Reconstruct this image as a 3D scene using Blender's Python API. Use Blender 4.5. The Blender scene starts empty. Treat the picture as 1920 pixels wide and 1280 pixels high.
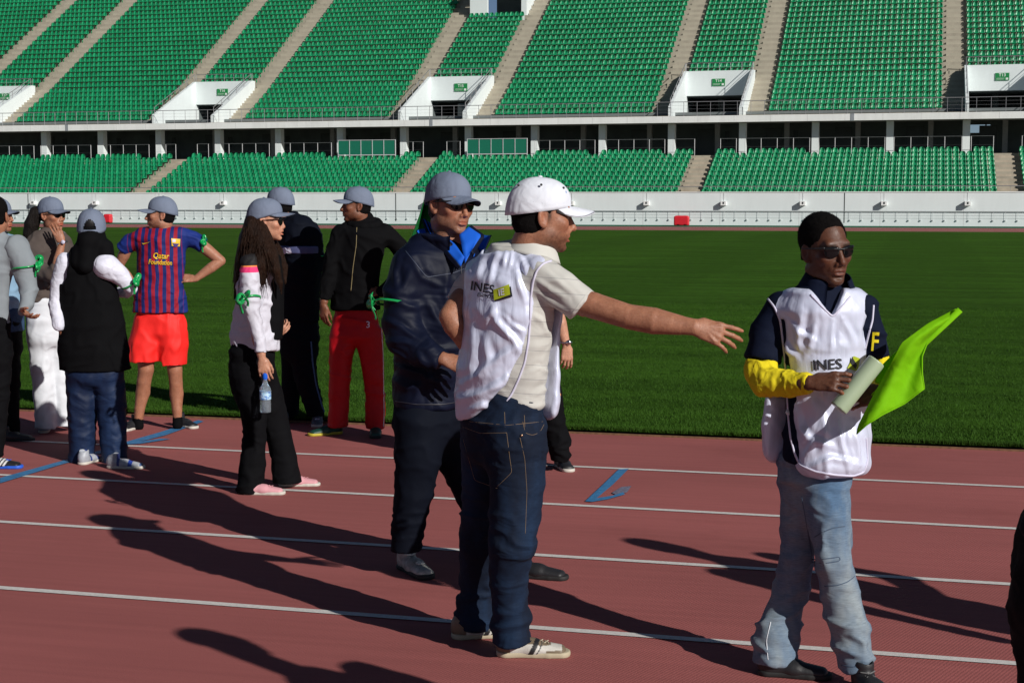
import bpy, math, random
import numpy as np
from mathutils import Vector, Matrix
from mathutils.bvhtree import BVHTree
random.seed(7)
C = bpy.context.scene
COL = C.collection
# ------------------------------------------------------------------ camera, world, sun
FPX, PITCH, YAW, CAMH = 2874.08, 0.0921404, 0.2631976, 1.70
cam_d = bpy.data.cameras.new('camera')
cam_d.sensor_width = 36.0
cam_d.lens = 36.0 * FPX / 1920.0
cam_d.clip_start = 0.05
cam_d.clip_end = 3000
cam = bpy.data.objects.new('camera', cam_d)
cam.location = (0, 0, CAMH)
cam.rotation_euler = (math.pi / 2 - PITCH, 0, YAW)
COL.objects.link(cam)
C.camera = cam
C.render.resolution_x, C.render.resolution_y = 1024, 682

SUN_AZ, SUN_EL = math.radians(57.0), math.radians(27.0)     # azimuth measured from -Y towards +X
w = bpy.data.worlds.new("World")
C.world = w
w.use_nodes = True
nt = w.node_tree
nt.nodes.clear()
sky = nt.nodes.new('ShaderNodeTexSky')
sky.sky_type = 'NISHITA'
sky.sun_disc = False
sky.sun_elevation = SUN_EL
sky.sun_rotation = math.pi - SUN_AZ
sky.air_density = 0.5
sky.dust_density = 0.2
bg = nt.nodes.new('ShaderNodeBackground')
bg.inputs[1].default_value = 0.05
wo = nt.nodes.new('ShaderNodeOutputWorld')
nt.links.new(sky.outputs[0], bg.inputs[0])
nt.links.new(bg.outputs[0], wo.inputs[0])
sd = bpy.data.lights.new('sun', 'SUN')
sd.energy = 5.0
sd.angle = math.radians(0.5)
sd.color = (1.0, 0.965, 0.91)
so = bpy.data.objects.new('sun', sd)
to_sun = Vector((math.sin(SUN_AZ) * math.cos(SUN_EL), -math.cos(SUN_AZ) * math.cos(SUN_EL), math.sin(SUN_EL)))
so.rotation_euler = to_sun.to_track_quat('Z', 'Y').to_euler()
so.location = (30, -20, 30)
COL.objects.link(so)
C.view_settings.view_transform = 'Standard'
C.view_settings.look = 'None'
C.view_settings.exposure = -0.12
C.view_settings.gamma = 1.0

# ------------------------------------------------------------------ measuring helpers (points of the place from the survey of the view)
CR = np.array([math.cos(YAW), math.sin(YAW), 0.0])          # level direction to the right of the view
CF = np.array([-math.sin(YAW), math.cos(YAW), 0.0])         # level direction away from the camera
UP = np.array([0.0, 0.0, 1.0])
CAMP = np.array([0.0, 0.0, CAMH])

def ray(x, y):
    u = (x - 960) / FPX; v = -(y - 640) / FPX
    fw = math.cos(PITCH) + v * math.sin(PITCH)
    up = -math.sin(PITCH) + v * math.cos(PITCH)
    return CR * u + CF * fw + UP * up, fw

def atZ(x, y, Z):
    r, fw = ray(x, y)
    return CAMP + r * (Z / fw)

def atD(x, y, D):
    r, _ = ray(x, y)
    return CAMP + r * (D / r[1])

def gnd(x, y, z=0.0):
    r, _ = ray(x, y)
    return CAMP + r * ((z - CAMH) / r[2])

def depth(p):
    d = np.asarray(p) - CAMP
    return float(d @ CF) * math.cos(PITCH) - d[2] * math.sin(PITCH)

# ------------------------------------------------------------------ object helpers
def tag(o, label=None, cat=None, group=None, kind=None):
    if label: o['label'] = label
    if cat: o['category'] = cat
    if group: o['group'] = group
    if kind: o['kind'] = kind
    return o

def empty(name, loc, rz=0.0):
    o = bpy.data.objects.new(name, None)
    o.empty_display_size = 0.1
    o.location = loc
    o.rotation_euler = (0, 0, rz)
    COL.objects.link(o)
    return o

def mesh_obj(name, V, Fc, mat, parent=None, smooth=True, attr=None, mats=None, fmat=None):
    """V (n,3) array, Fc list/array of faces (quads array or python lists)"""
    me = bpy.data.meshes.new(name)
    V = np.asarray(V, dtype=np.float32)
    if isinstance(Fc, np.ndarray):
        nf, k = Fc.shape
        me.vertices.add(len(V)); me.vertices.foreach_set('co', V.ravel())
        me.loops.add(nf * k); me.loops.foreach_set('vertex_index', Fc.astype(np.int32).ravel())
        me.polygons.add(nf)
        me.polygons.foreach_set('loop_start', np.arange(0, nf * k, k, dtype=np.int32))
        me.polygons.foreach_set('loop_total', np.full(nf, k, dtype=np.int32))
    else:
        me.from_pydata([tuple(map(float, v)) for v in V], [], [tuple(int(i) for i in f) for f in Fc])
    if smooth:
        me.polygons.foreach_set('use_smooth', np.ones(len(me.polygons), dtype=bool))
    for m in (mats or [mat]):
        me.materials.append(m)
    if fmat is not None:
        me.polygons.foreach_set('material_index', np.asarray(fmat, dtype=np.int32))
    if attr is not None:
        a = me.color_attributes.new('Col', 'FLOAT_COLOR', 'POINT')
        A = np.ones((len(V), 4), dtype=np.float32); A[:, :3] = attr
        a.data.foreach_set('color', A.ravel())
    me.update(); me.validate()
    o = bpy.data.objects.new(name, me)
    COL.objects.link(o)
    if parent is not None:
        o.parent = parent
    return o

class MB:
    """collects simple solids into one mesh"""
    def __init__(s): s.V = []; s.F = []; s.M = []
    def add(s, V, Fc, m=0):
        n = len(s.V)
        s.V += [tuple(v) for v in V]
        s.F += [tuple(i + n for i in f) for f in Fc]
        s.M += [m] * len(Fc)
    def box(s, x0, x1, y0, y1, z0, z1, m=0):
        V = [(x0, y0, z0), (x1, y0, z0), (x1, y1, z0), (x0, y1, z0), (x0, y0, z1), (x1, y0, z1), (x1, y1, z1), (x0, y1, z1)]
        s.add(V, [(0, 3, 2, 1), (4, 5, 6, 7), (0, 1, 5, 4), (1, 2, 6, 5), (2, 3, 7, 6), (3, 0, 4, 7)], m)
    def bar(s, a, b, r, n=6, m=0):
        a = Vector(a); b = Vector(b); d = (b - a)
        q = d.to_track_quat('Z', 'Y').to_matrix()
        V = []
        for p in (a, b):
            for i in range(n):
                t = 2 * math.pi * (i + .5) / n
                V.append(p + q @ Vector((r * math.cos(t), r * math.sin(t), 0)))
        Fc = [(i, (i + 1) % n, n + (i + 1) % n, n + i) for i in range(n)]
        Fc += [tuple(range(n - 1, -1, -1)), tuple(range(n, 2 * n))]
        s.add(V, Fc, m)
    def prism(s, poly, x0, x1, m=0):
        """poly in (y,z), extruded along x"""
        n = len(poly)
        V = [(x0, y, z) for y, z in poly] + [(x1, y, z) for y, z in poly]
        Fc = [(i, (i + 1) % n, n + (i + 1) % n, n + i) for i in range(n)]
        Fc += [tuple(range(n - 1, -1, -1)), tuple(range(n, 2 * n))]
        s.add(V, Fc, m)
    def build(s, name, mat, parent=None, mats=None, smooth=False):
        return mesh_obj(name, s.V, s.F, mat, parent, smooth=smooth, mats=mats, fmat=s.M if mats else None)

# ------------------------------------------------------------------ materials
def lin(r, g, b):
    f = lambda c: (c / 255.0 / 12.92) if c / 255.0 <= 0.04045 else ((c / 255.0 + 0.055) / 1.055) ** 2.4
    return (f(r), f(g), f(b))

def newmat(name):
    m = bpy.data.materials.new(name)
    m.use_nodes = True
    n = m.node_tree
    b = n.nodes['Principled BSDF']
    return m, n, b

def setin(b, **kw):
    for k, v in kw.items():
        k = k.replace('_', ' ')
        if k in b.inputs:
            b.inputs[k].default_value = v

def vmath(n, op, a, b=None):
    x = n.nodes.new('ShaderNodeMath'); x.operation = op
    for i, q in enumerate((a, b)):
        if q is None: continue
        if isinstance(q, (int, float)): x.inputs[i].default_value = q
        else: n.links.new(q, x.inputs[i])
    return x.outputs[0]

def mixc(n, fac, a, b, mode='MIX'):
    x = n.nodes.new('ShaderNodeMix'); x.data_type = 'RGBA'; x.blend_type = mode
    for s_, q in ((x.inputs[0], fac), (x.inputs[6], a), (x.inputs[7], b)):
        if isinstance(q, (int, float)): s_.default_value = q
        elif isinstance(q, tuple): s_.default_value = (*q[:3], 1)
        else: n.links.new(q, s_)
    return x.outputs[2]

def coord(n, scale=(1, 1, 1), kind='Object', rot=(0, 0, 0)):
    t = n.nodes.new('ShaderNodeTexCoord'); m = n.nodes.new('ShaderNodeMapping')
    m.inputs['Scale'].default_value = scale
    m.inputs['Rotation'].default_value = rot
    n.links.new(t.outputs[kind], m.inputs[0])
    return m.outputs[0]

def noise(n, vec, scale, detail=4, rough=.55, dist=0.0):
    x = n.nodes.new('ShaderNodeTexNoise')
    x.inputs['Scale'].default_value = scale; x.inputs['Detail'].default_value = detail
    x.inputs['Roughness'].default_value = rough; x.inputs['Distortion'].default_value = dist
    n.links.new(vec, x.inputs['Vector'])
    return x.outputs['Fac']

def ramp(n, fac, stops):
    r = n.nodes.new('ShaderNodeValToRGB')
    e = r.color_ramp.elements
    while len(e) < len(stops): e.new(0.5)
    for i, (p, c) in enumerate(stops):
        e[i].position = p
        e[i].color = (*c, 1) if isinstance(c, tuple) else (c, c, c, 1)
    n.links.new(fac, r.inputs[0])
    return r.outputs[0]

def bump(n, b, height, strength=.3, dist=.01, prev=None):
    x = n.nodes.new('ShaderNodeBump')
    x.inputs['Strength'].default_value = strength
    x.inputs['Distance'].default_value = dist
    n.links.new(height, x.inputs['Height'])
    if prev is not None: n.links.new(prev, x.inputs['Normal'])
    n.links.new(x.outputs[0], b.inputs['Normal'])
    return x.outputs[0]

def plain(name, col, rough=.5, metal=0.0, var=.08, spec=.5, nscale=6.0, bs=0.0, bscale=200, coat=0.0):
    m, n, b = newmat(name)
    v = coord(n)
    f = noise(n, v, nscale, 4)
    lo = tuple(c * (1 - var) for c in col); hi = tuple(min(1, c * (1 + var)) for c in col)
    n.links.new(ramp(n, f, [(.3, lo), (.7, hi)]), b.inputs['Base Color'])
    setin(b, Roughness=rough, Metallic=metal)
    b.inputs['Specular IOR Level'].default_value = spec
    b.inputs['Coat Weight'].default_value = coat
    if bs: bump(n, b, noise(n, v, bscale, 3), bs, .003)
    return m

def cloth(name, col, rough=.8, var=.10, spec=.25, fold=.6, foldscale=(5, 5, 2.2), weave=.15, attr=False, sheen=0.0, extra=None, folddist=.02, metal=0.0):
    """woven material: soft folds and weave in the bump, slight fading in the colour"""
    m, n, b = newmat(name)
    v = coord(n)
    if attr:
        a = n.nodes.new('ShaderNodeAttribute'); a.attribute_name = 'Col'
        base = a.outputs['Color']
    elif extra:
        base = extra(n)
    else:
        base = None
    f = noise(n, v, 9, 5)
    g = ramp(n, f, [(.3, 1 - var), (.7, 1 + var * .5)])
    n.links.new(mixc(n, 1.0, base if base is not None else col, g, 'MULTIPLY'), b.inputs['Base Color'])
    setin(b, Roughness=rough, Metallic=metal)
    b.inputs['Specular IOR Level'].default_value = spec
    if sheen:
        b.inputs['Sheen Weight'].default_value = sheen
    h = noise(n, coord(n, foldscale), 1.5, 1.5, .45, .6)
    p = bump(n, b, h, fold, folddist)
    if weave:
        bump(n, b, noise(n, v, 420, 2), weave, .001, p)
    return m

def metal_m(name, col=(.5, .5, .52), rough=.35):
    return plain(name, col, rough, 1.0, .05, bs=.03)

# ------------------------------------------------------------------ numpy noise
def _h(i, j, k, s):
    n = (i * 374761393 + j * 668265263 + k * 2147483647 + s * 974634777) & 0xffffffff
    n = ((n ^ (n >> 13)) * 1274126177) & 0xffffffff
    n = n ^ (n >> 16)
    return (n & 0xffff) / 65535.0

def vnoise(P, seed=0):
    P = np.asarray(P, dtype=np.float64)
    I = np.floor(P).astype(np.int64); f = P - I
    f = f * f * (3 - 2 * f)
    r = 0
    for a in (0, 1):
        for b in (0, 1):
            for c in (0, 1):
                wt = (f[:, 0] if a else 1 - f[:, 0]) * (f[:, 1] if b else 1 - f[:, 1]) * (f[:, 2] if c else 1 - f[:, 2])
                r = r + wt * _h(I[:, 0] + a, I[:, 1] + b, I[:, 2] + c, seed)
    return r * 2 - 1

def fbm(P, seed=0, oct=3):
    r = 0; a = 1; t = 0
    for o in range(oct):
        r = r + a * vnoise(P * 2 ** o + 17.3 * o, seed + o); t += a; a *= .5
    return r / t

# ------------------------------------------------------------------ smooth solids: a list of blended shapes turned into one continuous surface
def nrm(v):
    v = np.asarray(v, float); return v / max(1e-9, np.linalg.norm(v))

class Blob:
    def __init__(s): s.p = []
    def cone(s, a, b, ra, rb, k=.0, op='u'):
        s.p.append(('c', np.array(a, float), np.array(b, float), ra, rb, k, op)); return s
    def ball(s, c, r, k=.0, op='u'):
        return s.cone(c, np.array(c, float) + [0, 0, 1e-4], r, r, k, op)
    def ell(s, c, r, k=.0, M=None, op='u'):
        s.p.append(('e', np.array(c, float), np.array(r, float), np.eye(3) if M is None else np.array(M, float), None, k, op)); return s
    def ec(s, a, b, ra, rb, side, k=.0, cap=.8, op='u'):
        """elliptic cone: ra/rb = (radius along side, radius across)"""
        s.p.append(('x', np.array(a, float), np.array(b, float), ra, rb, k, op, np.array(side, float), cap)); return s
    def half(s, p, nvec, k=.0, rad=None):
        """cut away everything on the +n side of the plane through p (within rad of p if given)"""
        s.p.append(('h', np.array(p, float), nrm(nvec), rad, None, k, 'd')); return s
    def box(s, c, M, r, k=0, op='d', rnd=.0):
        s.p.append(('b', np.array(c, float), np.array(M, float), np.array(r, float), rnd, k, op)); return s
    def bounds(s):
        lo = np.full(3, 1e9); hi = -lo
        for q in s.p:
            if q[6] != 'u': continue
            if q[0] == 'c':
                for c, r in ((q[1], q[3]), (q[2], q[4])):
                    lo = np.minimum(lo, c - r); hi = np.maximum(hi, c + r)
            elif q[0] == 'e':
                R = q[2].max(); lo = np.minimum(lo, q[1] - R); hi = np.maximum(hi, q[1] + R)
            elif q[0] == 'x':
                for c, r in ((q[1], max(q[3])), (q[2], max(q[4]))):
                    lo = np.minimum(lo, c - r); hi = np.maximum(hi, c + r)
            elif q[0] == 'b':
                R = np.linalg.norm(q[3]); lo = np.minimum(lo, q[1] - R); hi = np.maximum(hi, q[1] + R)
        return lo, hi
    def build(s, h):
        lo, hi = s.bounds()
        lo = lo - 4 * h; hi = hi + 4 * h
        n = np.ceil((hi - lo) / h).astype(int) + 1
        big = 4.0 * max(h, 1e-3) + max([q[5] for q in s.p] + [0])
        v = np.full(n, big, dtype=np.float32)
        ax = [(lo[i] + h * np.arange(n[i])).astype(np.float32) for i in range(3)]
        for q in s.p:
            k = q[5]; m = k + 3 * h
            if q[0] == 'c':
                l = np.minimum(q[1] - q[3], q[2] - q[4]) - m; u = np.maximum(q[1] + q[3], q[2] + q[4]) + m
            elif q[0] == 'e':
                R = q[2].max(); l = q[1] - R - m; u = q[1] + R + m
            elif q[0] == 'x':
                l = np.minimum(q[1] - max(q[3]), q[2] - max(q[4])) - m; u = np.maximum(q[1] + max(q[3]), q[2] + max(q[4])) + m
            elif q[0] == 'b':
                R = np.linalg.norm(q[3]); l = q[1] - R - m; u = q[1] + R + m
            else:
                if q[3] is None: l, u = lo, hi
                else: l, u = q[1] - q[3], q[1] + q[3]
            i0 = np.clip(np.floor((l - lo) / h).astype(int), 0, n); i1 = np.clip(np.ceil((u - lo) / h).astype(int) + 1, 0, n)
            if (i1 <= i0).any(): continue
            X = ax[0][i0[0]:i1[0], None, None]; Y = ax[1][None, i0[1]:i1[1], None]; Z = ax[2][None, None, i0[2]:i1[2]]
            sl = (slice(i0[0], i1[0]), slice(i0[1], i1[1]), slice(i0[2], i1[2]))
            if q[0] in 'cx':
                a, b = q[1], q[2]; ab = b - a; L2 = max(1e-12, ab @ ab)
                px, py, pz = X - a[0], Y - a[1], Z - a[2]
                t = np.clip((px * ab[0] + py * ab[1] + pz * ab[2]) / L2, 0, 1)
                qx, qy, qz = px - t * ab[0], py - t * ab[1], pz - t * ab[2]
                if q[0] == 'c':
                    d = np.sqrt(qx * qx + qy * qy + qz * qz) - (q[3] + (q[4] - q[3]) * t)
                else:
                    A = ab / math.sqrt(L2)
                    U = q[7] - A * (q[7] @ A); U = U / np.linalg.norm(U); W_ = np.cross(A, U)
                    ru = q[3][0] + (q[4][0] - q[3][0]) * t; rw = q[3][1] + (q[4][1] - q[3][1]) * t
                    rc = np.minimum(ru, rw) * q[8]
                    cu = qx * U[0] + qy * U[1] + qz * U[2]; cw = qx * W_[0] + qy * W_[1] + qz * W_[2]; cc = qx * A[0] + qy * A[1] + qz * A[2]
                    k0 = np.sqrt((cu / ru) ** 2 + (cw / rw) ** 2 + (cc / rc) ** 2)
                    k1 = np.sqrt((cu / ru ** 2) ** 2 + (cw / rw ** 2) ** 2 + (cc / rc ** 2) ** 2) + 1e-6
                    d = k0 * (k0 - 1) / k1
                    d = np.where(k0 < .3, -np.minimum(ru, rw) * .6, d)
            elif q[0] == 'e':
                c, r, M = q[1], q[2], q[3]
                px, py, pz = X - c[0], Y - c[1], Z - c[2]
                e = [M[0, i] * px + M[1, i] * py + M[2, i] * pz for i in range(3)]
                k0 = np.sqrt((e[0] / r[0]) ** 2 + (e[1] / r[1]) ** 2 + (e[2] / r[2]) ** 2)
                k1 = np.sqrt((e[0] / r[0] ** 2) ** 2 + (e[1] / r[1] ** 2) ** 2 + (e[2] / r[2] ** 2) ** 2) + 1e-6
                d = k0 * (k0 - 1) / k1
                d = np.where(k0 < .3, -r.min() * .6, d)
            elif q[0] == 'b':
                c, M, r = q[1], q[2], q[3]
                px, py, pz = X - c[0], Y - c[1], Z - c[2]
                e = [np.abs(M[0, i] * px + M[1, i] * py + M[2, i] * pz) - r[i] + q[4] for i in range(3)]
                d = np.sqrt(sum(np.maximum(x, 0) ** 2 for x in e)) + np.minimum(np.maximum(np.maximum(e[0], e[1]), e[2]), 0) - q[4]
            else:
                nn = q[2]
                d = -((X - q[1][0]) * nn[0] + (Y - q[1][1]) * nn[1] + (Z - q[1][2]) * nn[2])
                if q[3] is not None:      # limited cut
                    rr = np.sqrt((X - q[1][0]) ** 2 + (Y - q[1][1]) ** 2 + (Z - q[1][2]) ** 2)
                    d = np.maximum(d, rr - q[3] * .98)
            o = v[sl]
            d = np.broadcast_to(d, o.shape)
            if q[6] == 'u': A_, B_ = o, d
            else: A_, B_ = -o, d
            if k > 0:
                hh = np.maximum(k - np.abs(A_ - B_), 0) / k
                r_ = np.minimum(A_, B_) - hh * hh * k * .25
            else: r_ = np.minimum(A_, B_)
            v[sl] = r_ if q[6] == 'u' else -r_
        return nets(v, lo, h)

def nets(v, lo, h):
    n = np.array(v.shape); ins = v < 0
    c = np.zeros(n - 1, dtype=np.int8)
    for a in (0, 1):
        for b in (0, 1):
            for d in (0, 1):
                c += ins[a:n[0] - 1 + a, b:n[1] - 1 + b, d:n[2] - 1 + d]
    act = (c > 0) & (c < 8)
    I = np.argwhere(act)
    idx = np.full(n - 1, -1, dtype=np.int32); idx[act] = np.arange(len(I))
    S = np.zeros((len(I), 3)); W = np.zeros(len(I))
    for axis in range(3):
        for a in (0, 1):
            for b in (0, 1):
                o = [0, 0, 0]; oth = [i for i in range(3) if i != axis]
                o[oth[0]] = a; o[oth[1]] = b
                p0 = I + o; p1 = p0.copy(); p1[:, axis] += 1
                v0 = v[p0[:, 0], p0[:, 1], p0[:, 2]]; v1 = v[p1[:, 0], p1[:, 1], p1[:, 2]]
                cr = (v0 < 0) != (v1 < 0)
                t = np.where(cr, v0 / np.where(cr, v0 - v1, 1), 0)
                q = np.array(o, float)[None, :].repeat(len(I), 0); q[:, axis] = t
                S += q * cr[:, None]; W += cr
    V = lo + h * (I + S / W[:, None])
    Fs = []
    for axis in range(3):
        o1, o2 = [(1, 2), (2, 0), (0, 1)][axis]
        sl0 = [slice(None)] * 3; sl1 = [slice(None)] * 3
        sl0[axis] = slice(0, n[axis] - 1); sl1[axis] = slice(1, n[axis])
        a = ins[tuple(sl0)]; b = ins[tuple(sl1)]
        E = np.argwhere(a != b)
        E = E[(E[:, o1] > 0) & (E[:, o2] > 0) & (E[:, o1] < n[o1] - 1) & (E[:, o2] < n[o2] - 1)]
        s_ = a[E[:, 0], E[:, 1], E[:, 2]]
        def cell(d1, d2):
            q = E.copy(); q[:, o1] -= d1; q[:, o2] -= d2
            return idx[q[:, 0], q[:, 1], q[:, 2]]
        f = np.stack([cell(1, 1), cell(0, 1), cell(0, 0), cell(1, 0)], 1)
        f[~s_] = f[~s_][:, ::-1]
        Fs.append(f)
    Fc = np.concatenate(Fs)
    return V, Fc[(Fc >= 0).all(1)]

def vnormals(V, Fc):
    a, b, c, d = (V[Fc[:, i]] for i in range(4))
    nn = np.cross(c - a, d - b)
    N = np.zeros_like(V)
    for i in range(4):
        for j in range(3):
            N[:, j] += np.bincount(Fc[:, i], nn[:, j], len(V))
    return N / np.maximum(1e-12, np.linalg.norm(N, axis=1))[:, None]

def relax(V, Fc, it=2, lam=.5):
    for _ in range(it):
        S = np.zeros_like(V); W = np.zeros(len(V))
        for i in range(4):
            for o in (1, 3):
                j = Fc[:, (i + o) % 4]
                for k in range(3): S[:, k] += np.bincount(Fc[:, i], V[j, k], len(V))
                W += np.bincount(Fc[:, i], minlength=len(V))
        V = V * (1 - lam) + lam * S / np.maximum(W, 1)[:, None]
    return V

def joinm(*ms):
    Vs, Fs, n = [], [], 0
    for V, Fc in ms:
        Vs.append(V); Fs.append(Fc + n); n += len(V)
    return np.concatenate(Vs), np.concatenate(Fs)
# ================================================================== THE PLACE
WY = 98.35          # front face of the perimeter wall
DF = 107.0          # edge of the upper deck
PER = 19.93         # one bay of the stand
XL, XR = -102.0, 24.0
# ---- materials
def track_mat():
    m, n, b = newmat('running_track')
    v = coord(n)
    big = noise(n, coord(n, (.35, .7, 1)), 1.2, 5)
    fine = noise(n, v, 260, 3, .6)
    base = ramp(n, big, [(.25, (.285, .083, .077)), (.75, (.370, .108, .101))])
    sp = ramp(n, fine, [(.3, .80), (.7, 1.15)])
    c = mixc(n, 1.0, base, sp, 'MULTIPLY')
    # worn paler streak along the lanes
    st = noise(n, coord(n, (.5, 14, 1)), 1.5, 3)
    c = mixc(n, 1.0, c, ramp(n, st, [(.35, .93), (.7, 1.05)]), 'MULTIPLY')
    scuff = noise(n, coord(n, (1, 1, 1)), 2.3, 8, .75)
    c = mixc(n, ramp(n, scuff, [(.64, 0.0), (.72, .30)]), c, (.42, .20, .18))
    stain = noise(n, coord(n, (.6, 1, 1)), .9, 6, .7)
    c = mixc(n, ramp(n, stain, [(.56, 0.0), (.70, .35)]), c, (.20, .052, .046))
    spots = noise(n, v, 38, 2, .5)
    c = mixc(n, ramp(n, spots, [(.74, 0.0), (.76, .5)]), c, (.10, .035, .03))
    n.links.new(c, b.inputs['Base Color'])
    setin(b, Roughness=.85)
    b.inputs['Specular IOR Level'].default_value = .3
    # embossed diagonal waffle
    wv = n.nodes.new('ShaderNodeTexWave'); wv.wave_type = 'BANDS'; wv.bands_direction = 'X'
    wv.inputs['Scale'].default_value = 22; wv.inputs['Distortion'].default_value = 2.0; wv.inputs['Detail'].default_value = 2
    wv.inputs['Detail Scale'].default_value = 3
    n.links.new(coord(n, (1, 1, 1), rot=(0, 0, .35)), wv.inputs['Vector'])
    h = vmath(n, 'ADD', vmath(n, 'MULTIPLY', wv.outputs['Fac'], .5), vmath(n, 'MULTIPLY', fine, .9))
    bump(n, b, h, .38, .003)
    return m

def turf_mat():
    m, n, b = newmat('turf')
    v = coord(n)
    f1 = noise(n, coord(n, (1, 1, 1)), 160, 4, .7)
    f2 = noise(n, coord(n, (.12, .9, 1)), 1.6, 5, .6)
    f3 = noise(n, coord(n, (1, 1, 1)), 5, 6, .75)
    c = ramp(n, f1, [(.25, (.020, .052, .004)), (.5, (.032, .084, .007)), (.78, (.060, .125, .014))])
    c = mixc(n, 1.0, c, ramp(n, f2, [(.3, .70), (.5, .98), (.72, 1.35)]), 'MULTIPLY')
    c = mixc(n, 1.0, c, ramp(n, f3, [(.3, .72), (.7, 1.28)]), 'MULTIPLY')
    # mowing bands across the pitch
    wv = n.nodes.new('ShaderNodeTexWave'); wv.bands_direction = 'X'; wv.inputs['Scale'].default_value = .052
    wv.inputs['Distortion'].default_value = .5
    n.links.new(v, wv.inputs['Vector'])
    c = mixc(n, 1.0, c, ramp(n, wv.outputs['Fac'], [(.42, 1.0), (.58, 1.10)]), 'MULTIPLY')
    n.links.new(c, b.inputs['Base Color'])
    setin(b, Roughness=.9)
    b.inputs['Specular IOR Level'].default_value = .04
    bump(n, b, vmath(n, 'ADD', f1, vmath(n, 'MULTIPLY', f3, .6)), .5, .02)
    return m

def sheet(name, x0, x1, y0, y1, z, mat, kind='structure', nx=1, ny=1):
    V = []; Fc = []
    for j in range(ny + 1):
        for i in range(nx + 1):
            V.append((x0 + (x1 - x0) * i / nx, y0 + (y1 - y0) * j / ny, z))
    for j in range(ny):
        for i in range(nx):
            a = j * (nx + 1) + i
            Fc.append((a, a + 1, a + nx + 2, a + nx + 1))
    o = mesh_obj(name, V, Fc, mat, smooth=False)
    o['kind'] = kind
    return o

M_track = track_mat(); M_turf = turf_mat()
M_concrete_ground = plain('outer_ground', (.20, .18, .15), .9, var=.15)
M_line = plain('line_paint', (.62, .59, .56), .7, var=.12, nscale=60, bs=.4, bscale=260)
M_blue = plain('blue_paint', (.035, .17, .36), .7, var=.22, nscale=25, bs=.3, bscale=260)
M_strip = plain('green_strip', (.012, .10, .05), .8, var=.1)
sheet('ground', -900, 900, -900, 900, -.02, M_concrete_ground)
L1 = 9.461
EDGE = 10.83; FAR = 83.68
sheet('running_track', -160, 90, -3.2, EDGE, 0, M_track)
sheet('running_track_far', -160, 90, FAR, 95.9, 0, M_track)
sheet('kerb_strip', -160, 90, 95.9, WY + .5, .004, M_strip)
k = sheet('pitch_ground', -160, 90, EDGE + .02, FAR - .02, .03, M_turf)
k.name = 'pitch_turf'
mb = MB(); mb.box(-160, 90, EDGE, EDGE + .02, -.01, .012); mb.box(-160, 90, FAR - .02, FAR, -.01, .012)
tag(mb.build('turf_border', plain('soil', (.16, .08, .04), .9, var=.4, nscale=30)), kind='structure')
for i in range(-1, 7):
    y = L1 - 1.22 * i if i >= 0 else L1 + 0
    if i < 0: continue
    o = sheet('lane_line', -120, 60, y - .025, y + .025, .004, M_line)
for i in range(1, 9):
    y = FAR + .1 + 1.22 * i
    sheet('far_lane_line', -120, 60, y - .025, y + .025, .004, M_line)

def strip(name, a, b, w_, mat, z=.006):
    a = gnd(*a); b = gnd(*b); d = nrm(b - a); s_ = np.array([-d[1], d[0], 0]) * w_ / 2
    V = [a - s_, b - s_, b + s_, a + s_]
    V = [(p[0], p[1], z) for p in V]
    o = mesh_obj(name, V, [(0, 1, 2, 3)], mat, smooth=False); o['kind'] = 'structure'
    return o
def gpoly(name, pts, mat, z=.006):
    V = [gnd(*p) for p in pts]
    o = mesh_obj(name, [(p[0], p[1], z) for p in V], [tuple(range(len(V)))], mat, smooth=False); o['kind'] = 'structure'
    return o
gpoly('blue_mark', [(0, 897), (118, 864.5), (200, 842), (200, 848), (118, 871), (0, 907)], M_blue)
gpoly('blue_mark', [(234, 830), (300, 811), (372, 788.5), (382, 791), (310, 817), (262, 829), (300, 823), (320, 824), (262, 833), (240, 834)], M_blue)
gpoly('blue_mark', [(1097, 941), (1130, 910), (1160, 881), (1179, 880), (1150, 909), (1119, 935), (1150, 930), (1168, 924), (1172, 928), (1140, 937), (1110, 942)], M_blue)
M_worn = plain('worn_blue', (.14, .14, .20), .8, var=.45, nscale=60)
gpoly('worn_mark', [(1147, 925), (1165, 914), (1184, 912), (1176, 924), (1156, 929)], M_worn, .0055)

# grass blades along the near edge of the pitch, thinning out with distance
def blades():
    rng = np.random.default_rng(3)
    N = 230000
    y = EDGE + .01 + 14 * rng.random(N) ** 2.4
    xc = -np.tan(YAW) * y
    x = xc + (rng.random(N) - .5) * (y * 0.80 + 1.5)
    h = .010 + .014 * rng.random(N)
    h[y < EDGE + .10] *= 1.7
    w_ = .0022 + .0014 * (y - EDGE) / 16 + .001 * rng.random(N)
    a = rng.random(N) * 2 * np.pi
    lean = .022 * rng.random(N); la = rng.random(N) * 2 * np.pi
    b0 = np.stack([x - w_ * np.cos(a), y - w_ * np.sin(a), np.full(N, .028)], 1)
    b1 = np.stack([x + w_ * np.cos(a), y + w_ * np.sin(a), np.full(N, .028)], 1)
    tp = np.stack([x + lean * np.cos(la), y + lean * np.sin(la) , .03 + h], 1)
    V = np.stack([b0, b1, tp], 1).reshape(-1, 3)
    Fc = np.arange(3 * N).reshape(-1, 3)
    m, n, b = newmat('grass_blade')
    t = coord(n)
    c = ramp(n, noise(n, t, 90, 3, .8), [(.25, (.018, .052, .004)), (.55, (.034, .090, .008)), (.8, (.080, .135, .020))])
    c = mixc(n, 1.0, c, ramp(n, noise(n, coord(n, (.3, 1.2, 1)), 1.6, 4), [(.3, .7), (.7, 1.25)]), 'MULTIPLY')
    n.links.new(c, b.inputs['Base Color']); setin(b, Roughness=.7)
    b.inputs['Specular IOR Level'].default_value = .12
    o = mesh_obj('grass', V, Fc, m, smooth=False)
    tag(o, 'short mown green grass blades along the near edge of the pitch', 'grass', kind='stuff')
blades()

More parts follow.
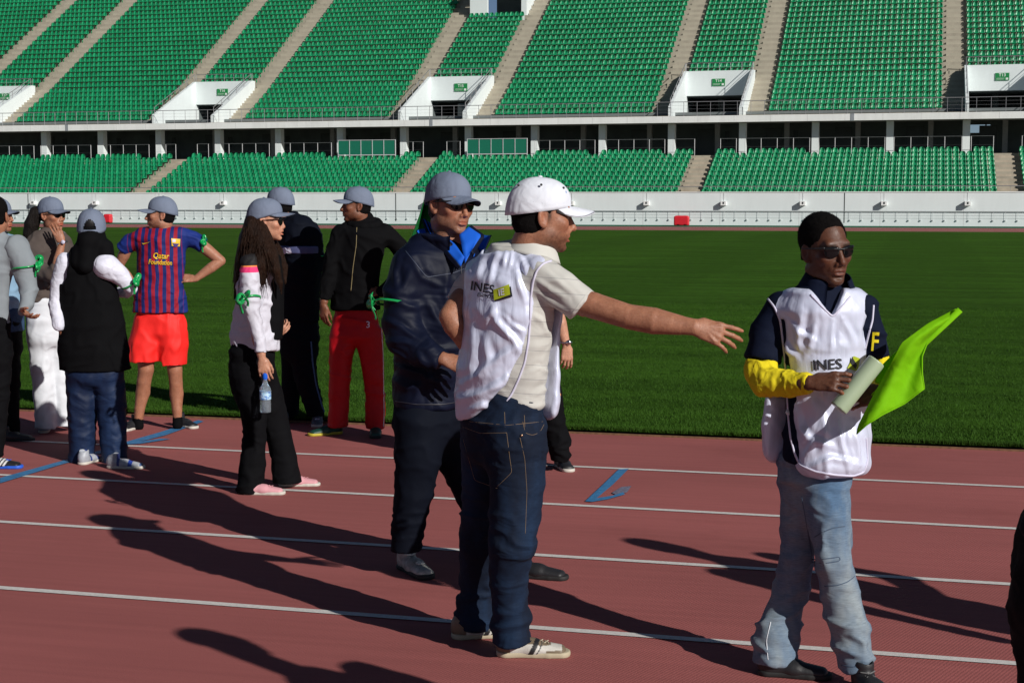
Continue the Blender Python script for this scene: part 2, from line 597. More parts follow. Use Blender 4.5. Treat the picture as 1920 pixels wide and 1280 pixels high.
# ---- the grandstand
M_white = None
def painted(name, col, streak=.10, rough=.6):
    m, n, b = newmat(name)
    f = noise(n, coord(n, (1, 1, .25)), 1.4, 6, .65)
    c = ramp(n, f, [(.3, tuple(x * (1 - streak) for x in col)), (.6, col)])
    g = noise(n, coord(n, (5, 5, .3)), 2.0, 4, .7)
    c = mixc(n, ramp(n, g, [(.60, 0.0), (.82, .30)]), c, tuple(x * .72 for x in col))
    n.links.new(c, b.inputs['Base Color']); setin(b, Roughness=rough)
    bump(n, b, noise(n, coord(n), 30, 4), .08, .01)
    return m
M_white = painted('white_paint_wall', (.72, .775, .77), .06)
M_fascia = painted('white_fascia', (.80, .81, .79), .14)
M_step = painted('concrete_step', (.40, .36, .285), .22, .85)
M_steptop = painted('concrete_tread', (.42, .37, .29), .22, .85)
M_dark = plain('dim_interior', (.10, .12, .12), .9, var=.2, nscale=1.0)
M_door = plain('dark_door', (.035, .045, .045), .4)
M_rail = metal_m('rail_steel', (.38, .37, .38), .4)
M_rail.node_tree.nodes['Principled BSDF'].inputs['Metallic'].default_value = .6
M_raild = plain('dull_rail', (.10, .11, .11), .7)
M_railw = plain('pale_rail', (.52, .55, .55), .6)
M_railt = plain('grey_rail', (.26, .28, .28), .6)
M_panel = plain('green_panel', (.010, .15, .09), .35, var=.04)
M_glass = plain('dark_glass', (.03, .07, .09), .1, var=.1)

stand = empty('grandstand', (-27, WY, 0))
tag(stand, 'white and concrete stadium grandstand of two tiers beyond the pitch', 'grandstand')
def spart(mbx, name, mat, parent=None, mats=None):
    o = mbx.build(name, mat, parent or stand, mats=mats)
    if parent is None: o.matrix_parent_inverse = Matrix.Translation((27, -WY, 0))
    return o

# front wall (a thing of its own, with its coping and joints)
mb = MB(); mb.box(XL, XR, WY, WY + .25, 0, 2.14)
wall = mb.build('perimeter_wall', M_white)
tag(wall, 'long white wall below the lower seats, in front of the stand', 'wall')
mb = MB(); mb.box(XL, XR, WY - .03, WY + .3, 2.14, 2.20)
mb.build('coping', M_fascia, wall)
for px in (742, 1583, 53):
    X = atD(px, 390, WY)[0]; mb = MB(); mb.box(X - .03, X + .03, WY - .004, WY + .05, .25, 2.14)
    mb.build('joint', M_door, wall)
mb = MB(); mb.box(XL, XR, WY - .05, WY, 0, .07); mb.build('plinth', M_strip, wall)
for k_ in range(-4, 17):       # shallow vertical panel joints
    X = 2.2 - 4.98 * k_; mb = MB(); mb.box(X - .012, X + .012, WY - .002, WY + .02, .07, 2.14)
    mb.build('panel_joint', plain('joint_grey', (.5, .5, .5), .8) if k_ == -4 else bpy.data.materials['joint_grey'], wall)

# lower tier
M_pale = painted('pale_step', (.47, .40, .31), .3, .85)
R0 = WY + .35; RD = .80; LR = 10
def ltread(i): return 1.62 + .312 * i
LA = [4.22 - 19.85 * k_ for k_ in range(-1, 5)]     # left edges of lower stairways
LW = 1.25
mb = MB()
poly = [(R0, 0), (R0, ltread(0))]
for i in range(LR):
    poly.append((R0 + RD * (i + 1), ltread(i)))
    poly.append((R0 + RD * (i + 1), ltread(i + 1) if i < LR - 1 else 4.75))
poly += [(115.0, 4.75), (115.0, 0)]
mb.prism(poly, XL, XR)
low = spart(mb, 'lower_terrace', M_step)
for X in LA:
    mb = MB()
    for i in range(1, LR + 1):
        z0, z1 = ltread(i - 1), (ltread(i) if i < LR else 4.75)
        mb.box(X, X + LW, R0 + RD * i - .36, R0 + RD * i - .003, z0 + .002, (z0 + z1) / 2)
    spart(mb, 'lower_stairs', M_pale)
# upper tier
U0 = 109.15
def utread(i): return 7.55 + (.43 * i if i <= 6 else .43 * 6 + .487 * (i - 6))
UR = 35
VX = [2.55 - 19.96 * k_ for k_ in range(-1, 5)]      # left inner face of each vomitory opening
VW = 4.75
VROWS = 7
def uprofile(i0, i1, y0, zb):
    poly = [(y0, zb), (y0, utread(i0))] if i0 > 0 else [(DF, 7.12), (DF, 7.5), (U0, 7.5), (U0, utread(0))]
    for i in range(i0, i1):
        poly.append((U0 + RD * (i + 1), utread(i)))
        if i < i1 - 1: poly.append((U0 + RD * (i + 1), utread(i + 1)))
    ye = U0 + RD * i1
    poly += [(ye, utread(i1 - 1) - .9)]
    if i0 > 0: poly += [(y0 + .6, zb)]
    else: poly += [(U0 + 1.2, 7.12)]
    return poly
YV = U0 + RD * VROWS           # back wall of a vomitory
mb = MB()
xs = sorted(VX); prev = XL
UPX = atD(887, 10, 124.6)[0]; UPX1 = atD(990, 10, 124.6)[0]
for X in xs:
    mb.prism(uprofile(0, UR, 0, 0), prev, X)
    if abs(X - (-37.37)) < 1.2:
        mb.prism(uprofile(VROWS, 20, YV, utread(VROWS) - 1.3), X, X + VW)
    else:
        mb.prism(uprofile(VROWS, UR, YV, utread(VROWS) - 1.3), X, X + VW)
    prev = X + VW
mb.prism(uprofile(0, UR, 0, 0), prev, XR)
spart(mb, 'upper_terrace', M_step)
# fascia edge beam with joints
mb = MB()
mb.box(XL, XR, DF - .22, DF - .003, 7.02, 7.47)
spart(mb, 'fascia', M_fascia)
for k_ in range(-9, 32):
    X = 2.0 - 2.49 * k_; mb = MB(); mb.box(X - .008, X + .008, DF - .224, DF - .21, 7.03, 7.46)
    spart(mb, 'fascia_joint', bpy.data.materials['joint_grey'])
for px in (383 / 3 , 510 / 3 + 640, 955 / 3 + 1280):
    X = atD(px, 225, DF)[0]; mb = MB(); mb.box(X - .12, X + .12, DF - .24, DF - .2, 7.0, 7.49)
    spart(mb, 'expansion_cover', plain('cover_grey', (.25, .27, .29), .6) if 'cover_grey' not in bpy.data.materials else bpy.data.materials['cover_grey'])
# walkway of the upper tier, deck slab, ceiling and back wall of the open gallery
mb = MB()
for X0, X1 in [(XL, XR)]:
    mb.box(X0, X1, DF + .0, 109.1, 7.03, 7.115)
    mb.box(X0, X1, 109.1, 116.0, 7.45 + .2, 7.85)
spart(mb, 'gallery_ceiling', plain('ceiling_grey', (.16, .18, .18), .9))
WX0, WX1 = atD(1815, 240, 114)[0], atD(1857, 240, 114)[0]
mb = MB()
mb.box(XL, WX0, 114.0, 114.3, 4.75, 7.65)
mb.box(WX1, XR, 114.0, 114.3, 4.75, 7.65)
mb.box(WX0, WX1, 114.0, 114.3, 4.75, 6.40)
mb.box(WX0, WX1, 114.0, 114.3, 6.98, 7.65)
mb.box(WX1 - .35, WX1 - .25, 113.98, 114.28, 6.40, 6.98)
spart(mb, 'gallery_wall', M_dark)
CX = [2.46 - 4.983 * k_ for k_ in range(-3, 16)]
rngd = random.Random(5)
for X in CX:
    c_ = MB(); c_.box(X - .24, X + .24, 107.95, 108.55, 4.75, 7.025)
    spart(c_, 'column', M_white)
    c_ = MB(); c_.box(X + 1.0, X + 2.2, 113.94, 113.998, 4.76, 6.9); spart(c_, 'doorway', M_door)
    if rngd.random() < .6:
        c_ = MB(); c_.box(X + 3.0, X + 3.35, 113.94, 113.998, 5.9, 6.7); spart(c_, 'doorway', M_door)
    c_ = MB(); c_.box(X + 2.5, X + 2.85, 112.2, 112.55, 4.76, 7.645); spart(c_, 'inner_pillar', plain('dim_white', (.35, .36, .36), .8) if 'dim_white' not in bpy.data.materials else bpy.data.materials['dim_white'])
# stairs of the upper tier
UA = []
for X in xs: UA += [(X - 1.45, X - .2), (X + VW + .25, X + VW + 1.55)]
M_stair = painted('stair_concrete', (.43, .395, .31), .15, .85)
for a, b in UA:
    mb = MB()
    for i in range(1, UR):
        z0, z1 = utread(i - 1), utread(i)
        mb.box(a, b, U0 + RD * i - .36, U0 + RD * i - .003, z0 + .002, (z0 + z1) / 2)
    spart(mb, 'upper_stairs', M_stair)
# vomitories
M_sign = plain('sign_green', (.015, .22, .06), .4, var=.03)
M_signw = plain('sign_white', (.7, .75, .7), .5)
def text_mesh(body, size, bold=False):
    cu = bpy.data.curves.new('lettering', 'FONT'); cu.body = body; cu.size = size; cu.align_x = 'CENTER'; cu.align_y = 'CENTER'
    cu.resolution_u = 3
    if bold: cu.offset = size * .015
    o = bpy.data.objects.new('lettering', cu); COL.objects.link(o)
    dg = bpy.context.evaluated_depsgraph_get(); me = bpy.data.meshes.new_from_object(o.evaluated_get(dg))
    V = np.array([v.co[:] for v in me.vertices]); Fc = [tuple(p.vertices) for p in me.polygons]
    bpy.data.objects.remove(o); bpy.data.curves.remove(cu); bpy.data.meshes.remove(me)
    return V, Fc
signs = {0: 'T13', 1: 'T14', 2: 'T15', 3: 'T16', 4: 'T17'}
for n_, X in enumerate(VX):
    k_ = n_ - 1
    zt = utread(VROWS) + .55
    # left cheek wall: slopes with the stairs
    mb = MB()
    mb.prism([(DF + .35, 7.5), (DF + .35, 8.15), (YV - .4, zt), (YV + .12, zt), (YV + .12, 7.5)], X - .2, X + .015)
    spart(mb, 'cheek_wall', M_white)
    mb = MB()
    mb.prism([(DF + .35, 7.5), (DF + .35, 8.05), (YV - .4, zt), (YV + .12, zt), (YV + .12, 7.5)], X + VW - .015, X + VW + .25)
    spart(mb, 'cheek_wall', M_white)
    mb = MB()
    mb.box(X + .018, X + VW - .018, YV - .35, YV + .117, 9.35, zt - .003)
    spart(mb, 'lintel', M_white)
    # passage behind
    mb = MB()
    mb.box(X + .001, X + VW - .001, YV - .3, YV + 7, 9.3, 9.348)
    mb.box(X + .001, X + VW - .001, YV + 6.5, YV + 6.7, 7.5, 9.3)
    mb.box(X + .003, X + .02, YV + .13, YV + 6.5, 7.5, 9.3)
    mb.box(X + VW - .02, X + VW - .003, YV + .13, YV + 6.5, 7.5, 9.3)
    mb.box(X + .03, X + VW - .03, U0 - 1.7, YV + 6.4, 7.44, 7.503)
    mb.box(X + 1.9, X + 2.3, YV + 3, YV + 3.4, 7.5, 9.3)
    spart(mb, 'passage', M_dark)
    if k_ == 2:
        mb = MB(); mb.box(X + 1.6, X + 3.9, YV + 1.6, YV + 1.66, 7.5, 9.2); spart(mb, 'glass_door', M_glass)
    # stair rail on the right cheek wall
    mb = MB(); s0 = Vector((X + VW + .12, DF + .6, 8.15)); s1 = Vector((X + VW + .12, YV - .3, zt + .02)); upv = Vector((0, 0, .55))
    mb.bar(s0 + upv, s1 + upv, .028); mb.bar(s0 + upv * .5, s1 + upv * .5, .015)
    for q in range(6):
        p = s0.lerp(s1, q / 5); mb.bar(p, p + upv, .02)
    mb.bar(s1 + upv, Vector((X - .1, YV, zt + .6)), .022); mb.bar(s1 + upv * .5, Vector((X - .1, YV, zt + .28)), .012)
    for q in range(7):
        xq = X - .1 + (VW + .2) * q / 6; mb.bar((xq, YV, zt), (xq, YV, zt + .6), .018)
    s0 = Vector((X - .1, DF + .6, 8.2)); s1 = Vector((X - .1, YV - .3, zt + .02))
    mb.bar(s0 + upv, s1 + upv, .028)
    for q in range(6):
        p = s0.lerp(s1, q / 5); mb.bar(p, p + upv, .02)
    vr = mb.build('stair_railing', M_rail)
    tag(vr, 'thin steel railing around %s entrance' % {-1: 'the hidden far right', 0: 'the far right', 1: 'the T14', 2: 'the T15', 3: 'the T16', 4: 'the far left'}[k_], 'railing', 'railings round the stand entrances')
    if k_ in signs:
        sx = X + VW * (.50 if k_ != 2 else .52)
        sm = MB(); hw, hh = (.47, .26) if k_ != 2 else (.52, .30)
        zc = (9.35 + zt) / 2 + .05
        sm.box(sx - hw, sx + hw, YV - .41, YV - .352, zc - hh, zc + hh)
        so_ = sm.build('block_sign', M_sign)
        tag(so_, 'small green sign reading %s above a stand entrance' % signs[k_], 'sign', 'block signs')
        V, Fc = text_mesh(signs[k_], .30, True)
        P = np.stack([V[:, 0] + sx, np.full(len(V), YV - .414), V[:, 1] + zc + .11], 1)
        mesh_obj('lettering', P, Fc, M_signw, so_, smooth=False)
        sm = MB(); sm.box(sx + hw * .5, sx + hw * .85, YV - .415, YV - .411, zc - hh * .85, zc - hh * .3)
        sm.box(sx - hw * .85, sx + hw * .3, YV - .415, YV - .411, zc - hh * .45, zc - hh * .38)
        sm.box(sx - hw * .85, sx + hw * .2, YV - .415, YV - .411, zc - hh * .72, zc - hh * .66)
        sm.build('sign_icon', M_signw, so_)
# upper box above T15
bx0, bx1 = VX[3] + .1, VX[3] + VW
Yb = U0 + RD * 20
mb = MB(); zb = utread(19)
mb.box(bx0 - .1, bx0 + 1.4, Yb + .01, Yb + .4, zb, zb + 3.2)
spart(mb, 'upper_box_wall', M_white); mb = MB()
mb.box(bx1 - .3, bx1 + .15, Yb + .01, Yb + 3.5, zb, zb + 3.2)
spart(mb, 'upper_box_wall', M_white)
mb = MB(); mb.box(bx0 + 1.4, bx1 - .3, Yb + 3, Yb + 3.2, zb, zb + 3.2); mb.box(bx0 - .1, bx1 + .1, Yb + .3, Yb + 6, zb + 3.2, zb + 3.5)
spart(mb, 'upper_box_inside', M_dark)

# railings
def railing(name, label, x0, x1, y, z0, h, step, nw, foot=.0, group=None, postr=.02, mat=None):
    N = int(round((x1 - x0) / step))
    r = empty(name, (x0, y, z0)); tag(r, label, 'railing', group)
    mb = MB(); mb.bar((0, 0, h), (x1 - x0, 0, h), .024 if not mat else .016)
    mb.build('top_rail', M_raild if mat else M_rail, r)
    mb = MB()
    for j in range(nw):
        zz = h * (j + 1) / (nw + 1); mb.bar((0, 0, zz), (x1 - x0, 0, zz), .0055, 4)
    if nw: mb.build('wires', M_raild if mat else M_rail, r)
    V0 = None; ps = []
    for i in range(N + 1):
        ps.append(i * (x1 - x0) / N)
    mb = MB(); mb.bar((0, 0, 0), (0, 0, h), postr, 5)
    if foot: mb.box(-.035, .035, -.02, foot, -.035, .035)
    first = None
    if len(ps) > 98: 
        near = sorted(ps, key=lambda q: -q)[:98]; rest = sorted(ps, key=lambda q: -q)[98:]
        m2 = MB()
        for q in rest:
            m2.bar((q, 0, 0), (q, 0, h), postr, 5)
            if foot: m2.box(q - .035, q + .035, -.02, foot, -.035, .035)
        tag(m2.build('posts', mat or M_rail, r), kind='stuff')
        ps = near
    for q in ps:
        if first is None:
            first = mb.build('post', mat or M_rail, r); first.location = (q, 0, 0)
        else:
            c_ = first.copy(); COL.objects.link(c_); c_.parent = r; c_.location = (q, 0, 0)
    return r
railing('wall_railing', 'low grey handrail on brackets along the front of the white wall', -66.6, 7.5, WY - .07, .42, .55, .71, 2, foot=.07, postr=.008)
for o_ in list(bpy.data.objects):
    if o_.parent and o_.parent.name == 'wall_railing' and o_.type == 'MESH': o_.data.materials[0] = M_railw if not o_.name.startswith('top') else M_railt
    if o_.name.startswith('posts') and o_.parent and o_.parent.name == 'wall_railing': o_.data.materials[0] = M_railw
railing('deck_railing', 'long steel railing along the edge of the upper deck', -74, 8.6, DF - .05, 7.47, .98, .93, 3, postr=.018)
railing('parapet_railing', 'thin rail above the white wall in front of the first seat row', -68, 7.5, WY + .15, 2.2, .34, 2.6, 0, postr=.012)
# rails behind the last row, bay by bay, and the green screens
k_ = 0
for i in range(len(CX) - 1):
    X1, X0 = CX[i], CX[i + 1]
    if X1 < -72 or X0 > 7: continue
    has = [a for a in LA if X0 - .8 < a < X1 - .3]
    green = abs(X0 + 42.4) < 1 or abs(X0 + 32.4) < 1
    if green:
        g = empty('green_screen', (X0 + .26, 106.95, 4.8))
        tag(g, 'green panelled screen behind the lower seats, %s of the two' % ('left' if X0 < -40 else 'right'), 'screen', 'green screens behind the lower seats')
        W_ = X1 - X0 - .52
        mb = MB(); mb.box(0, W_, 0, .04, .22, 1.22); mb.build('panel', M_panel, g)
        mb = MB(); mb.box(0, W_, -.03, .06, .14, .2); mb.box(0, W_, -.03, .06, 1.24, 1.275)
        for q in range(6):
            xq = W_ * q / 5; mb.box(xq - .018, xq + .018, -.035, .07, .0, 1.28)
        mb.build('frame', M_railw, g)
        continue
    segs = [(X0 + .3, X1 - .3)]
    if has:
        a = has[0]; segs = [(X0 + .3, a - .05), (a + LW + .5, X1 - .3)]
    for s0, s1 in segs:
        if s1 - s0 < .8: continue
        k_ += 1
        railing('gallery_rail', 'short rail with pale posts behind the last lower seat row, %s from the right' % ['first', 'second', 'third', 'fourth', 'fifth', 'sixth', 'seventh', 'eighth', 'ninth', 'tenth', 'eleventh', 'twelfth', 'thirteenth', 'fourteenth', 'fifteenth', 'sixteenth', 'seventeenth', 'eighteenth', 'nineteenth', 'twentieth'][min(k_ - 1, 19)], s0, s1, 107.0, 4.75, 1.15, 1.0, 1, group='rails behind the lower seats', postr=.02,
                mat=plain('pale_post', (.62, .62, .62), .5) if k_ == 1 else bpy.data.materials['pale_post'])

# wall lamps
def wall_lamp():
    r = empty('wall_lamp', (0, WY, 1.45))
    mb = MB(); mb.box(-.17, .17, -.34, 0, -.13, .13); mb.build('housing', M_fascia, r)
    mb = MB(); mb.box(-.05, .05, -.346, -.34, -.05, .09); mb.box(-.02, .09, -.347, -.341, .07, .09); mb.build('lens', M_door, r)
    mb = MB(); mb.bar((0, -.02, .13), (0, -.02, .69), .008, 4); mb.build('conduit', bpy.data.materials['joint_grey'], r)
    return r
proto = wall_lamp()
ords = ['rightmost', 'second from the right', 'third from the right', 'fourth from the right', 'fifth from the right', 'sixth from the right', 'seventh from the right', 'eighth from the right', 'ninth from the right', 'tenth from the right', 'eleventh from the right', 'twelfth from the right', 'thirteenth from the right', 'fourteenth from the right']
for i in range(14):
    o = proto
    if i:
        o = proto.copy(); COL.objects.link(o)
        for c_ in proto.children:
            d_ = c_.copy(); COL.objects.link(d_); d_.parent = o
    o.location = (2.42 - 4.97 * i, WY, 1.47)
    tag(o, 'small white box lamp on the long white wall, %s' % ords[i], 'lamp', 'lamps on the white wall')
# red plastic barriers
M_red = plain('red_plastic', (.62, .018, .03), .35, var=.05)
for px, py, nm in ((1278, 424, 'red plastic barrier standing before the white wall, right of the pitch centre'), (203, 421, 'red plastic barrier by the white wall at the left, beside the capped heads')):
    g_ = gnd(px, py); g_[1] = 97.4; g_[0] = atD(px, py, 97.4)[0]
    w_ = .48 if px > 1000 else .26
    b_ = Blob(); b_.box((0, 0, .36), np.eye(3), (w_, .24, .30), op='u', rnd=.08)
    b_.box((0, 0, .60), np.eye(3), (w_ * .8, .2, .09), k=.05, op='u', rnd=.05)
    b_.box((-w_ * .45, -.25, .02), np.eye(3), (.08, .3, .10), k=.0, op='d'); b_.box((w_ * .45, -.25, .02), np.eye(3), (.08, .3, .10), op='d')
    V, Fc = b_.build(.03); V = relax(V, Fc, 1)
    o = mesh_obj('plastic_barrier', V, Fc, M_red); o.location = (g_[0], g_[1], 0)
    tag(o, nm, 'barrier', 'red plastic barriers')

# ---- seats
def seat_mesh():
    """bucket seat: curved back with rounded top and a short pan, as one closed shell; front towards -Y, origin on the tread"""
    nu, rows = 7, []
    prof = [(-.36, .40, .19), (-.20, .385, .205), (-.02, .40, .21), (.055, .50, .205), (.085, .62, .190), (.105, .73, .155), (.11, .775, .10)]   # y, z, half width
    for y, z, hw in prof:
        r = []
        for i in range(nu):
            u = -1 + 2 * i / (nu - 1)
            if z > .42: yy = y - .085 * u * u; zz = z - .02 * u * u
            else: yy = y; zz = z + .035 * u * u
            r.append((u * hw, yy, zz))
        rows.append(r)
    V = [p for r in rows for p in r]; n0 = len(V)
    off = [(0, .0, -.03) if i < 3 else (0, .035, -.005) for i in range(len(prof))]
    V += [(p[0] * .97, p[1] + off[j][1], p[2] + off[j][2]) for j, r in enumerate(rows) for p in r]
    Fc = []
    R_ = len(prof)
    for j in range(R_ - 1):
        for i in range(nu - 1):
            a = j * nu + i
            Fc.append((a, a + 1, a + nu + 1, a + nu)); Fc.append((n0 + a + nu, n0 + a + nu + 1, n0 + a + 1, n0 + a))
    for j in range(R_ - 1):
        a = j * nu; Fc.append((a, a + nu, n0 + a + nu, n0 + a)); a += nu - 1; Fc.append((a + nu, a, n0 + a, n0 + a + nu))
    for i in range(nu - 1):
        a = i; Fc.append((a + 1, a, n0 + a, n0 + a + 1)); a += (R_ - 1) * nu; Fc.append((a, a + 1, n0 + a + 1, n0 + a))
    # leg bracket
    n1 = len(V)
    x, y0, y1, z0, z1 = .03, -.02, .06, 0, .39
    V += [(-x, y0, z0), (x, y0, z0), (x, y1, z0), (-x, y1, z0), (-x, y0, z1), (x, y0, z1), (x, y1, z1), (-x, y1, z1)]
    Fc += [tuple(n1 + i for i in f) for f in [(0, 3, 2, 1), (4, 5, 6, 7), (0, 1, 5, 4), (1, 2, 6, 5), (2, 3, 7, 6), (3, 0, 4, 7)]]
    return np.array(V), np.array(Fc)
def seat_mat():
    m, n, b = newmat('seat_plastic')
    f = noise(n, coord(n, (1, 1, 1)), .35, 4)
    g = noise(n, coord(n, (1, 1, 1)), 3.1, 2)
    c = ramp(n, f, [(.3, (.003, .215, .082)), (.7, (.006, .268, .108))])
    c = mixc(n, 1.0, c, ramp(n, g, [(.3, .82), (.7, 1.12)]), 'MULTIPLY')
    n.links.new(c, b.inputs['Base Color']); setin(b, Roughness=.38)
    b.inputs['Specular IOR Level'].default_value = .5
    return m
M_seat = seat_mat()
SV, SF = seat_mesh()
SP = .435
def in_stairs(x, lst, w_=0): return any(a - .24 < x < b + .24 for a, b in lst)
seats = []      # (x, y, z, tier, row, block, number)
lowA = [(a, a + LW) for a in LA]
for i in range(LR):
    y = R0 + RD * i + .52; z = ltread(i)
    edges = sorted(lowA); b0 = XL + 6
    for bi, (a, b) in enumerate(edges + [(XR - 6, XR)]):
        n_ = int((a - .05 - b0 - .05) / SP)
        for q in range(n_):
            x = a - .05 - SP * (q + .5)
            if i == LR - 1 and any(abs(x - cx) < .45 for cx in CX): continue
            if i == LR - 1 and (-42.2 < x < -37.2 or -32.3 < x < -27.3): continue
            seats.append((x, y, z, 0, i, bi, q))
        b0 = b
for i in range(UR):
    y = U0 + RD * i + .52; z = utread(i)
    lst = sorted(UA); b0 = XL + 4
    for bi, (a, b) in enumerate(lst + [(XR - 4, XR)]):
        narrow = any(abs(b0 - (X - .2)) < .01 for X in VX)
        if narrow and i < VROWS: b0 = b; continue
        lo_, hi_ = b0 + .08, a - .08
        n_ = int((hi_ - lo_) / SP); g_ = (hi_ - lo_ - n_ * SP) / 2
        if i == 0: pass
        for q in range(n_):
            x = hi_ - g_ - SP * (q + .5)
            if i >= 20 and abs((lo_ + hi_) / 2 - (VX[3] + VW / 2)) < 1: continue
            seats.append((x, y, z, 1, i, bi, q))
        b0 = b
def visible(s_):
    d = np.array(s_[:3]) - CAMP; zf = d @ CF; xr = d @ CR
    return abs(xr / zf) < .36 and (d[2] / zf) < .15
seats = [s_ for s_ in seats if visible(s_)]
vis = [s_ for s_ in seats if abs((np.array(s_[:3]) - CAMP) @ CR / ((np.array(s_[:3]) - CAMP) @ CF)) < .325 and s_[3] == 0]
vis.sort(key=lambda s_: np.linalg.norm(np.array(s_[:3]) - CAMP))
near = set(vis[:300])
me = mesh_obj('stadium_seat', SV, SF, M_seat)
num = ['first', 'second', 'third', 'fourth', 'fifth', 'sixth', 'seventh', 'eighth', 'ninth', 'tenth']
tens = {2: 'twenty', 3: 'thirty', 4: 'forty', 5: 'fifty'}
def ordw(n):
    small = num + ['eleventh', 'twelfth', 'thirteenth', 'fourteenth', 'fifteenth', 'sixteenth', 'seventeenth', 'eighteenth', 'nineteenth']
    if n <= 19: return small[n - 1]
    if n % 10 == 0: return {20: 'twentieth', 30: 'thirtieth', 40: 'fortieth', 50: 'fiftieth'}[n]
    return tens[n // 10] + '-' + num[n % 10 - 1]
first = True
rs = random.Random(11)
nb = max(s_[5] for s_ in near)
for s_ in sorted(near):
    o = me if first else me.copy()
    if not first: COL.objects.link(o)
    first = False
    o.location = (s_[0], s_[1], s_[2]); o.rotation_euler = (0, 0, rs.uniform(-.03, .03))
    bi = s_[5]
    if bi == nb: q_ = 'right of'; sn = 'rightmost'
    elif bi == nb - 1: q_ = 'left of'; sn = 'rightmost'
    else: q_ = 'left of'; sn = 'second rightmost'
    if bi == nb:
        cnt = int(round((s_[0] - (max(LA[i_] for i_ in range(len(LA)) if LA[i_] < s_[0]) + LW)) / SP + .5))
    else: cnt = s_[6] + 1
    tag(o, 'green lower seat, %s row up from the wall, %s seat %s the %s stairway' % (num[s_[4]], ordw(max(1, cnt)), q_, sn), 'seat', 'green seats of the lower tier')
rest = [s_ for s_ in seats if s_ not in near]
def seat_mass(lst, name, label):
    P = np.array([s_[:3] for s_ in lst])
    ang = np.random.default_rng(2).uniform(-.05, .05, len(P))
    ca, sa = np.cos(ang), np.sin(ang)
    V = np.empty((len(P), len(SV), 3), np.float32)
    V[:, :, 0] = ca[:, None] * SV[None, :, 0] - sa[:, None] * SV[None, :, 1] + P[:, 0:1]
    V[:, :, 1] = sa[:, None] * SV[None, :, 0] + ca[:, None] * SV[None, :, 1] + P[:, 1:2]
    V[:, :, 2] = SV[None, :, 2] + P[:, 2:3]
    Fc = (SF[None] + (np.arange(len(P)) * len(SV))[:, None, None]).reshape(-1, 4)
    o = mesh_obj(name, V.reshape(-1, 3), Fc, M_seat)
    tag(o, label, 'seats', kind='stuff')
seat_mass(rest, 'stadium_seats', 'mass of green plastic seats filling both tiers of the stand')
# ================================================================== PEOPLE: building blocks
SKIN = {'light': (.50, .27, .18), 'tan': (.35, .168, .102), 'olive': (.39, .19, .12), 'dark': (.105, .043, .023), 'brown': (.20, .082, .045)}
def skin_mat():
    m, n, b = newmat('skin')
    a = n.nodes.new('ShaderNodeAttribute'); a.attribute_name = 'Col'
    v = coord(n)
    f = noise(n, v, 22, 5, .6); g = noise(n, v, 260, 3, .6)
    c = mixc(n, 1.0, a.outputs['Color'], ramp(n, f, [(.3, (.82, .74, .71)), (.7, (1.10, 1.05, 1.03))]), 'MULTIPLY')
    c = mixc(n, 1.0, c, ramp(n, noise(n, v, 130, 4, .75), [(.35, (.80, .76, .74)), (.6, (1.05, 1.05, 1.05))]), 'MULTIPLY')
    n.links.new(c, b.inputs['Base Color'])
    n.links.new(ramp(n, noise(n, v, 70, 3), [(.3, .40), (.7, .62)]), b.inputs['Roughness'])
    b.inputs['Specular IOR Level'].default_value = .38
    b.inputs['Subsurface Weight'].default_value = .10
    b.inputs['Subsurface Radius'].default_value = (.012, .004, .002)
    b.inputs['Subsurface Scale'].default_value = .5
    p = bump(n, b, g, .45, .0015)
    bump(n, b, noise(n, v, 55, 4, .6), .30, .004, p)
    return m
M_skin = skin_mat()
def hair_mat(name, col):
    m, n, b = newmat(name)
    v = coord(n, (60, 60, 9))
    f = noise(n, v, 2.2, 5, .65, .4)
    n.links.new(ramp(n, f, [(.3, tuple(c * .45 for c in col)), (.7, tuple(c * 1.5 for c in col))]), b.inputs['Base Color'])
    setin(b, Roughness=.5)
    b.inputs['Specular IOR Level'].default_value = .12
    bump(n, b, f, 1.0, .012)
    return m
M_hairb = hair_mat('black_hair', (.012, .009, .008))
M_hairbr = hair_mat('brown_hair', (.018, .0075, .0038))
M_hairg = hair_mat('dark_grey_hair', (.03, .028, .028))
def crop_mat(name, col):
    m, n, b = newmat(name)
    f = noise(n, coord(n), 300, 3, .7)
    n.links.new(ramp(n, f, [(.3, tuple(c * .5 for c in col)), (.7, tuple(c * 1.5 for c in col))]), b.inputs['Base Color'])
    setin(b, Roughness=.9); b.inputs['Specular IOR Level'].default_value = .08; bump(n, b, f, 1.0, .006); return m
M_crop = crop_mat('cropped_hair', (.006, .005, .005))
M_lensb = plain('dark_lens', (.004, .004, .005), .08, var=.02, spec=.35)
M_rubber = plain('white_rubber', (.55, .52, .46), .6, var=.1, nscale=30)
M_ribbon = plain('green_satin', (.008, .30, .075), .25, var=.15, nscale=30, spec=.7)
M_steelw = metal_m('watch_steel', (.7, .7, .7), .2)
M_black = plain('black_trim', (.012, .012, .013), .5)
M_capgrey = cloth('cap_grey', (.155, .185, .255), .8, .08, .25, .25, (14, 14, 14), .25)
M_capunder = cloth('cap_underside', (.03, .035, .045), .85)
M_capwhite = cloth('cap_white', (.66, .68, .74), .75, .05, .25, .3, (14, 14, 14), .25)

def frame(alpha, pitch=0.0, roll=0.0):
    """columns: right-hand side x, facing y, up z.  alpha: 0 = towards the camera, 90 = to the right of the view, 180 = away"""
    a = math.radians(alpha)
    f = -CF * math.cos(a) + CR * math.sin(a)
    r = np.cross(f, UP)
    M = np.stack([r, f, UP], 1)
    p, q = math.radians(pitch), math.radians(roll)
    Rp = np.array([[1, 0, 0], [0, math.cos(p), -math.sin(p)], [0, math.sin(p), math.cos(p)]])
    Rr = np.array([[math.cos(q), 0, math.sin(q)], [0, 1, 0], [-math.sin(q), 0, math.cos(q)]])
    return M @ Rp @ Rr

